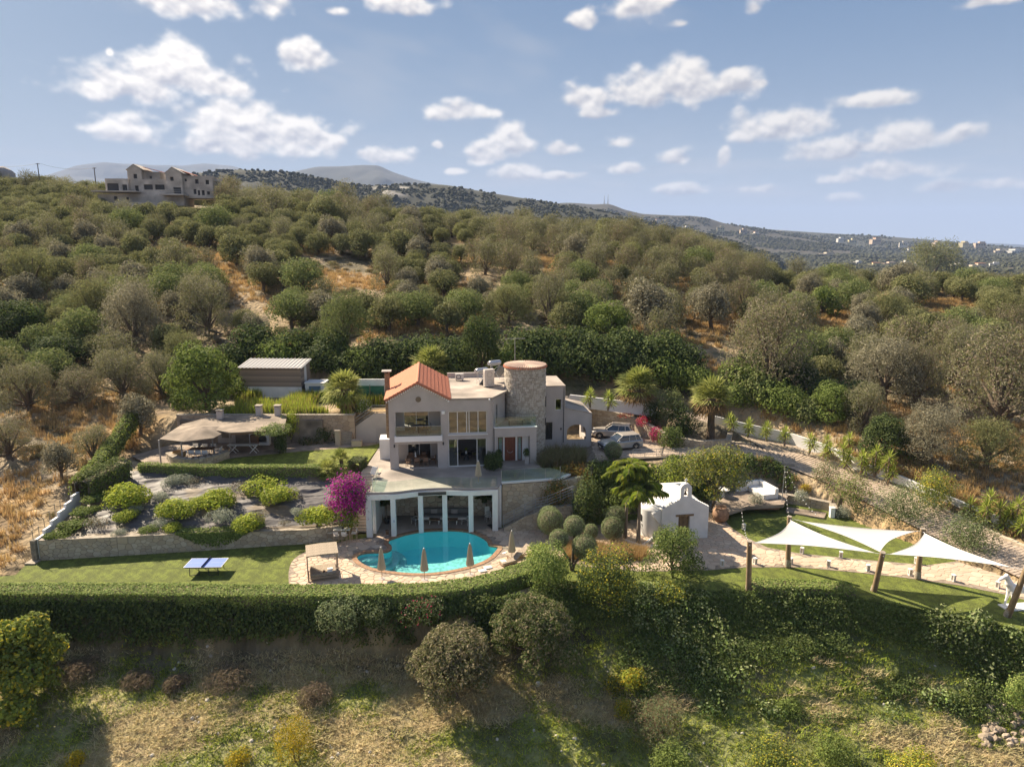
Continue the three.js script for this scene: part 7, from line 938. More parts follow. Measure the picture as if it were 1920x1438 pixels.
const lb = P(455, 850, L1), lo = thing('trestle_bench', 'long white trestle table with crossed legs under the flat roof', 'table', [lb.x, L1, lb.z - 0.3], 0.02); part(lo, 'table_top', rbx(-1.5, 1.5, 0.78, 0.83, -0.35, 0.35, 0.01), whiteFurn); for (const x of [-1.0, 1.0]) part(lo, 'trestle', merge([bar(V(x - 0.35, 0, 0.3), V(x + 0.35, 0.78, 0.3), 0.03), bar(V(x + 0.35, 0, 0.3), V(x - 0.35, 0.78, 0.3), 0.03), bar(V(x - 0.35, 0, -0.3), V(x + 0.35, 0.78, -0.3), 0.03), bar(V(x + 0.35, 0, -0.3), V(x - 0.35, 0.78, -0.3), 0.03)]), whiteFurn);
const pot = P(354, 862, L1); const bs = thing('wicker_seat', 'round wicker seat at the left of the pavilion table', 'chair', [P(333, 864, L1).x, L1, P(333, 862, L1).z], 0.8); part(bs, 'shell', new THREE.SphereGeometry(0.6, 18, 10, 0, 6.3, 1.2, 1.4).translate(0, 0.62, 0), new THREE.MeshStandardMaterial({ color: lin(0.36, 0.25, 0.12), roughness: 0.9, side: THREE.DoubleSide })); part(bs, 'cushion', new THREE.CylinderGeometry(0.45, 0.45, 0.14, 20).translate(0, 0.4, 0), beigeFab);
}
// side stair wall at the back of the upper lawn
{
const o = thing('stair_block', 'taupe stair wall with a grey door beside the upper lawn', 'wall', [0, 0, 0]); const q = (a, b) => { const d = ray(a, b), t = -71.2 / d.z; return [d.x * t, EYE + d.y * t]; }; part(o, 'wall', W([q(661, 836), q(735, 836), q(735, 776), q(700, 776), q(661, 803)], [], 0.3, -71.2), plaster); const [dx, dy] = q(709, 836); part(o, 'door', rbx(dx - 0.15, dx + 0.85, dy, dy + 1.9, -71.19, -71.15, 0.01), pipeMat); const [ax, ay] = q(661, 800), [bx2, by] = q(699, 773), [cx, cy] = q(735, 773); for (const h of [0, 0.35, 0.7]) part(o, 'handrail', merge([bar(V(ax, ay + h, -71.3), V(bx2, by + h, -71.3), 0.025), bar(V(bx2, by + h, -71.3), V(cx, cy + h, -71.3), 0.025)]), metalGrey);
const s = thing('back_stair', 'stone steps up to the weedy back terrace', 'stair', [0, 0, 0]); const sx = P(648, 832, L1); for (let i = 0; i < 12; i++) part(s, 'step', rbx(sx.x - 0.65, sx.x + 0.6, L1, L1 + 0.22 + i * 0.225, -69.9 - i * 0.2, -70.1 - i * 0.2 - (i === 11 ? 0.6 : 0.05), 0.012), capMat);
const b = thing('stone_block', 'low stone block beside the taupe stair wall', 'block', [P(669, 836, L1).x, L1, P(669, 836, L1).z]); part(b, 'core', metric(rbx(-0.5, 0.5, 0, 0.55, -0.3, 0.3, 0.03)), wallStone[0]); part(b, 'slab', rbx(-0.53, 0.53, 0.55, 0.62, -0.33, 0.33, 0.02), capMat);
const c = thing('gate_pier', 'slim stone pier at the foot of the back steps', 'pier', [P(634, 834, L1).x, L1, P(634, 834, L1).z]); part(c, 'shaft', metric(rbx(-0.25, 0.25, 0, 1.5, -0.25, 0.25, 0.03)), wallStone[1]); part(c, 'cap', rbx(-0.3, 0.3, 1.5, 1.57, -0.3, 0.3, 0.02), capMat);
}
// shed
{
const base = P(452, 736, 6.9), o = thing('garden_shed', 'grey slatted shed with corrugated roof in front of the dark trees', 'shed', [base.x, 6.9, base.z], -0.04), Wd = 7.1, H = 2.95, Dp = 3.4, sl = [[0.25, 0.20, 0.165], [0.30, 0.24, 0.195], [0.21, 0.17, 0.14]].map((c) => mat(c, 0.85));
for (let i = 0; i < 9; i++) part(o, 'board', metric(rbx(0, Wd, 0.72 + i * 0.245, 0.95 + i * 0.245, -0.05, 0, 0.008)), sl[i % 3]); for (let i = 0; i < 9; i++) part(o, 'board', metric(rbx(Wd - 0.05, Wd, 0.72 + i * 0.245, 0.95 + i * 0.245, -1.3, -0.06, 0.008)), sl[(i + 1) % 3]);
part(o, 'plinth', metric(rbx(-0.02, Wd + 0.02, -0.6, 0.70, -0.14, 0.03, 0.02)), white); part(o, 'inner_box', bx(0.05, Wd - 0.06, 0.0, H - 0.1, -Dp, -0.06), darkFrame); part(o, 'side_panel', bx(Wd - 0.055, Wd + 0.01, 0.2, H + 0.3, -2.1, -1.4), white); part(o, 'side_panel', bx(Wd - 0.05, Wd, 0.2, H + 0.4, -Dp, -2.12), sl[0]);
const pos = [], n = 34; const yy = (k, z) => H + 0.02 + (-z) * 0.13 + (k % 2 ? 0.11 : 0); for (let k = 0; k < n; k++) { const x0 = -0.25 + (Wd + 0.5) * k / n, x1 = -0.25 + (Wd + 0.5) * (k + 1) / n; for (const q of [[x0, yy(k, 0.3), 0.3], [x1, yy(k + 1, 0.3), 0.3], [x1, yy(k + 1, -Dp), -Dp - 0.2], [x0, yy(k, 0.3), 0.3], [x1, yy(k + 1, -Dp), -Dp - 0.2], [x0, yy(k, -Dp), -Dp - 0.2]]) pos.push(...q); } const g = new THREE.BufferGeometry(); g.setAttribute('position', new THREE.Float32BufferAttribute(pos, 3)); part(o, 'corrugated_roof', g, new THREE.MeshStandardMaterial({ color: lin(0.42, 0.41, 0.40), roughness: 0.6, side: THREE.DoubleSide }));
const h = thing('white_hut', 'small white hut with a blue window right of the shed', 'hut', [P(590, 735, 7).x, 6.9, P(590, 735, 7).z], 0); part(h, 'wall', W(rect(-1.1, 1.1, -0.6, 1.1), [[-0.7, 0.7, 0.2, 0.8]], 0.2), white); part(h, 'window', bx(-0.7, 0.7, 0.2, 0.8, -0.12, -0.08), mat([0.12, 0.2, 0.3], 0.3)); part(h, 'body', bx(-1.05, 1.05, -0.6, 1.05, -2, -0.21), white); part(h, 'roof', rbx(-1.2, 1.2, 1.1, 1.2, -2.1, 0.1, 0.02), white);
const gt = thing('screen_gate', 'green mesh screened gate left of the flue', 'gate', [P(700, 752, 7).x, 6.6, P(700, 752, 6.6).z]); part(gt, 'screen', bx(-2.2, 0.9, 0.2, 1.75, -0.02, 0), mat([0.03, 0.17, 0.11], 0.8, { map: rep(T.grain, 0.5) })); for (const x of [-2.2, -0.7, 0.9]) part(gt, 'post', bar(V(x, -0.2, 0.03), V(x, 1.9, 0.03), 0.035), steelGrey); part(gt, 'white_wall', metric(bx(-2.4, 1.0, 0.0, 2.3, -1.2, -1.0)), white); part(gt, 'lock', box(0.18, 0.1, 0.06, -0.55, 1.0, 0.04), darkMat);
}
// ------------------------------------------------------------------ chapel
{
const o = thing('chapel', 'small whitewashed chapel with stepped gable and bell arch', 'chapel', [12.2, 0.02, -54.6], 0.16), wm = mat([0.80, 0.80, 0.80], 0.85, { map: rep(T.plaster, 0.4) }), Wd = 4.05, L = 4.6;
const step = [[0, -0.1], [Wd, -0.1], [Wd, 2.78]]; for (let i = 0; i < 7; i++) { const x = Wd - (i + 1) * 0.21, y = 2.78 + i * 0.115; step.push([x + 0.21 - 0.0, y + 0.0]); step.push([x, y]); step.push([x, y + 0.115]); } step.push([Wd - 7 * 0.21, 3.6]); step.push([7 * 0.21, 3.6]); for (let i = 6; i >= 0; i--) { const x = (i + 1) * 0.21, y = 2.78 + i * 0.115; step.push([x, y]); step.push([x - 0.21, y]); }
const clean = step.filter((p, i) => i === 0 || Math.hypot(p[0] - step[i - 1][0], p[1] - step[i - 1][1]) > 1e-4);
part(o, 'front_wall', W(clean, [[1.45, 2.45, 0.0, 2.02]], 0.42), wm);
part(o, 'side_wall', metric(bx(0.02, 0.4, -0.1, 2.55, -0.425, -L)), wm); part(o, 'side_wall', metric(bx(Wd - 0.4, Wd - 0.02, -0.1, 2.55, -0.425, -L)), wm); part(o, 'back_wall', metric(bx(0.021, Wd - 0.021, -0.1, 3.2, -L - 0.3, -L)), wm);
const sh = new THREE.Shape(); sh.moveTo(0.1, 2.3); sh.absellipse(Wd / 2, 2.3, Wd / 2 - 0.1, 1.0, Math.PI, 0, true); sh.lineTo(0.1, 2.3); part(o, 'vault', metric(new THREE.ExtrudeGeometry(sh, { depth: L - 0.45, bevelEnabled: false, curveSegments: 28 }).translate(0, 0, -L)), wm);
part(o, 'eave_parapet', metric(bx(-0.03, 0.2, 2.5, 2.78, -0.43, -L)), wm);
const ap = part(o, 'apse', metric(new THREE.CylinderGeometry(1.3, 1.3, 2.35, 32, 1).translate(0.1, 1.1, -1.75)), wm); part(ap, 'apse_dome', new THREE.SphereGeometry(1.3, 32, 12, 0, Math.PI * 2, 0, Math.PI / 2).scale(1, 0.42, 1).translate(0.1, 2.275, -1.75), wm); part(ap, 'slit_window', rbx(-1.23, -1.1, 1.25, 1.8, -1.65, -1.45, 0.01), darkMat);
part(o, 'buttress', metric(new THREE.ExtrudeGeometry(new THREE.Shape([V2(0, 2.75), V2(-0.75, 2.3), V2(0, 1.2)]), { depth: 0.3, bevelEnabled: false }).translate(0.03, 0, -0.44)), wm);
// bell arch
const b = new THREE.Shape(); b.moveTo(-0.46, 0); b.lineTo(0.46, 0); b.lineTo(0.46, 0.75); b.absarc(0, 0.75, 0.46, 0, Math.PI, false); b.lineTo(-0.46, 0); const hl = new THREE.Path(); hl.moveTo(-0.2, 0.06); hl.lineTo(0.2, 0.06); hl.lineTo(0.2, 0.7); hl.absarc(0, 0.7, 0.2, 0, Math.PI, false); hl.lineTo(-0.2, 0.06); b.holes.push(hl); const bg = part(o, 'bell_arch', new THREE.ExtrudeGeometry(b, { depth: 0.34, bevelEnabled: true, bevelThickness: 0.02, bevelSize: 0.02, bevelSegments: 2, curveSegments: 18 }).translate(Wd / 2, 3.58, -0.38), wm);
part(bg, 'bell', new THREE.LatheGeometry([V2(0, 0.3), V2(0.06, 0.28), V2(0.09, 0.12), V2(0.15, 0), V2(0.13, 0), V2(0, 0.2)], 18).translate(Wd / 2, 3.82, -0.2), mat([0.14, 0.095, 0.05], 0.5, { metalness: 0.6 })); part(bg, 'bell_yoke', bar(V(Wd / 2 - 0.2, 4.16, -0.2), V(Wd / 2 + 0.2, 4.16, -0.2), 0.03), brownMat); part(bg, 'cross', merge([box(0.06, 0.42, 0.06, Wd / 2, 4.98, -0.2), box(0.28, 0.06, 0.06, Wd / 2, 5.06, -0.2)]), wm);
const dm = mat([0.33, 0.22, 0.115], 0.75, { map: rep(T.wood, 1) }); for (let i = 0; i < 4; i++) part(o, 'door_plank', metric(rbx(1.46 + i * 0.245, 1.695 + i * 0.245, 0.01, 2.0, -0.3, -0.24, 0.008)), dm); part(o, 'lintel', metric(rbx(1.2, 2.75, 2.03, 2.2, -0.2, 0.05, 0.02)), mat([0.38, 0.25, 0.13], 0.8, { map: rep(T.wood, 1) }));
const st = thing('low_curb', 'white low curb and step beside the chapel apse', 'curb', [0, 0.03, 0]); const cc = [P(1172, 1016), P(1200, 1026), P(1240, 1028)]; part(st, 'edge', merge([beam(cc[0].clone().setY(0.1), cc[1].clone().setY(0.1), 0.18, 0.2), beam(cc[1].clone().setY(0.103), cc[2].clone().setY(0.103), 0.18, 0.2)]), white); part(st, 'step', beam(P(1205, 1026).setY(0.1), P(1232, 1006).setY(0.1), 0.16, 0.18), white);
}
// big jar, lanterns, pole
{
const j = thing('clay_jar', 'large terracotta jar beside the chapel wall', 'jar', [P(1351, 978).x, 0.02, P(1351, 978).z]); part(j, 'body', new THREE.LatheGeometry([V2(0, 0), V2(0.42, 0), V2(0.68, 0.35), V2(0.74, 0.75), V2(0.62, 1.1), V2(0.42, 1.25), V2(0.5, 1.32), V2(0.4, 1.34), V2(0.36, 1.22), V2(0, 1.2)], 28), mat([0.45, 0.265, 0.16], 0.85, { map: rep(T.grain, 3) })); part(j, 'lip', new THREE.TorusGeometry(0.46, 0.045, 8, 28).rotateX(Math.PI / 2).translate(0, 1.31, 0), mat([0.45, 0.265, 0.16], 0.85));
const lan = new THREE.Group(); part(lan, 'frame', merge([box(0.22, 0.05, 0.22, 0, 0.025, 0), box(0.24, 0.05, 0.24, 0, 0.42, 0), ...[[-1, -1], [1, -1], [-1, 1], [1, 1]].map(([x, z]) => box(0.035, 0.36, 0.035, x * 0.09, 0.22, z * 0.09))]), whiteFurn); part(lan, 'shade', rbx(-0.075, 0.075, 0.05, 0.39, -0.075, 0.075, 0.01), mat([0.42, 0.38, 0.31], 0.7));
const ls = [[1354, 1062], [1395, 993], [1416, 1058], [1483, 1058], [1504, 1038], [1554, 1063], [1577, 1046], [1628, 1071], [1707, 1079], [1719, 1057], [1788, 1090], [1871, 1103]]; ls.forEach(([a, b], i) => place(lan, 'path_lantern', `small pale lantern beside the paved path, ${ORD[i]} counted from the chapel`, 'lantern', P(a, b).setY(0.03), 1.1, 0.2 * i, 'lanterns along the paved path'));
const po = P(1466, 946, 0.6), pl = thing('light_pole', 'thin grey pole with festoon cables behind the stone planter', 'pole', [po.x, 0.4, po.z]); part(pl, 'shaft', bar(V(0, 0, 0), V(0.05, 3.9, 0), 0.04, 0.03), metalGrey); part(pl, 'bracket', box(0.2, 0.06, 0.06, 0.05, 3.85, 0), metalGrey);
}
// seats, steps and low walls above the inner lawn
{
struct('seating_terrace', holed(seatPoly, [], 0.86, 0.3), paveMat);
const bn = P(1432, 930, 0.86), o = thing('white_bench', 'white built in corner bench on the terrace behind the chapel', 'bench', [bn.x, 0.86, bn.z], 0.25); part(o, 'seat', rbx(-0.6, 0.6, 0, 0.45, -1.6, 0.9, 0.03), white); part(o, 'backrest', rbx(0.6, 0.95, 0, 0.95, -1.9, 0.9, 0.04), white); part(o, 'backrest', rbx(-1.8, 0.59, 0, 0.95, -1.95, -1.62, 0.04), white);
const t2 = P(1348, 938, 0.86), rt = thing('round_table', 'round white garden table under the tree behind the chapel', 'table', [t2.x + 0.6, 0.86, t2.z - 1.0]); part(rt, 'table_top', new THREE.CylinderGeometry(0.65, 0.65, 0.05, 28).translate(0, 0.72, 0), white); part(rt, 'pedestal', new THREE.CylinderGeometry(0.08, 0.25, 0.7, 14).translate(0, 0.35, 0), white);
const s = thing('curved_steps', 'three curved bluish grey steps up from the inner lawn', 'steps', [0, 0, 0]), sm = mat([0.32, 0.34, 0.37], 0.8, { map: rep(T.grain, 1) }); const line = (d) => smoothLine([xz(1340, 962 - d, 0.1), xz(1362, 955 - d, 0.1), xz(1384, 950 - d, 0.1), xz(1402, 949 - d, 0.1)], 4); [0, 4, 8].forEach((d, i) => part(s, 'step', ribbon(line(d), -0.62, 0.28, 0, 0.28 * (i + 1)), sm));
stoneWall('planter_wall', 'pale stone planter wall right of the curved steps', [xz(1402, 950, 0.05), xz(1440, 952, 0.05), xz(1463, 950, 0.05), xz(1466, 941, 0.05)], zero, up(0.8), { size: 0.5, seed: 51, cap: 0.06, th: 0.35, parts: false });
stoneWall('platform_wall', 'low stone wall round the back of the paved platform', [xz(1466, 941, 0.05), xz(1520, 950, 0.05), xz(1556, 958, 0.05), xz(1560, 968, 0.05)], zero, up(0.75), { size: 0.5, seed: 52, cap: 0.08, th: 0.4, parts: false });
const st = struct('paved_platform', holed([xz(1475, 951, 0.1), xz(1550, 962, 0.1), xz(1546, 972, 0.1), xz(1474, 960, 0.1)], [], 0.14, 0.3), paveMat); struct('planter_soil', holed([xz(1404, 949, 0.7), xz(1462, 949, 0.7), xz(1466, 938, 0.7), xz(1410, 928, 0.9), xz(1395, 936, 0.8)], [], 0.76, 0.4), mat([0.30, 0.15, 0.085], 0.95, { map: T.grain }));
const bx3 = thing('white_box', 'white metal box at the right end of the paved platform', 'box', P(1560, 970).setY(0)); part(bx3, 'body', rbx(-0.2, 0.2, 0, 0.9, -0.18, 0.18, 0.02), whitePlain); part(bx3, 'lid', rbx(-0.23, 0.23, 0.9, 0.95, -0.21, 0.21, 0.015), whitePlain);
}
// ------------------------------------------------------------------ shade sails on posts
const postWood = mat([0.46, 0.33, 0.19], 0.85, { map: rep(T.wood, 1, 2) });
{
const sp = [[P(1404, 1112, -0.2), Q(1406, 1015, 45.8), 'first sail post from the left, standing in the hedge'], [P(1478, 1064), Q(1481, 969, 50), 'sail post carrying the highest tip of the left sail'], [P(1638, 1112, -0.2), Q(1656, 1036, 45.4), 'leaning sail post between the left and right sails'], [P(1721, 1086), Q(1731, 992, 48.1), 'sail post with pale foot under the right sail'], [P(1888, 1158, -0.1), Q(1926, 1066, 42.0), 'leaning sail post at the right edge before the horse']].map(([a, b, l]) => { const o = thing('sail_post', l, 'post', a); const t = b.clone().sub(a); part(o, 'shaft', bar(V(0, -0.3, 0), t, 0.2, 0.17, 14), postWood); part(o, 'cap', bar(t.clone().addScaledVector(t.clone().normalize(), 0.0), t.clone().addScaledVector(t.clone().normalize(), 0.04), 0.185, 0.185, 14), capMat); part(o, 'collar', bar(t.clone().multiplyScalar(0.03), t.clone().multiplyScalar(0.16), 0.225, 0.215, 14), capMat); part(o, 'eye_bolt', new THREE.TorusGeometry(0.06, 0.015, 6, 14).translate(t.x, t.y - 0.2, t.z + 0.2), metalGrey); return b; });
const sailMat = new THREE.MeshPhysicalMaterial({ color: lin(0.80, 0.76, 0.70), roughness: 0.9, transmission: 0.3, thickness: 0, side: THREE.DoubleSide });
const sail = (a, b, c, label, pull = 0.10, sag = 0.22) => { const n = 26, pos = [], at2 = (i, j) => { const u = i / n, v = j / n, w = 1 - u - v, p = V(0, 0, 0).addScaledVector(a, w).addScaledVector(b, u).addScaledVector(c, v), m = a.clone().add(b).add(c).multiplyScalar(1 / 3), e = Math.max(4 * u * w * (1 - v) ** 2 * (1 - v * 3 > 0 ? 1 - v * 3 : 0), 4 * v * w * Math.max(0, 1 - u * 3), 4 * u * v * Math.max(0, 1 - w * 3)); p.lerp(m, pull * 2.0 * e); p.y -= sag * 27 * u * v * w * 0.5 + 0.03 * Math.sin(u * 37 + v * 11) * u * v * w * 4; return p; }; const put = (p) => pos.push(p.x, p.y, p.z); for (let i = 0; i < n; i++) for (let j = 0; j < n - i; j++) { put(at2(i, j)); put(at2(i + 1, j)); put(at2(i, j + 1)); if (i + j < n - 1) { put(at2(i + 1, j)); put(at2(i + 1, j + 1)); put(at2(i, j + 1)); } } const g = mergeVertices((() => { const q = new THREE.BufferGeometry(); q.setAttribute('position', new THREE.Float32BufferAttribute(pos, 3)); return q; })(), 1e-4); g.computeVertexNormals(); const o = thing('shade_sail', label, 'shade sail', [0, 0, 0]); part(o, 'cloth', g, sailMat); part(o, 'edge_cord', merge([[a, b], [b, c], [c, a]].map(([p, q], k) => { const l = []; for (let i = 0; i <= n; i++) l.push(k === 0 ? at2(i, 0) : k === 1 ? at2(n - i, i) : at2(0, n - i)); return new THREE.TubeGeometry(new THREE.CatmullRomCurve3(l), 26, 0.018, 5); })), whitePlain); };
const [t1, t2, t3, t4, t5] = sp; const near = (p, q, d, dy = -0.15) => p.clone().lerp(q, d / p.distanceTo(q)).add(V(0, dy, 0));
const m1 = t1.clone().add(t2).add(t3).multiplyScalar(1 / 3), m2 = t2.clone().add(t4).add(t3).multiplyScalar(1 / 3), m3 = t3.clone().add(t4).add(t5).multiplyScalar(1 / 3);
const cords = [], hang = (p, m, d) => { const q = near(p, m, d); cords.push(bar(p.clone().add(V(0, -0.12, 0)), q, 0.015)); return q; };
sail(hang(t1, m1, 0.4), hang(t2, m1, 0.3), hang(t3, m1, 0.5), 'large white triangular sail nearest the chapel'); sail(hang(t2, m2, 0.9), hang(t4, m2, 0.6), hang(t3, m2, 0.35), 'white middle sail stretched behind the other two'); sail(hang(t3, m3, 0.5), hang(t4, m3, 0.4), hang(t5, m3, 0.9), 'white triangular sail reaching to the right edge');
const cd = thing('sail_ropes', 'short ropes tying the sail corners to their posts', 'rope', [0, 0, 0]); part(cd, 'rope', merge(cords), whitePlain);
// festoon cables with bulbs
const top = P(1466, 946, 0.6).setY(4.25).add(V(0.05, 0, 0)); [[top, V(24.5, 2.6, -53.5), 'cable of small bulbs from the grey pole down to the right'], [top, t2.clone().add(V(0, -0.1, 0)), 'cable of small bulbs from the grey pole to the sail post'], [V(18.9, 2.6, -55.3), t1.clone().add(V(0, 0, 0)), 'cable of small bulbs between the chapel and first post']].forEach(([a, b, l]) => { const o = thing('festoon_cable', l, 'cable', [0, 0, 0], 0, 'festoon cables'), pts = [...Array(13)].map((_, i) => { const t = i / 12, p = a.clone().lerp(b, t); p.y -= 4 * t * (1 - t) * 0.5; return p; }); part(o, 'wire', new THREE.TubeGeometry(new THREE.CatmullRomCurve3(pts), 36, 0.012, 4), darkMat); for (let i = 1; i < 12; i += 1) part(o, 'bulb', new THREE.SphereGeometry(0.045, 8, 6).translate(pts[i].x, pts[i].y - 0.07, pts[i].z), whitePlain); });
}
// white horse statue
{
const J = { rump: [1.05, 1.42, 0, 0.30], belly: [0.4, 1.30, 0, 0.31], chest: [-0.3, 1.38, 0, 0.32], neck1: [-0.62, 1.75, 0, 0.22], neck2: [-0.78, 2.1, 0, 0.15], poll: [-0.86, 2.28, 0, 0.12], face: [-1.12, 2.16, 0, 0.105], muzzle: [-1.36, 2.02, 0, 0.075] }, bones = [['rump', 'belly'], ['belly', 'chest'], ['chest', 'neck1'], ['neck1', 'neck2'], ['neck2', 'poll'], ['poll', 'face'], ['face', 'muzzle']];
for (const s of [-1, 1]) { const f = s * 0.17; J['s' + s] = [-0.35, 1.2, f, 0.17]; J['e' + s] = [-0.38 + (s < 0 ? -0.05 : 0.05), 0.72, f, 0.085]; J['k' + s] = [-0.42 + (s < 0 ? -0.08 : 0.08), 0.42, f, 0.06]; J['h' + s] = [-0.42 + (s < 0 ? -0.12 : 0.08), 0.06, f, 0.075]; bones.push(['chest', 's' + s], ['s' + s, 'e' + s], ['e' + s, 'k' + s], ['k' + s, 'h' + s]); J['p' + s] = [1.15, 1.15, f, 0.2]; J['q' + s] = [1.02, 0.8, f, 0.11]; J['r' + s] = [1.28, 0.52, f, 0.06]; J['t' + s] = [1.22, 0.06, f, 0.075]; bones.push(['rump', 'p' + s], ['p' + s, 'q' + s], ['q' + s, 'r' + s], ['r' + s, 't' + s]); J['a' + s] = [-0.85, 2.30, s * 0.07, 0.04]; J['b' + s] = [-0.86, 2.46, s * 0.09, 0.02]; bones.push(['a' + s, 'b' + s], ['poll', 'a' + s]); }
J.tail1 = [1.34, 1.5, 0, 0.09]; J.tail2 = [1.52, 1.2, 0, 0.08]; J.tail3 = [1.5, 0.7, 0, 0.05]; bones.push(['rump', 'tail1'], ['tail1', 'tail2'], ['tail2', 'tail3']); J.m1 = [-0.72, 2.2, 0, 0.07]; J.m2 = [-0.45, 1.85, 0, 0.07]; bones.push(['poll', 'm1'], ['m1', 'm2']);
const res = 84, mc = new MarchingCubes(res, new THREE.MeshStandardMaterial(), false, false, 400000), S = 1.75, c0 = [0.05, 1.25, 0]; mc.isolation = 0; const smin = (a, b, k) => { const h = clamp(0.5 + 0.5 * (b - a) / k); return mix(b, a, h) - k * h * (1 - h); };
for (let z = 0; z < res; z++) for (let y = 0; y < res; y++) for (let x = 0; x < res; x++) { const p = [(x / res * 2 - 1) * S + c0[0], (y / res * 2 - 1) * S + c0[1], (z / res * 2 - 1) * S + c0[2]]; let d = 9; for (const [u, v] of bones) { const A = J[u], B = J[v], ab = [B[0] - A[0], B[1] - A[1], B[2] - A[2]], t = clamp(((p[0] - A[0]) * ab[0] + (p[1] - A[1]) * ab[1] + (p[2] - A[2]) * ab[2]) / (ab[0] ** 2 + ab[1] ** 2 + ab[2] ** 2)), q = Math.hypot(p[0] - A[0] - ab[0] * t, p[1] - A[1] - ab[1] * t, p[2] - A[2] - ab[2] * t) - mix(A[3], B[3], t); d = smin(d, q, 0.06); } mc.field[x + y * res + z * res * res] = -d; }
mc.update(); const n = mc.count, g = new THREE.BufferGeometry(); g.setAttribute('position', new THREE.BufferAttribute(mc.positionArray.slice(0, n * 3), 3)); g.scale(S, S, S).translate(...c0); const gm = mergeVertices(g, 1e-3); gm.computeVertexNormals();
const hp = P(1893, 1142, 0), o = thing('horse_statue', 'white standing horse statue behind the right sail post', 'statue', [hp.x + 0.45, 0.04, hp.z - 0.2], 0.12); part(o, 'body', gm, mat([0.78, 0.77, 0.76], 0.5)); part(o, 'plinth', rbx(-0.8, 1.6, -0.06, 0.03, -0.45, 0.45, 0.02), white);
}
// ------------------------------------------------------------------ planting round the estate
function bushAt(name, label, px, py, w, hpx, pal, { h = null, n = 2600, size = 0.16, lobes = 8, lw = 0.6, seed = Math.round(px * 3 + py), group, category = 'shrub', stems = true, lumps = 0.4 } = {}) {
const p = h === null ? onLand(px, py) : P(px, py, h), f = toPx(p)[2], r = w / FPX * f / 2, hh = hpx / FPX * f * 1.05, o = thing(name, label, category, [p.x, p.y - 0.1, p.z], 0, group);
part(o, 'foliage', shrubGeo(seed, { r, h: hh, n, size, pal, lobes, w: lw, lumps }), leafMat); if (stems) { const g = stemGeo.clone().scale(1.2, hh, 1.2); part(o, 'stem', g, barkMat); } return o;
}
const bigTree = (name, label, px, py, w, opt, h = null, tall = 1) => { const p = h === null ? onLand(px, py) : P(px, py, h), f = toPx(p)[2], s = w / FPX * f / 2 / (opt.R0 || 2.6), pr = treeProto(opt); return place(pr, name, label, 'tree', p.setY(p.y - 0.1), s, px % 6, undefined, s * tall); };
// foreground trees and bushes on the bank
bigTree('loquat_tree', 'broad brownish loquat tree below the hedge, nearer the camera', 852, 1305, 176, { seed: 501, R0: 2.7, H: 4.2, lobes: 20, leaves: 15000, size: 0.20, pal: PAL.medlar, trunkH: 1.0, lobeR: 0.33, w: 0.45, trunkR: 0.2 });
bigTree('loquat_tree', 'darker loquat tree right behind the first one', 1005, 1250, 158, { seed: 502, R0: 2.7, H: 4.6, lobes: 20, leaves: 14000, size: 0.20, pal: [...PAL.medlar, ...PAL.dark], trunkH: 0.9, lobeR: 0.34, w: 0.45, trunkR: 0.2 });
bigTree('citrus_tree', 'bright yellow green tree cut by the left edge of the bank', 36, 1316, 176, { seed: 503, R0: 2.6, H: 5.2, lobes: 22, leaves: 15000, size: 0.22, pal: [...PAL.fresh, ...PAL.fresh, ...PAL.citrus], trunkH: 0.8, lobeR: 0.34, w: 0.7, base: 0.8 });
bushAt('gorse_bush', 'bright yellow gorse in the dry grass at the bottom', 556, 1428, 78, 85, PAL.gorse, { n: 3200, size: 0.10, lw: 0.5 }); bushAt('gorse_bush', 'small yellow gorse at the bottom left of the larger one', 447, 1436, 44, 32, PAL.gorse, { n: 1200, size: 0.10 }); bushAt('gorse_bush', 'tiny yellow gorse in the lower left corner', 143, 1436, 34, 32, PAL.gorse, { n: 900, size: 0.10 });
bushAt('gorse_bush', 'dull yellow bush on the right of the loquats', 1185, 1286, 50, 34, [...PAL.gorse, ...PAL.lime], { n: 1500, size: 0.11 }); bushAt('gorse_bush', 'dull yellow bush left beside another near the loquats', 1150, 1296, 40, 30, [...PAL.gorse, ...PAL.dark], { n: 1200, size: 0.11 }); bushAt('gorse_bush', 'low yellow shrub between the spiky bush and shadow', 1172, 1345, 40, 36, [...PAL.gorse, ...PAL.citrus], { n: 1200, size: 0.1 });
bushAt('spiky_bush', 'grey green spiky bush in front of the right bank', 1236, 1378, 108, 70, [...PAL.silver, ...PAL.brown], { n: 5200, size: 0.16, lw: 0.18, lobes: 9, lumps: 0.5 }); bushAt('upright_shrub', 'upright lime green shrub at the bottom edge', 1262, 1462, 84, 74, PAL.fresh, { n: 2800, size: 0.13, lobes: 10 }); bushAt('upright_shrub', 'dark yellow flecked shrub at the bottom, right of centre', 1460, 1462, 118, 76, [...PAL.dark, ...PAL.citrus], { n: 4600, size: 0.12 }); bushAt('upright_shrub', 'yellow green shrub at the bottom right edge', 1720, 1466, 108, 54, PAL.citrus, { n: 3400, size: 0.12 }); bushAt('upright_shrub', 'green shrub cut by the right edge above the rocks', 1912, 1335, 60, 70, PAL.hedge, { n: 2600, size: 0.13 });
bushAt('green_tussock', 'fresh green tussock on the grass of the lower right', 1565, 1425, 80, 46, PAL.fresh, { n: 2600, size: 0.11 }); bushAt('green_tussock', 'bright green tussock under the bank at right', 1478, 1335, 46, 26, PAL.fresh, { n: 1400, size: 0.11 });
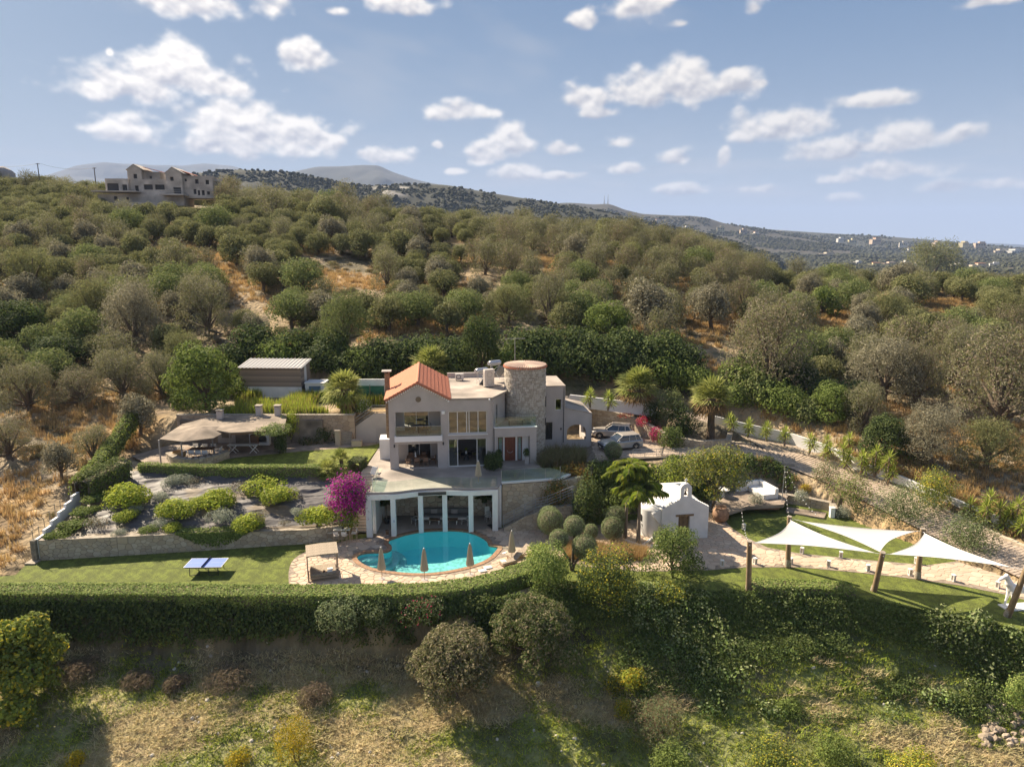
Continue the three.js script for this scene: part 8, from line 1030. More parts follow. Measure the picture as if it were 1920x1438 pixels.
for (const [px, py, w, h, l] of [[430, 1288, 92, 36, 'dry bare brush heap on the lower left terrace'], [262, 1282, 60, 24, 'small dry brush heap in the lower left grass'], [330, 1288, 44, 20, 'low dry brush between two larger heaps'], [155, 1262, 70, 26, 'dry brush at the shadow edge on the left'], [590, 1312, 60, 26, 'pale dry stalks left of the loquat trees']]) bushAt('dry_brush', l, px, py, w, h, PAL.bare, { n: 1800, size: 0.26, lw: 0.07, lumps: 0.5 });
bushAt('oleander', 'pale leaved oleander hanging over the hedge front', 640, 1175, 80, 58, PAL.silver, { n: 2800, size: 0.19, lw: 0.35, stems: false }); bushAt('oleander', 'second oleander below the hedge, further right', 715, 1165, 60, 44, [...PAL.silver, ...PAL.dark], { n: 2000, size: 0.18, lw: 0.35, stems: false }); bushAt('oleander', 'oleander with few pink flowers below the hedge', 800, 1160, 90, 46, [...PAL.dark, ...PAL.dark, ...PAL.silver, PAL.pink[0]], { n: 2600, size: 0.16, lw: 0.4, stems: false });
// between pool and chapel
bushAt('round_bush', 'round green bush at the right end of the curved hedge', 1030, 1106, 84, 84, PAL.hedge, { n: 5200, size: 0.14, h: -0.2 }); bushAt('round_bush', 'yellowish clipped bush beside the sun loungers', 1012, 1052, 50, 34, [...PAL.hedge, ...PAL.lime], { n: 2400, size: 0.12, h: 0 });
bushAt('bank_bush', 'large dark yellow flecked bush between pool and chapel', 1142, 1132, 112, 104, [...PAL.dark, ...PAL.dark, ...PAL.citrus], { n: 6200, size: 0.16, lobes: 12, h: -0.5 }); bushAt('bank_bush', 'fresh green small bush at the foot of the large one', 1098, 1128, 44, 40, PAL.fresh, { n: 1800, size: 0.13 }); bushAt('bank_bush', 'yellow green low bush on the lawn edge below the chapel tree', 1255, 1120, 70, 26, [...PAL.citrus, ...PAL.dark], { n: 2200, size: 0.13 });
bigTree('pomegranate_tree', 'rounded green tree in front of the chapel door', 1262, 1082, 112, { seed: 511, R0: 2.4, H: 4.4, lobes: 18, leaves: 8000, size: 0.17, pal: [...PAL.dark, ...PAL.fresh, ...PAL.hedge], trunkH: 0.9, lobeR: 0.36, trunkR: 0.12, base: 0.8 }, 0);
bushAt('chapel_shrub', 'feathery green shrub under the red flowers by the chapel', 1246, 1028, 34, 40, PAL.fresh, { n: 1400, size: 0.13, h: 0 });
{ const R = rng(515), B = FRESH(), c = P(1248, 1010); lobeLeaves(B, R, [c.x, 1.75, c.z], [0.42, 0.26, 0.3], 260, 0.12, PAL.red, {}); lobeLeaves(B, R, [c.x + 0.55, 2.0, c.z - 0.2], [0.25, 0.14, 0.2], 110, 0.10, PAL.red, {}); lobeLeaves(B, R, [c.x, 1.6, c.z], [0.6, 0.4, 0.35], 160, 0.11, PAL.dark, {}); const o = thing('red_climber', 'red flowering climber on the chapel front', 'climber', [0, 0, 0]); part(o, 'flowers', leafGeo(B), leafMat); part(o, 'vine', tube([V(c.x, 0, c.z), V(c.x, 1.2, c.z - 0.1), V(c.x + 0.3, 1.9, c.z - 0.15), V(c.x + 0.9, 2.35, c.z - 0.5)], 0.02), barkMat); }
// topiary olives with clipped balls
{
const ball = (x, y, z, r, seed) => { const R = rng(seed), B = FRESH(); for (let i = 0; i < 2400 * r * r / 0.5; i++) { let a = R() * 2 - 1, b = R() * 2 - 1, c = R() * 2 - 1, l = Math.hypot(a, b, c); if (l > 1 || l < 0.1) { i--; continue; } a /= l; b /= l; c /= l; const rr = r * (0.86 + 0.16 * R()); leafQuad(B, x + a * rr, y + b * rr, z + c * rr, a + (R() - 0.5) * 1.2, b + 0.2 + (R() - 0.5) * 1.2, c + (R() - 0.5) * 1.2, 0.10, 0.45, R, pick(PAL.silver, R), 0.85 + 0.3 * R()); } return leafGeo(B); };
const coreM = twigMat, topiary = (label, base, balls) => { const o = thing('topiary_olive', label, 'tree', base, 0, 'topiary olives'), br = []; balls.forEach(([px, py, rp, D], i) => { const q = Q(px, py, D), f = toPx(q)[2], r = rp / FPX * f, l = q.clone().sub(base); part(o, 'leaf_ball', ball(l.x, l.y, l.z, r, 520 + px), leafMat); part(o, 'ball_core', new THREE.SphereGeometry(r * 0.8, 14, 10).translate(l.x, l.y, l.z), coreM); br.push(limb([V(0, -0.1, 0), V(l.x * 0.25, l.y * 0.35, l.z * 0.25), V(l.x * 0.85, l.y * 0.7, l.z * 0.85), l], [0.13, 0.09, 0.06], 7, 8)); }); part(o, 'trunk', merge(br), barkMat); };
topiary('topiary olive with three clipped balls on a forked trunk', P(1073, 1070), [[1048, 1010, 18.5, 49.7], [1096, 1025, 24, 49.3], [1077, 986, 20, 50.6]]); topiary('topiary olive with two overlapping large balls', P(1040, 1012), [[1032, 978, 25, 54.6], [1030, 970, 22, 55.6]]); topiary('topiary olive with one high ball before the dark creeper', P(1091, 990), [[1091, 947, 20, 57.5]]); topiary('topiary olive with two balls left of the chapel palms', P(1152, 1014), [[1155, 968, 20, 55.4], [1149, 990, 22, 54.4]]); topiary('clipped olive ball beside the silver blue car', P(1150, 862, L1), [[1150, 845, 17, 65.4]]); topiary('small clipped ball right of the ball by the car', P(1108, 1010), [[1108, 996, 14, 53.9]]);
}
// palms
place(fanPalm(601, { trunk: 2.4, rad: 0.36, fronds: 60, len: 2.3, dead: 0.08 }), 'fan_palm', 'stout fan palm beside the weeds left of the villa', 'palm', P(645, 770, 6.4), 1, 0); place(fanPalm(602, { trunk: 3.7, rad: 0.36, fronds: 66, len: 2.5, dead: 0.3 }), 'fan_palm', 'tall fan palm with brown skirt above the parking wall', 'palm', P(1192, 786, 5.0), 1, 1.1); place(fanPalm(603, { trunk: 4.5, rad: 0.38, fronds: 66, len: 2.45, dead: 0.32 }), 'fan_palm', 'tall fan palm in the stone planter beside the drive', 'palm', P(1333, 824, 3.6), 1, 2.2); place(fanPalm(604, { trunk: 2.0, rad: 0.36, fronds: 60, len: 2.7, dead: 0.1 }), 'fan_palm', 'fan palm behind the tiled gable roof', 'palm', V(-9.6, 8.0, -81.5), 1, 3); place(fanPalm(605, { trunk: 1.3, rad: 0.16, fronds: 34, len: 1.2, dead: 0.05, pal: PAL.palm }), 'small_fan_palm', 'small fan palm by the hedge end, right of two', 'palm', P(643, 888, 3.6), 1, 0.5); place(fanPalm(606, { trunk: 0.8, rad: 0.16, fronds: 34, len: 1.2, dead: 0.05 }), 'small_fan_palm', 'small fan palm by the hedge end, left of two', 'palm', P(614, 898, 3.3), 1, 1.5);
place(featherPalm(611, { trunk: 4.3, rad: 0.14, fronds: 24, len: 2.5, pal: [...PAL.fresh, ...PAL.lime] }), 'queen_palm', 'tall feathery palm left of the chapel, right of two', 'palm', P(1197, 1020), 1, 0.3); place(featherPalm(612, { trunk: 5.7, rad: 0.13, fronds: 24, len: 2.5, pal: [...PAL.fresh, ...PAL.lime] }), 'queen_palm', 'tall feathery palm left of the chapel, left of two', 'palm', P(1172, 1009), 1, 1.9);
bigTree('pear_tree', 'yellow green open tree behind the chapel roof', 1338, 945, 132, { seed: 531, R0: 2.6, H: 4.6, lobes: 20, leaves: 6500, size: 0.18, pal: [...PAL.citrus, ...PAL.olive, ...PAL.oliveGreen], trunkH: 1.0, lobeR: 0.32, trunkR: 0.12 }, 0.8); bushAt('bank_bush', 'yellowish leafy shrub left of the tree behind the chapel', 1262, 925, 80, 60, [...PAL.lime, ...PAL.oliveGreen], { n: 3000, size: 0.16 });
// creeper on the wall right of the terrace
bushAt('creeper', 'orange tinged creeper tumbling over the terrace corner', 1085, 915, 64, 44, PAL.autumn, { n: 3200, size: 0.15, h: 2.3, stems: false }); bushAt('creeper', 'creeper arm hanging down beside the stair rail', 1046, 948, 58, 50, [...PAL.autumn, ...PAL.ivy], { n: 2600, size: 0.14, h: 1.6, stems: false }); bushAt('creeper', 'dark creeper mass right of the terrace wall', 1102, 990, 62, 90, [...PAL.ivy, ...PAL.dark], { n: 4600, size: 0.16, h: 0.1, lobes: 10 }); bushAt('creeper', 'dark creeper mound above the left chapel palm', 1128, 912, 64, 50, PAL.ivy, { n: 2600, size: 0.16, h: 2.6, stems: false }); bushAt('creeper', 'dark creeper behind the chapel palms', 1170, 968, 80, 60, [...PAL.ivy, ...PAL.fresh], { n: 3600, size: 0.16, h: 0.4 }); bushAt('bank_bush', 'dark shrub on the bank under the parking edge', 1165, 905, 80, 40, PAL.dark, { n: 2600, size: 0.16, h: 2.2 });
// bougainvillea
bushAt('bougainvillea', 'purple bougainvillea bursting over the garden stair', 655, 962, 74, 72, [...PAL.purple, ...PAL.purple, ...PAL.dark.slice(0, 2), PAL.fresh[0]], { n: 6200, size: 0.15, lw: 0.8, h: 2.1, lobes: 14, lumps: 0.6 }); bushAt('climber_base', 'dull green climber below the purple bougainvillea', 652, 990, 44, 44, [...PAL.hedge, ...PAL.citrus], { n: 2200, size: 0.14, h: 0.9 }); bushAt('bougainvillea', 'pink bougainvillea hanging on the parking wall', 1230, 826, 30, 26, [...PAL.pink, ...PAL.pink, PAL.dark[0]], { n: 900, size: 0.15, h: 3.9, stems: false }); bushAt('bougainvillea', 'pink red sprays trailing over the top of the parking wall', 1205, 798, 28, 20, [...PAL.pink, PAL.red[0], PAL.brown[0]], { n: 420, size: 0.14, h: 5.2, stems: false }); bushAt('bougainvillea', 'faint red blossoms along the wall top by the left palm', 1172, 782, 34, 8, [...PAL.red, ...PAL.brown], { n: 320, size: 0.13, h: 5.9, stems: false });
bushAt('dark_bush', 'dark round bush right of the left driveway palm', 1226, 790, 50, 42, PAL.dark, { n: 2400, size: 0.18, h: 5.0 }); bushAt('dark_bush', 'tall dark bush between the driveway palms', 1282, 820, 62, 62, PAL.dark, { n: 3200, size: 0.18, h: 3.9 }); bushAt('dark_bush', 'green bush above the pink bougainvillea', 1258, 838, 50, 40, [...PAL.dark, ...PAL.fresh], { n: 2200, size: 0.16, h: 3.7 }); bushAt('dark_bush', 'grey green bush behind the dark driveway bushes', 1258, 792, 54, 60, PAL.oliveGreen, { n: 2400, size: 0.18, h: 5.2 });
// pavilion plants
bushAt('climber_column', 'dark climber covering the right pavilion corner', 527, 850, 24, 52, PAL.dark, { n: 2200, size: 0.13, h: L1, lobes: 6 }); bushAt('roof_vine', 'leafy vine spreading over the pavilion roof edge', 512, 813, 58, 18, [...PAL.hedge, ...PAL.silver], { n: 2000, size: 0.14, h: 6.1, stems: false }); bushAt('lemon_bush', 'yellow green bush at the right end of the pavilion', 546, 818, 34, 46, PAL.lime, { n: 1900, size: 0.14, h: 4.6 }); bushAt('wall_shrub', 'dark green shrub against the weathered upper wall', 612, 828, 46, 30, PAL.dark, { n: 1900, size: 0.15, h: L1 }); bushAt('wall_shrub', 'low shrub left of the one against the upper wall', 580, 832, 40, 14, [...PAL.dark, ...PAL.brown], { n: 1000, size: 0.14, h: L1 }); bushAt('rose_bush', 'bush with white blossoms by the palm and stair', 681, 772, 28, 24, [...PAL.hedge, ...PAL.hedge, [0.7, 0.68, 0.64]], { n: 1200, size: 0.14, h: L2 });
// yuccas along the white walls
{
const kinds = [yucca(621, [[0, 0.9, 0]]), yucca(622, [[0, 1.2, 0], [0.3, 0.8, 0.1]]), yucca(623, [[-0.25, 1.5, 0], [0.3, 1.0, 0.1], [0, 0.6, 0.3]]), yucca(624, [[0, 2.1, 0], [0.4, 1.5, 0.1], [-0.3, 1.0, 0.2], [0.1, 0.7, 0.3]])];
[[1107, 760, 6.9, 1, 'left of two by the short upper wall'], [1140, 765, 6.8, 1, 'right of two by the short upper wall'], [1368, 806, 4.2, 1, 'first along the white drive wall'], [1403, 816, 3.8, 1, 'second along the white drive wall'], [1438, 822, 3.5, 1, 'third along the white drive wall'], [1472, 832, 3.2, 1, 'fourth along the white drive wall'], [1518, 846, 3.0, 1, 'fifth along the white drive wall'], [1553, 857, 2.85, 2, 'sixth along the white drive wall'], [1584, 872, 2.6, 2, 'seventh along the white drive wall'], [1615, 884, 2.45, 2, 'eighth along the white drive wall'], [1640, 890, 2.35, 3, 'ninth along the white drive wall, tall'], [1664, 902, 2.2, 3, 'tenth along the white drive wall, tall'], [1586, 850, 3.1, 2, 'behind the seventh, on the far side of the wall'], [1818, 966, 1.35, 0, 'small one between the wall gap and right cluster'], [1852, 982, 1.15, 3, 'tallest in the right edge cluster'], [1878, 988, 1.05, 2, 'middle of the right edge cluster'], [1904, 996, 0.95, 3, 'right of the right edge cluster'], [1918, 1004, 0.9, 2, 'cut by the right picture edge']].forEach(([a, b, h, k, l]) => place(kinds[k], 'yucca', `spiky yellow green yucca, ${l}`, 'yucca', P(a, b, h).setY(h - 0.05), 1.15, a % 6, 'yuccas along the white walls'));
}
bushAt('lantana_tree', 'small yellow green tree leaning over the white wall', 1752, 948, 82, 66, [...PAL.citrus, ...PAL.oliveGreen], { n: 3800, size: 0.15, h: 1.6 });
bushAt('roadside_shrub', 'large oleander like shrub on the near side of the drive', 1700, 985, 118, 74, [...PAL.silver, ...PAL.dark], { n: 5200, size: 0.16, lw: 0.4, lobes: 12, h: 0.5 }); bushAt('roadside_shrub', 'large round shrub above the tip of the right sail', 1818, 1040, 96, 74, [...PAL.silver, ...PAL.dark], { n: 4600, size: 0.16, lw: 0.4, lobes: 10, h: 0.1 }); bushAt('roadside_shrub', 'shrub at the top of the dry slope beside the drive', 1600, 935, 90, 48, [...PAL.hedge, ...PAL.brown], { n: 2800, size: 0.14 }); bushAt('roadside_shrub', 'sparse shrub beside the drive rail end', 1550, 905, 60, 40, [...PAL.silver, ...PAL.brown], { n: 1600, size: 0.14 });
bushAt('silver_shrub', 'silver lavender in the raised stone planter', 1420, 945, 32, 22, PAL.grey, { n: 1600, size: 0.11, lw: 0.3, h: 0.75 }); bushAt('silver_shrub', 'silver shrub at the wall end near the white box', 1582, 968, 34, 18, PAL.grey, { n: 1200, size: 0.11, h: 0.1 }); bushAt('silver_shrub', 'silver plant on the platform wall', 1502, 936, 30, 18, PAL.grey, { n: 1000, size: 0.11, h: 0.9 }); bushAt('gorse_bush', 'small bright yellow shrub on the slope above the platform', 1512, 922, 20, 16, PAL.gorse, { n: 600, size: 0.1 });
// ---- stuff: weeds, ground cover, ornamental grass, dry grass of the foreground
{
const R = rng(641), add = (name, label, geo, n, spot, s0, s1, tint = [1, 1, 1], cat = 'grass') => { const m = [], c = []; for (let i = 0; i < n; i++) { const q = spot(); if (!q) continue; const s = mix(s0, s1, R()); m.push(M4(q[0], q[1], q[2], R() * 6.28, s, (R() - 0.5) * 0.2, (R() - 0.5) * 0.2, s * (0.8 + 0.5 * R()))); const k = 0.78 + 0.44 * R(); c.push(lin(k * tint[0], k * tint[1] * (0.92 + 0.16 * R()), k * tint[2])); } tag(instances(name, geo, leafMat, m, c), label, cat); };
const weed = tuftGeo(651, 26, 0.75, 0.35, [...PAL.lime, ...PAL.tuft, ...PAL.lime], 0.5, 0.045), weedPoly = [[-30, -71.8], [-14.2, -71.8], [-14.2, -80], [-30.5, -80.2]];
add('tall_weeds', 'tall yellow green weeds on the back terrace before the shed', weed, 3400, () => { const x = mix(-30.5, -14.2, R()), z = -mix(71.8, 80.2, R()); if (x > -16.6 && z > -77) return null; if (fbm(x * 0.3, z * 0.3, 2, 5) < 0.38) return null; return [x, ground(x, z) + 0.02, z]; }, 0.7, 1.5, [1, 1, 1], 'weeds');
const fount = tuftGeo(652, 44, 0.8, 0.22, [...PAL.brown, ...PAL.olive, ...PAL.tuft], 1.3, 0.018), fp = [xz(1008, 876, L1), xz(1060, 878, L1), xz(1094, 868, L1), xz(1090, 850, L1), xz(1030, 852, L1)], fb = bounds(fp);
add('fountain_grass', 'brown ornamental grass bed at the right of the entrance', fount, 420, () => { const x = mix(fb[0], fb[1], R()), z = mix(fb[2], fb[3], R()); return inPoly(fp, x, z) ? [x, L1 - 0.05, z] : null; }, 0.8, 1.3);
const gold = tuftGeo(653, 40, 0.7, 0.2, PAL.straw, 1.2, 0.018), gp = [xz(1062, 1048), xz(1130, 1055), xz(1214, 1052), xz(1210, 1036), xz(1120, 1028), xz(1064, 1020)], gb = bounds(gp);
add('golden_grass', 'golden ornamental grass between the topiary and chapel', gold, 420, () => { const x = mix(gb[0], gb[1], R()), z = mix(gb[2], gb[3], R()); return inPoly(gp, x, z) ? [x, 0.0, z] : null; }, 0.8, 1.3);
const clump = (seed, pal, n, size, r, h) => { const Q2 = rng(seed), B = FRESH(); lobeLeaves(B, Q2, [0, h * 0.4, 0], [r, h, r], n, size, pal, { low: -0.5, w: 0.75 }); return leafGeo(B); };
const bankSpot = () => { if (R() < 0.3) { const i = 7 + Math.floor(R() * 6), t = R(), A = lowPoly[i], B = lowPoly[i + 1], x = mix(A[0], B[0], t), z = mix(A[1], B[1], t) + 0.1 + 1.5 * R() * R(); return inPoly(lowPoly, x, z) ? null : [x, ground(x, z), z]; } const x = mix(1.5, 40, R()), D = mix(38.4, 47, R()), z = -D; if (inPoly(lowPoly, x, z)) return null; const top = distPoly(lowPoly, x, z), y = ground(x, z); if (y > -0.15 && top > 0.3 && D < 46) return null; if (y < -4.0 && fbm(x * 0.3, z * 0.3, 3, 8) < 0.55) return null; if (y < -4.9) return null; if (y < -1.6 && fbm(x * 0.2 + 9, z * 0.35, 4, 33) < 0.49 + 0.1 * (R() - 0.5)) return null; return [x, y, z]; };
add('bank_cover', 'leafy green ground cover over the bank below the right lawn', clump(661, [...PAL.cover, ...PAL.fresh], 46, 0.11, 0.42, 0.3), 9500, bankSpot, 0.6, 1.3, [1, 1, 1], 'ground cover');
add('bank_cover', 'taller pale green plants scattered over the right bank', clump(662, [...PAL.silver, ...PAL.cover], 60, 0.14, 0.5, 0.55), 900, () => { const q = bankSpot(); return q && fbm(q[0] * 0.25, q[2] * 0.4, 3, 12) > 0.5 ? q : null; }, 0.7, 1.5, [1.1, 1.1, 1], 'ground cover');
add('slope_cover', 'green creeping plants on the bank between drive and chapel', clump(663, [...PAL.fresh, ...PAL.cover], 34, 0.15, 0.42, 0.3), 4200, () => { const x = mix(6, 27, R()), D = mix(59, 69, R()), z = -D; if (distIn(x, z) || inPoly(upperPoly, x, z)) return null; return [x, ground(x, z), z]; }, 0.7, 1.4, [1, 1, 1], 'ground cover');
add('bank_ivy', 'dark ivy hanging on the bank under the long hedge', clump(664, [...PAL.ivy, ...PAL.dark], 34, 0.14, 0.4, 0.3), 4200, () => { const x = mix(-44, 3, R()), D = mix(43.0, 44.9, Math.pow(R(), 0.6)), z = -D; if (inPoly(lowPoly, x, z)) return null; if (fbm(x * 0.22, z * 0.5, 3, 15) < 0.20 + 0.34 * (44.6 - D) / 2.4) return null; return [x, ground(x, z), z]; }, 0.7, 1.4, [1, 1, 1], 'ivy');
const chip = new THREE.IcosahedronGeometry(0.16, 0); chip.scale(1, 0.7, 0.9); { const m = [], c = []; for (let i = 0; i < 1500; i++) { const x = mix(-42, 38, R()), D = mix(33, 44.2, R()), z = -D; if (distIn(x, z) || fbm(x * 0.25, z * 0.5, 3, 90) < (D > 41 ? 0.52 : 0.62)) continue; const s = 0.25 + 0.9 * R() ** 3; m.push(M4(x, ground(x, z), z, R() * 6, s, R() * 6)); const k = 0.36 + 0.25 * R(); c.push(lin(k, k * 0.93, k * 0.82)); } tag(instances('scree', chip, mat([1, 1, 1], 0.95), m, c), 'pale stone chips scattered over the lower bank', 'stones'); }
const fg = tuftGeo(655, 24, 0.12, 0.4, [[0.60, 0.51, 0.29], [0.52, 0.45, 0.24], [0.42, 0.39, 0.18], [0.64, 0.56, 0.36]], 4, 0.02), gg = tuftGeo(656, 24, 0.11, 0.36, [...PAL.fresh, ...PAL.lime, [0.30, 0.33, 0.10]], 3, 0.025);
const fore = (green) => () => { const a = mix(-0.95, 0.95, R()), D = mix(28, 44.6, Math.sqrt(R())), x = a * D, z = -D; if (distIn(x, z)) return null; const n = fbm(x * 0.22 + 3, z * 0.30, 4, 71) + 0.10 * (R() - 0.5) + (x > 0 ? 0.12 : -0.05); if (green ? n < 0.49 : n > 0.53) return null; const y = ground(x, z); if (y > (green ? -0.6 : -2.4)) return null; return [x, y, z]; };
add('dry_meadow', 'matted pale dry grass on the lower terrace', fg, 15000, fore(false), 0.7, 1.5); add('green_meadow', 'short green grass patches on the lower terrace', gg, 11000, fore(true), 0.7, 1.5);
const dry2 = tuftGeo(657, 26, 0.4, 0.3, PAL.straw, 0.9, 0.025); add('slope_straw', 'dry straw on the slope beside the lower drive', dry2, 4200, () => { const x = mix(20, 40, R()), D = mix(44, 66, R()), z = -D; if (distIn(x, z)) return null; return fbm(x * 0.3, z * 0.3, 3, 4) > 0.46 ? [x, ground(x, z), z] : null; }, 0.6, 1.2);
add('slope_cover', 'green weeds on the slope between the right lawn and drive', clump(665, [...PAL.cover, ...PAL.olive], 34, 0.12, 0.4, 0.26), 2600, () => { const x = mix(20, 40, R()), D = mix(44, 64, R()), z = -D; if (inPoly(lowPoly, x, z) || roadAt(x, z)[0] < 0.2) return null; return fbm(x * 0.3, z * 0.3, 3, 4) < 0.56 ? [x, ground(x, z), z] : null; }, 0.6, 1.2, [1, 1, 1], 'weeds');
}
// rocks at the lower right
{
const R = rng(671), o = thing('rock_pile', 'pile of pale tumbled rocks at the lower right', 'rocks', [0, 0, 0]), geos = [0, 1, 2, 3].map((k) => { const g = new THREE.IcosahedronGeometry(1, 1), p = g.attributes.position; for (let i = 0; i < p.count; i++) { const v = V(p.getX(i), p.getY(i), p.getZ(i)), s = 0.7 + 0.55 * vnoise(v.x * 1.6 + k * 7, v.y * 1.6 + v.z * 1.9, 3); p.setXYZ(i, v.x * s, v.y * s * 0.7, v.z * s); } g.computeVertexNormals(); return g; }), ms = [[0.29, 0.235, 0.175], [0.25, 0.20, 0.15], [0.33, 0.27, 0.21]].map((c) => mat(c, 0.95));
for (let i = 0; i < 95; i++) { const px = mix(1840, 1925, R()), py = mix(1312, 1400, R()), p = onLand(px, py), m = part(o, 'rock', geos[i % 4], ms[i % 3]), s = 0.12 + 0.16 * R() * R() + 0.04; m.position.set(p.x, p.y + s * 0.25, p.z); m.scale.setScalar(s); m.rotation.set(R() * 6, R() * 6, R() * 6); }
const wr = thing('white_rock', 'single white stone on the shaded grass right of the loquats', 'rock', onLand(1010, 1282)); part(wr, 'stone', geos[1].clone().scale(0.22, 0.22, 0.22), mat([0.62, 0.6, 0.57], 0.9)); part(wr, 'chip', geos[2].clone().scale(0.08, 0.08, 0.08).translate(0.28, 0, 0.05), mat([0.6, 0.58, 0.55], 0.9));
}
// ------------------------------------------------------------------ the house on the hill, poles, far buildings
{
const D = 190, k = D / FPX * 1.0, c = Q(300, 381, D), o = thing('hill_house', 'unfinished pale concrete double house on the hilltop', 'house', [c.x, c.y, c.z], 0.1), con = mat([0.78, 0.71, 0.63], 0.92, { map: rep(T.patch, 0.1) }), lit = mat([0.55, 0.46, 0.36], 0.92), red = terracotta[0];  // lit is only a browner concrete colour, used on the chimney
const X = (px) => (px - 300) * k / cP, Y = (py) => (381 - py) * k * 1.01; const blk = (name, a, b, t, bt, z0, z1, holes = []) => { const x0 = X(a), x1 = X(b), y1 = Y(t), y0 = Y(bt); const w = part(o, name, W(rect(x0, x1, y0, y1), holes.map(([p, q, r, s]) => [X(p), X(q), Y(s), Y(r)]), 0.4, z0), con); part(o, name + '_body', metric(bx(x0 + 0.01, x1 - 0.01, y0, y1 - 0.02, z0 - 0.9, z1)), con); holes.forEach(([p, q, r, s]) => { const f = part(o, 'window', bx(X(p), X(q), Y(s), Y(r), z0 - 0.35, z0 - 0.3), darkFrame); part(f, 'pane', bx(X(p) + 0.1, X(q) - 0.1, Y(s) + 0.1, Y(r) - 0.1, z0 - 0.29, z0 - 0.27), darkMat); }); return w; };
blk('left_wing', 216, 254, 340, 362, 2.2, -6, [[219, 238, 348, 361], [244, 252, 350, 360]]); blk('middle', 254, 318, 340, 386, 1.0, -7, [[262, 268, 351, 362], [277, 292, 349, 358], [296, 312, 349, 358], [263, 269, 373, 379]]); blk('left_tower', 251, 275, 324, 340, 0.9, -6, [[261, 267, 331, 339]]); blk('left_tower_back', 275, 302, 326, 340, -0.6, -7, [[284, 288, 333, 338]]); blk('right_block', 318, 345, 330, 386, 2.0, -6, [[325, 331, 336, 343], [345 - 16, 345 - 3, 354, 366]]); blk('right_wing', 345, 394, 333, 372, 0.6, -7, [[346, 350, 338, 343], [364, 370, 339, 347], [382, 388, 340, 348], [360, 365, 356, 365], [367, 371, 358, 367], [374, 379, 358, 367], [383, 388, 360, 366]]); blk('base_floor', 200, 318, 366, 392, 1.8, -6, [[227, 233, 370, 378], [247, 252, 371, 378]]);
part(o, 'balcony', bx(X(198), X(272), Y(363.5), Y(361.5), -2, 4.5), con); part(o, 'balcony', bx(X(312), X(352), Y(369), Y(366.5), -2, 5), con);
const gable = (a, m, b, e, p, z0, z1) => { const g = new THREE.ExtrudeGeometry(new THREE.Shape([V2(X(a), Y(e)), V2(X(b), Y(e)), V2(X(m), Y(p))]), { depth: z0 - z1, bevelEnabled: false }).translate(0, 0, z1); const w = part(o, 'gable', metric(g), con); const rg = new THREE.ExtrudeGeometry(new THREE.Shape([V2(X(m), Y(p) + 0.05), V2(X(b) + 0.5, Y(e) - 0.15), V2(X(b) + 0.5, Y(e) + 0.1), V2(X(m), Y(p) + 0.35)]), { depth: z0 - z1, bevelEnabled: false }).translate(0, 0, z1 - 0.1); part(w, 'roof_tiles', rg, con); part(w, 'roof_tiles', new THREE.ExtrudeGeometry(new THREE.Shape([V2(X(m), Y(p) + 0.05), V2(X(a) - 0.3, Y(e) - 0.1), V2(X(a) - 0.3, Y(e) + 0.1), V2(X(m), Y(p) + 0.3)]), { depth: z0 - z1, bevelEnabled: false }).translate(0, 0, z1 - 0.1), con); };
gable(251, 262, 275, 324, 316, 0.95, -6); gable(318, 329, 345, 330, 321, 2.05, -6); part(o, 'lean_roof', new THREE.ExtrudeGeometry(new THREE.Shape([V2(X(274), Y(317.5)), V2(X(303), Y(325)), V2(X(303), Y(326)), V2(X(274), Y(318.7))]), { depth: 6, bevelEnabled: false }).translate(0, 0, -6.6), red); part(o, 'lean_roof', new THREE.ExtrudeGeometry(new THREE.Shape([V2(X(338), Y(323)), V2(X(362), Y(331)), V2(X(362), Y(332)), V2(X(338), Y(324.3))]), { depth: 5, bevelEnabled: false }).translate(0, 0, -5), red);
part(o, 'chimney', metric(bx(X(246), X(252), Y(340), Y(327), -3, -1.5)), lit); part(o, 'retaining_wall', metric(bx(X(238), X(330), Y(398), Y(381), 4.6, 5.0)), con); part(o, 'railing', merge([0, 0.45, 0.9].map((h) => bar(V(X(313), Y(366.5) + h, 4.9), V(X(351), Y(366.5) + h, 4.9), 0.04))), metalGrey);
}
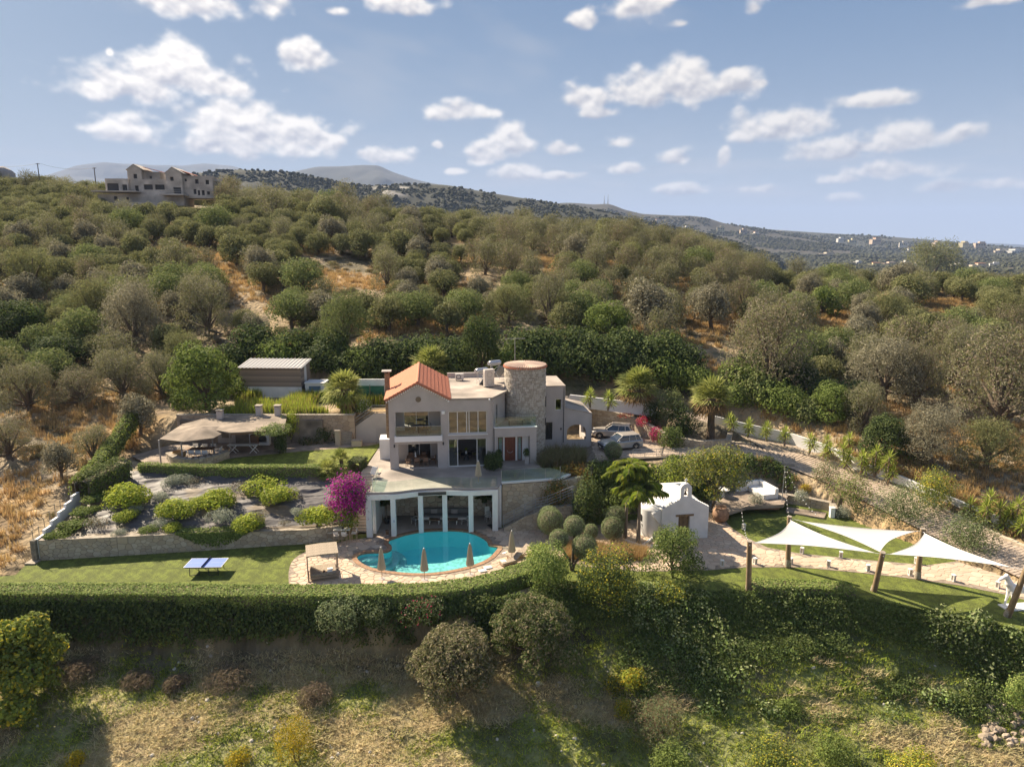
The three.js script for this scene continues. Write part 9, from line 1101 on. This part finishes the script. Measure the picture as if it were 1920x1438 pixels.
// power poles at the left
{
const tops = []; [[72, 306, 330, 'left'], [178, 314, 338, 'right']].forEach(([px, t, b, l]) => { const D = 215, p = Q(px, b, D), q = Q(px, t, D), o = thing('power_pole', `dark power pole on the left skyline, ${l} of two`, 'pole', p, 0, 'power poles on the skyline'); part(o, 'shaft', bar(V(0, -4, 0), V(0, q.y - p.y, 0), 0.16, 0.11), mat([0.08, 0.07, 0.06], 0.9)); part(o, 'crossarm', box(1.2, 0.12, 0.12, 0, q.y - p.y - 0.2, 0), mat([0.08, 0.07, 0.06], 0.9)); tops.push(q); });
const w = thing('power_line', 'thin power line sagging between the skyline poles', 'cable', [0, 0, 0]), sag = (a, b, n) => part(w, 'wire', tube([...Array(7)].map((_, i) => { const t = i / 6, p = a.clone().lerp(b, t); p.y -= 4 * t * (1 - t) * n; return p; }), 0.03, 4), darkMat); sag(tops[0], tops[1], 1.0); sag(Q(-60, 302, 215), tops[0], 1.2);
const bh = thing('rock_outcrop', 'grey rock outcrop on the skyline at the far left', 'rock', Q(4, 332, 235)); const g = new THREE.IcosahedronGeometry(3.4, 2), p = g.attributes.position; for (let i = 0; i < p.count; i++) { const v = V(p.getX(i), p.getY(i), p.getZ(i)), s = 0.8 + 0.4 * vnoise(v.x * 0.7, v.y * 0.7 + v.z, 2); p.setXYZ(i, v.x * s, v.y * s * 0.95, v.z * s); } g.computeVertexNormals(); part(bh, 'boulder', g, mat([0.30, 0.28, 0.27], 0.95)); part(bh, 'boulder', g.clone().scale(0.6, 0.5, 0.6).translate(3.6, -1.5, 0.5), mat([0.27, 0.25, 0.24], 0.95));
for (const [px, t] of [[1133, 370], [1140, 368]]) { const D = 2595, b = Q(px, 384, D), q = Q(px, t, D), o = thing('radio_mast', `thin radio mast on the far ridge, ${px === 1133 ? 'left' : 'right'} of two`, 'mast', b); part(o, 'lattice', merge([bar(V(-1, -10, 0), V(0, q.y - b.y, 0), 0.9, 0.5, 5), bar(V(1, -10, 0), V(0, q.y - b.y, 0), 0.9, 0.5, 5)]), mat([0.25, 0.2, 0.2], 0.8)); part(o, 'aerial', bar(V(0, q.y - b.y, 0), V(0, q.y - b.y + 6, 0), 0.5), mat([0.25, 0.2, 0.2], 0.8)); }
}
// buildings far off on the plain
{
const R = rng(701), walls = [[0.50, 0.47, 0.42], [0.44, 0.38, 0.30], [0.52, 0.51, 0.49], [0.46, 0.41, 0.26], [0.42, 0.34, 0.27]].map((c) => mat(c, 0.9)), wnd = mat([0.06, 0.07, 0.08], 0.4), tile = mat([0.45, 0.2, 0.12], 0.9);
[[1205, 419, 16, 'white house with flat roof on the rise behind the wood, left of two'], [1232, 420, 16, 'white house with flat roof on the rise behind the wood, right of two'], [1288, 432, 12, 'small pale house below the far ridge'], [1352, 432, 14, 'white house at the foot of the brown ridge'], [1395, 437, 12, 'small white house right of the brown ridge'], [1418, 443, 14, 'tall pale house among trees at the ridge end'], [1517, 455, 14, 'bright white house on the middle plain'], [1578, 452, 12, 'pale house on the far rise, leftmost'], [1600, 456, 14, 'cream house on the far rise'], [1645, 455, 18, 'long pale house on the far rise'], [1695, 461, 14, 'white house under the far tree line'], [1553, 482, 22, 'grey white two storey house beside the olive rows'], [1612, 497, 14, 'tiny white hut at the plain edge, left'], [1640, 502, 24, 'pale house group at the plain edge, first from left'], [1670, 500, 22, 'pale house group at the plain edge, second from left'], [1700, 497, 16, 'white house at the plain edge behind the big olive'], [1722, 500, 18, 'cream house at the plain edge behind the big olive'], [1745, 498, 20, 'low white house in the village, left part'], [1768, 487, 22, 'white village house on the bare slope'], [1785, 492, 18, 'second white village house on the bare slope'], [1800, 502, 26, 'long yellow building in the village'], [1838, 503, 26, 'long cream building right of the yellow one'], [1866, 500, 16, 'small house at the right end of the village'], [1812, 461, 16, 'pale house on the right rise, left of its neighbour'], [1840, 462, 18, 'pale house on the right rise, right of its neighbour'], [1715, 472, 24, 'long low white shed on the plain'], [1878, 476, 22, 'white house near the right edge'], [1908, 476, 26, 'large white house at the right edge'], [1468, 446, 12, 'tiny white house in the middle distance'], [1760, 460, 14, 'small pale house left on the right rise']].forEach(([px, py, w, label], i) => {
let p = onLand(px, py, 2600), f = toPx(p)[2]; if (f > 2400) { p = Q(px, py, 2300); f = toPx(p)[2]; } const m = w / FPX * f, h = Math.min(m * (0.35 + 0.25 * R()), 0.0045 * f), d = m * 0.6, o = thing('far_house', label, 'house', p, (R() - 0.5) * 0.8), wm = walls[i % 5]; part(o, 'wall', bx(-m / 2, m / 2, -h * 0.5, h, -d, 0), wm); part(o, 'upper_floor', bx(-m * 0.1, m * 0.42, h, h * 1.5, -d, -d * 0.15), wm); part(o, 'roof', i % 4 === 1 ? bx(-m * 0.12, m * 0.44, h * 1.5, h * 1.62, -d * 1.05, -d * 0.1) : bx(-m * 0.52, m * 0.52, h, h * 1.06, -d * 1.04, 0.02 * m), i % 4 === 1 ? tile : wm); for (let k = 0; k < 4; k++) part(o, 'window', bx(-m * 0.42 + k * m * 0.23, -m * 0.30 + k * m * 0.23, h * 0.3, h * 0.7, -0.01 * m, 0.006 * m), wnd);
});
}
shade(scene);
renderer.render(scene, camera);
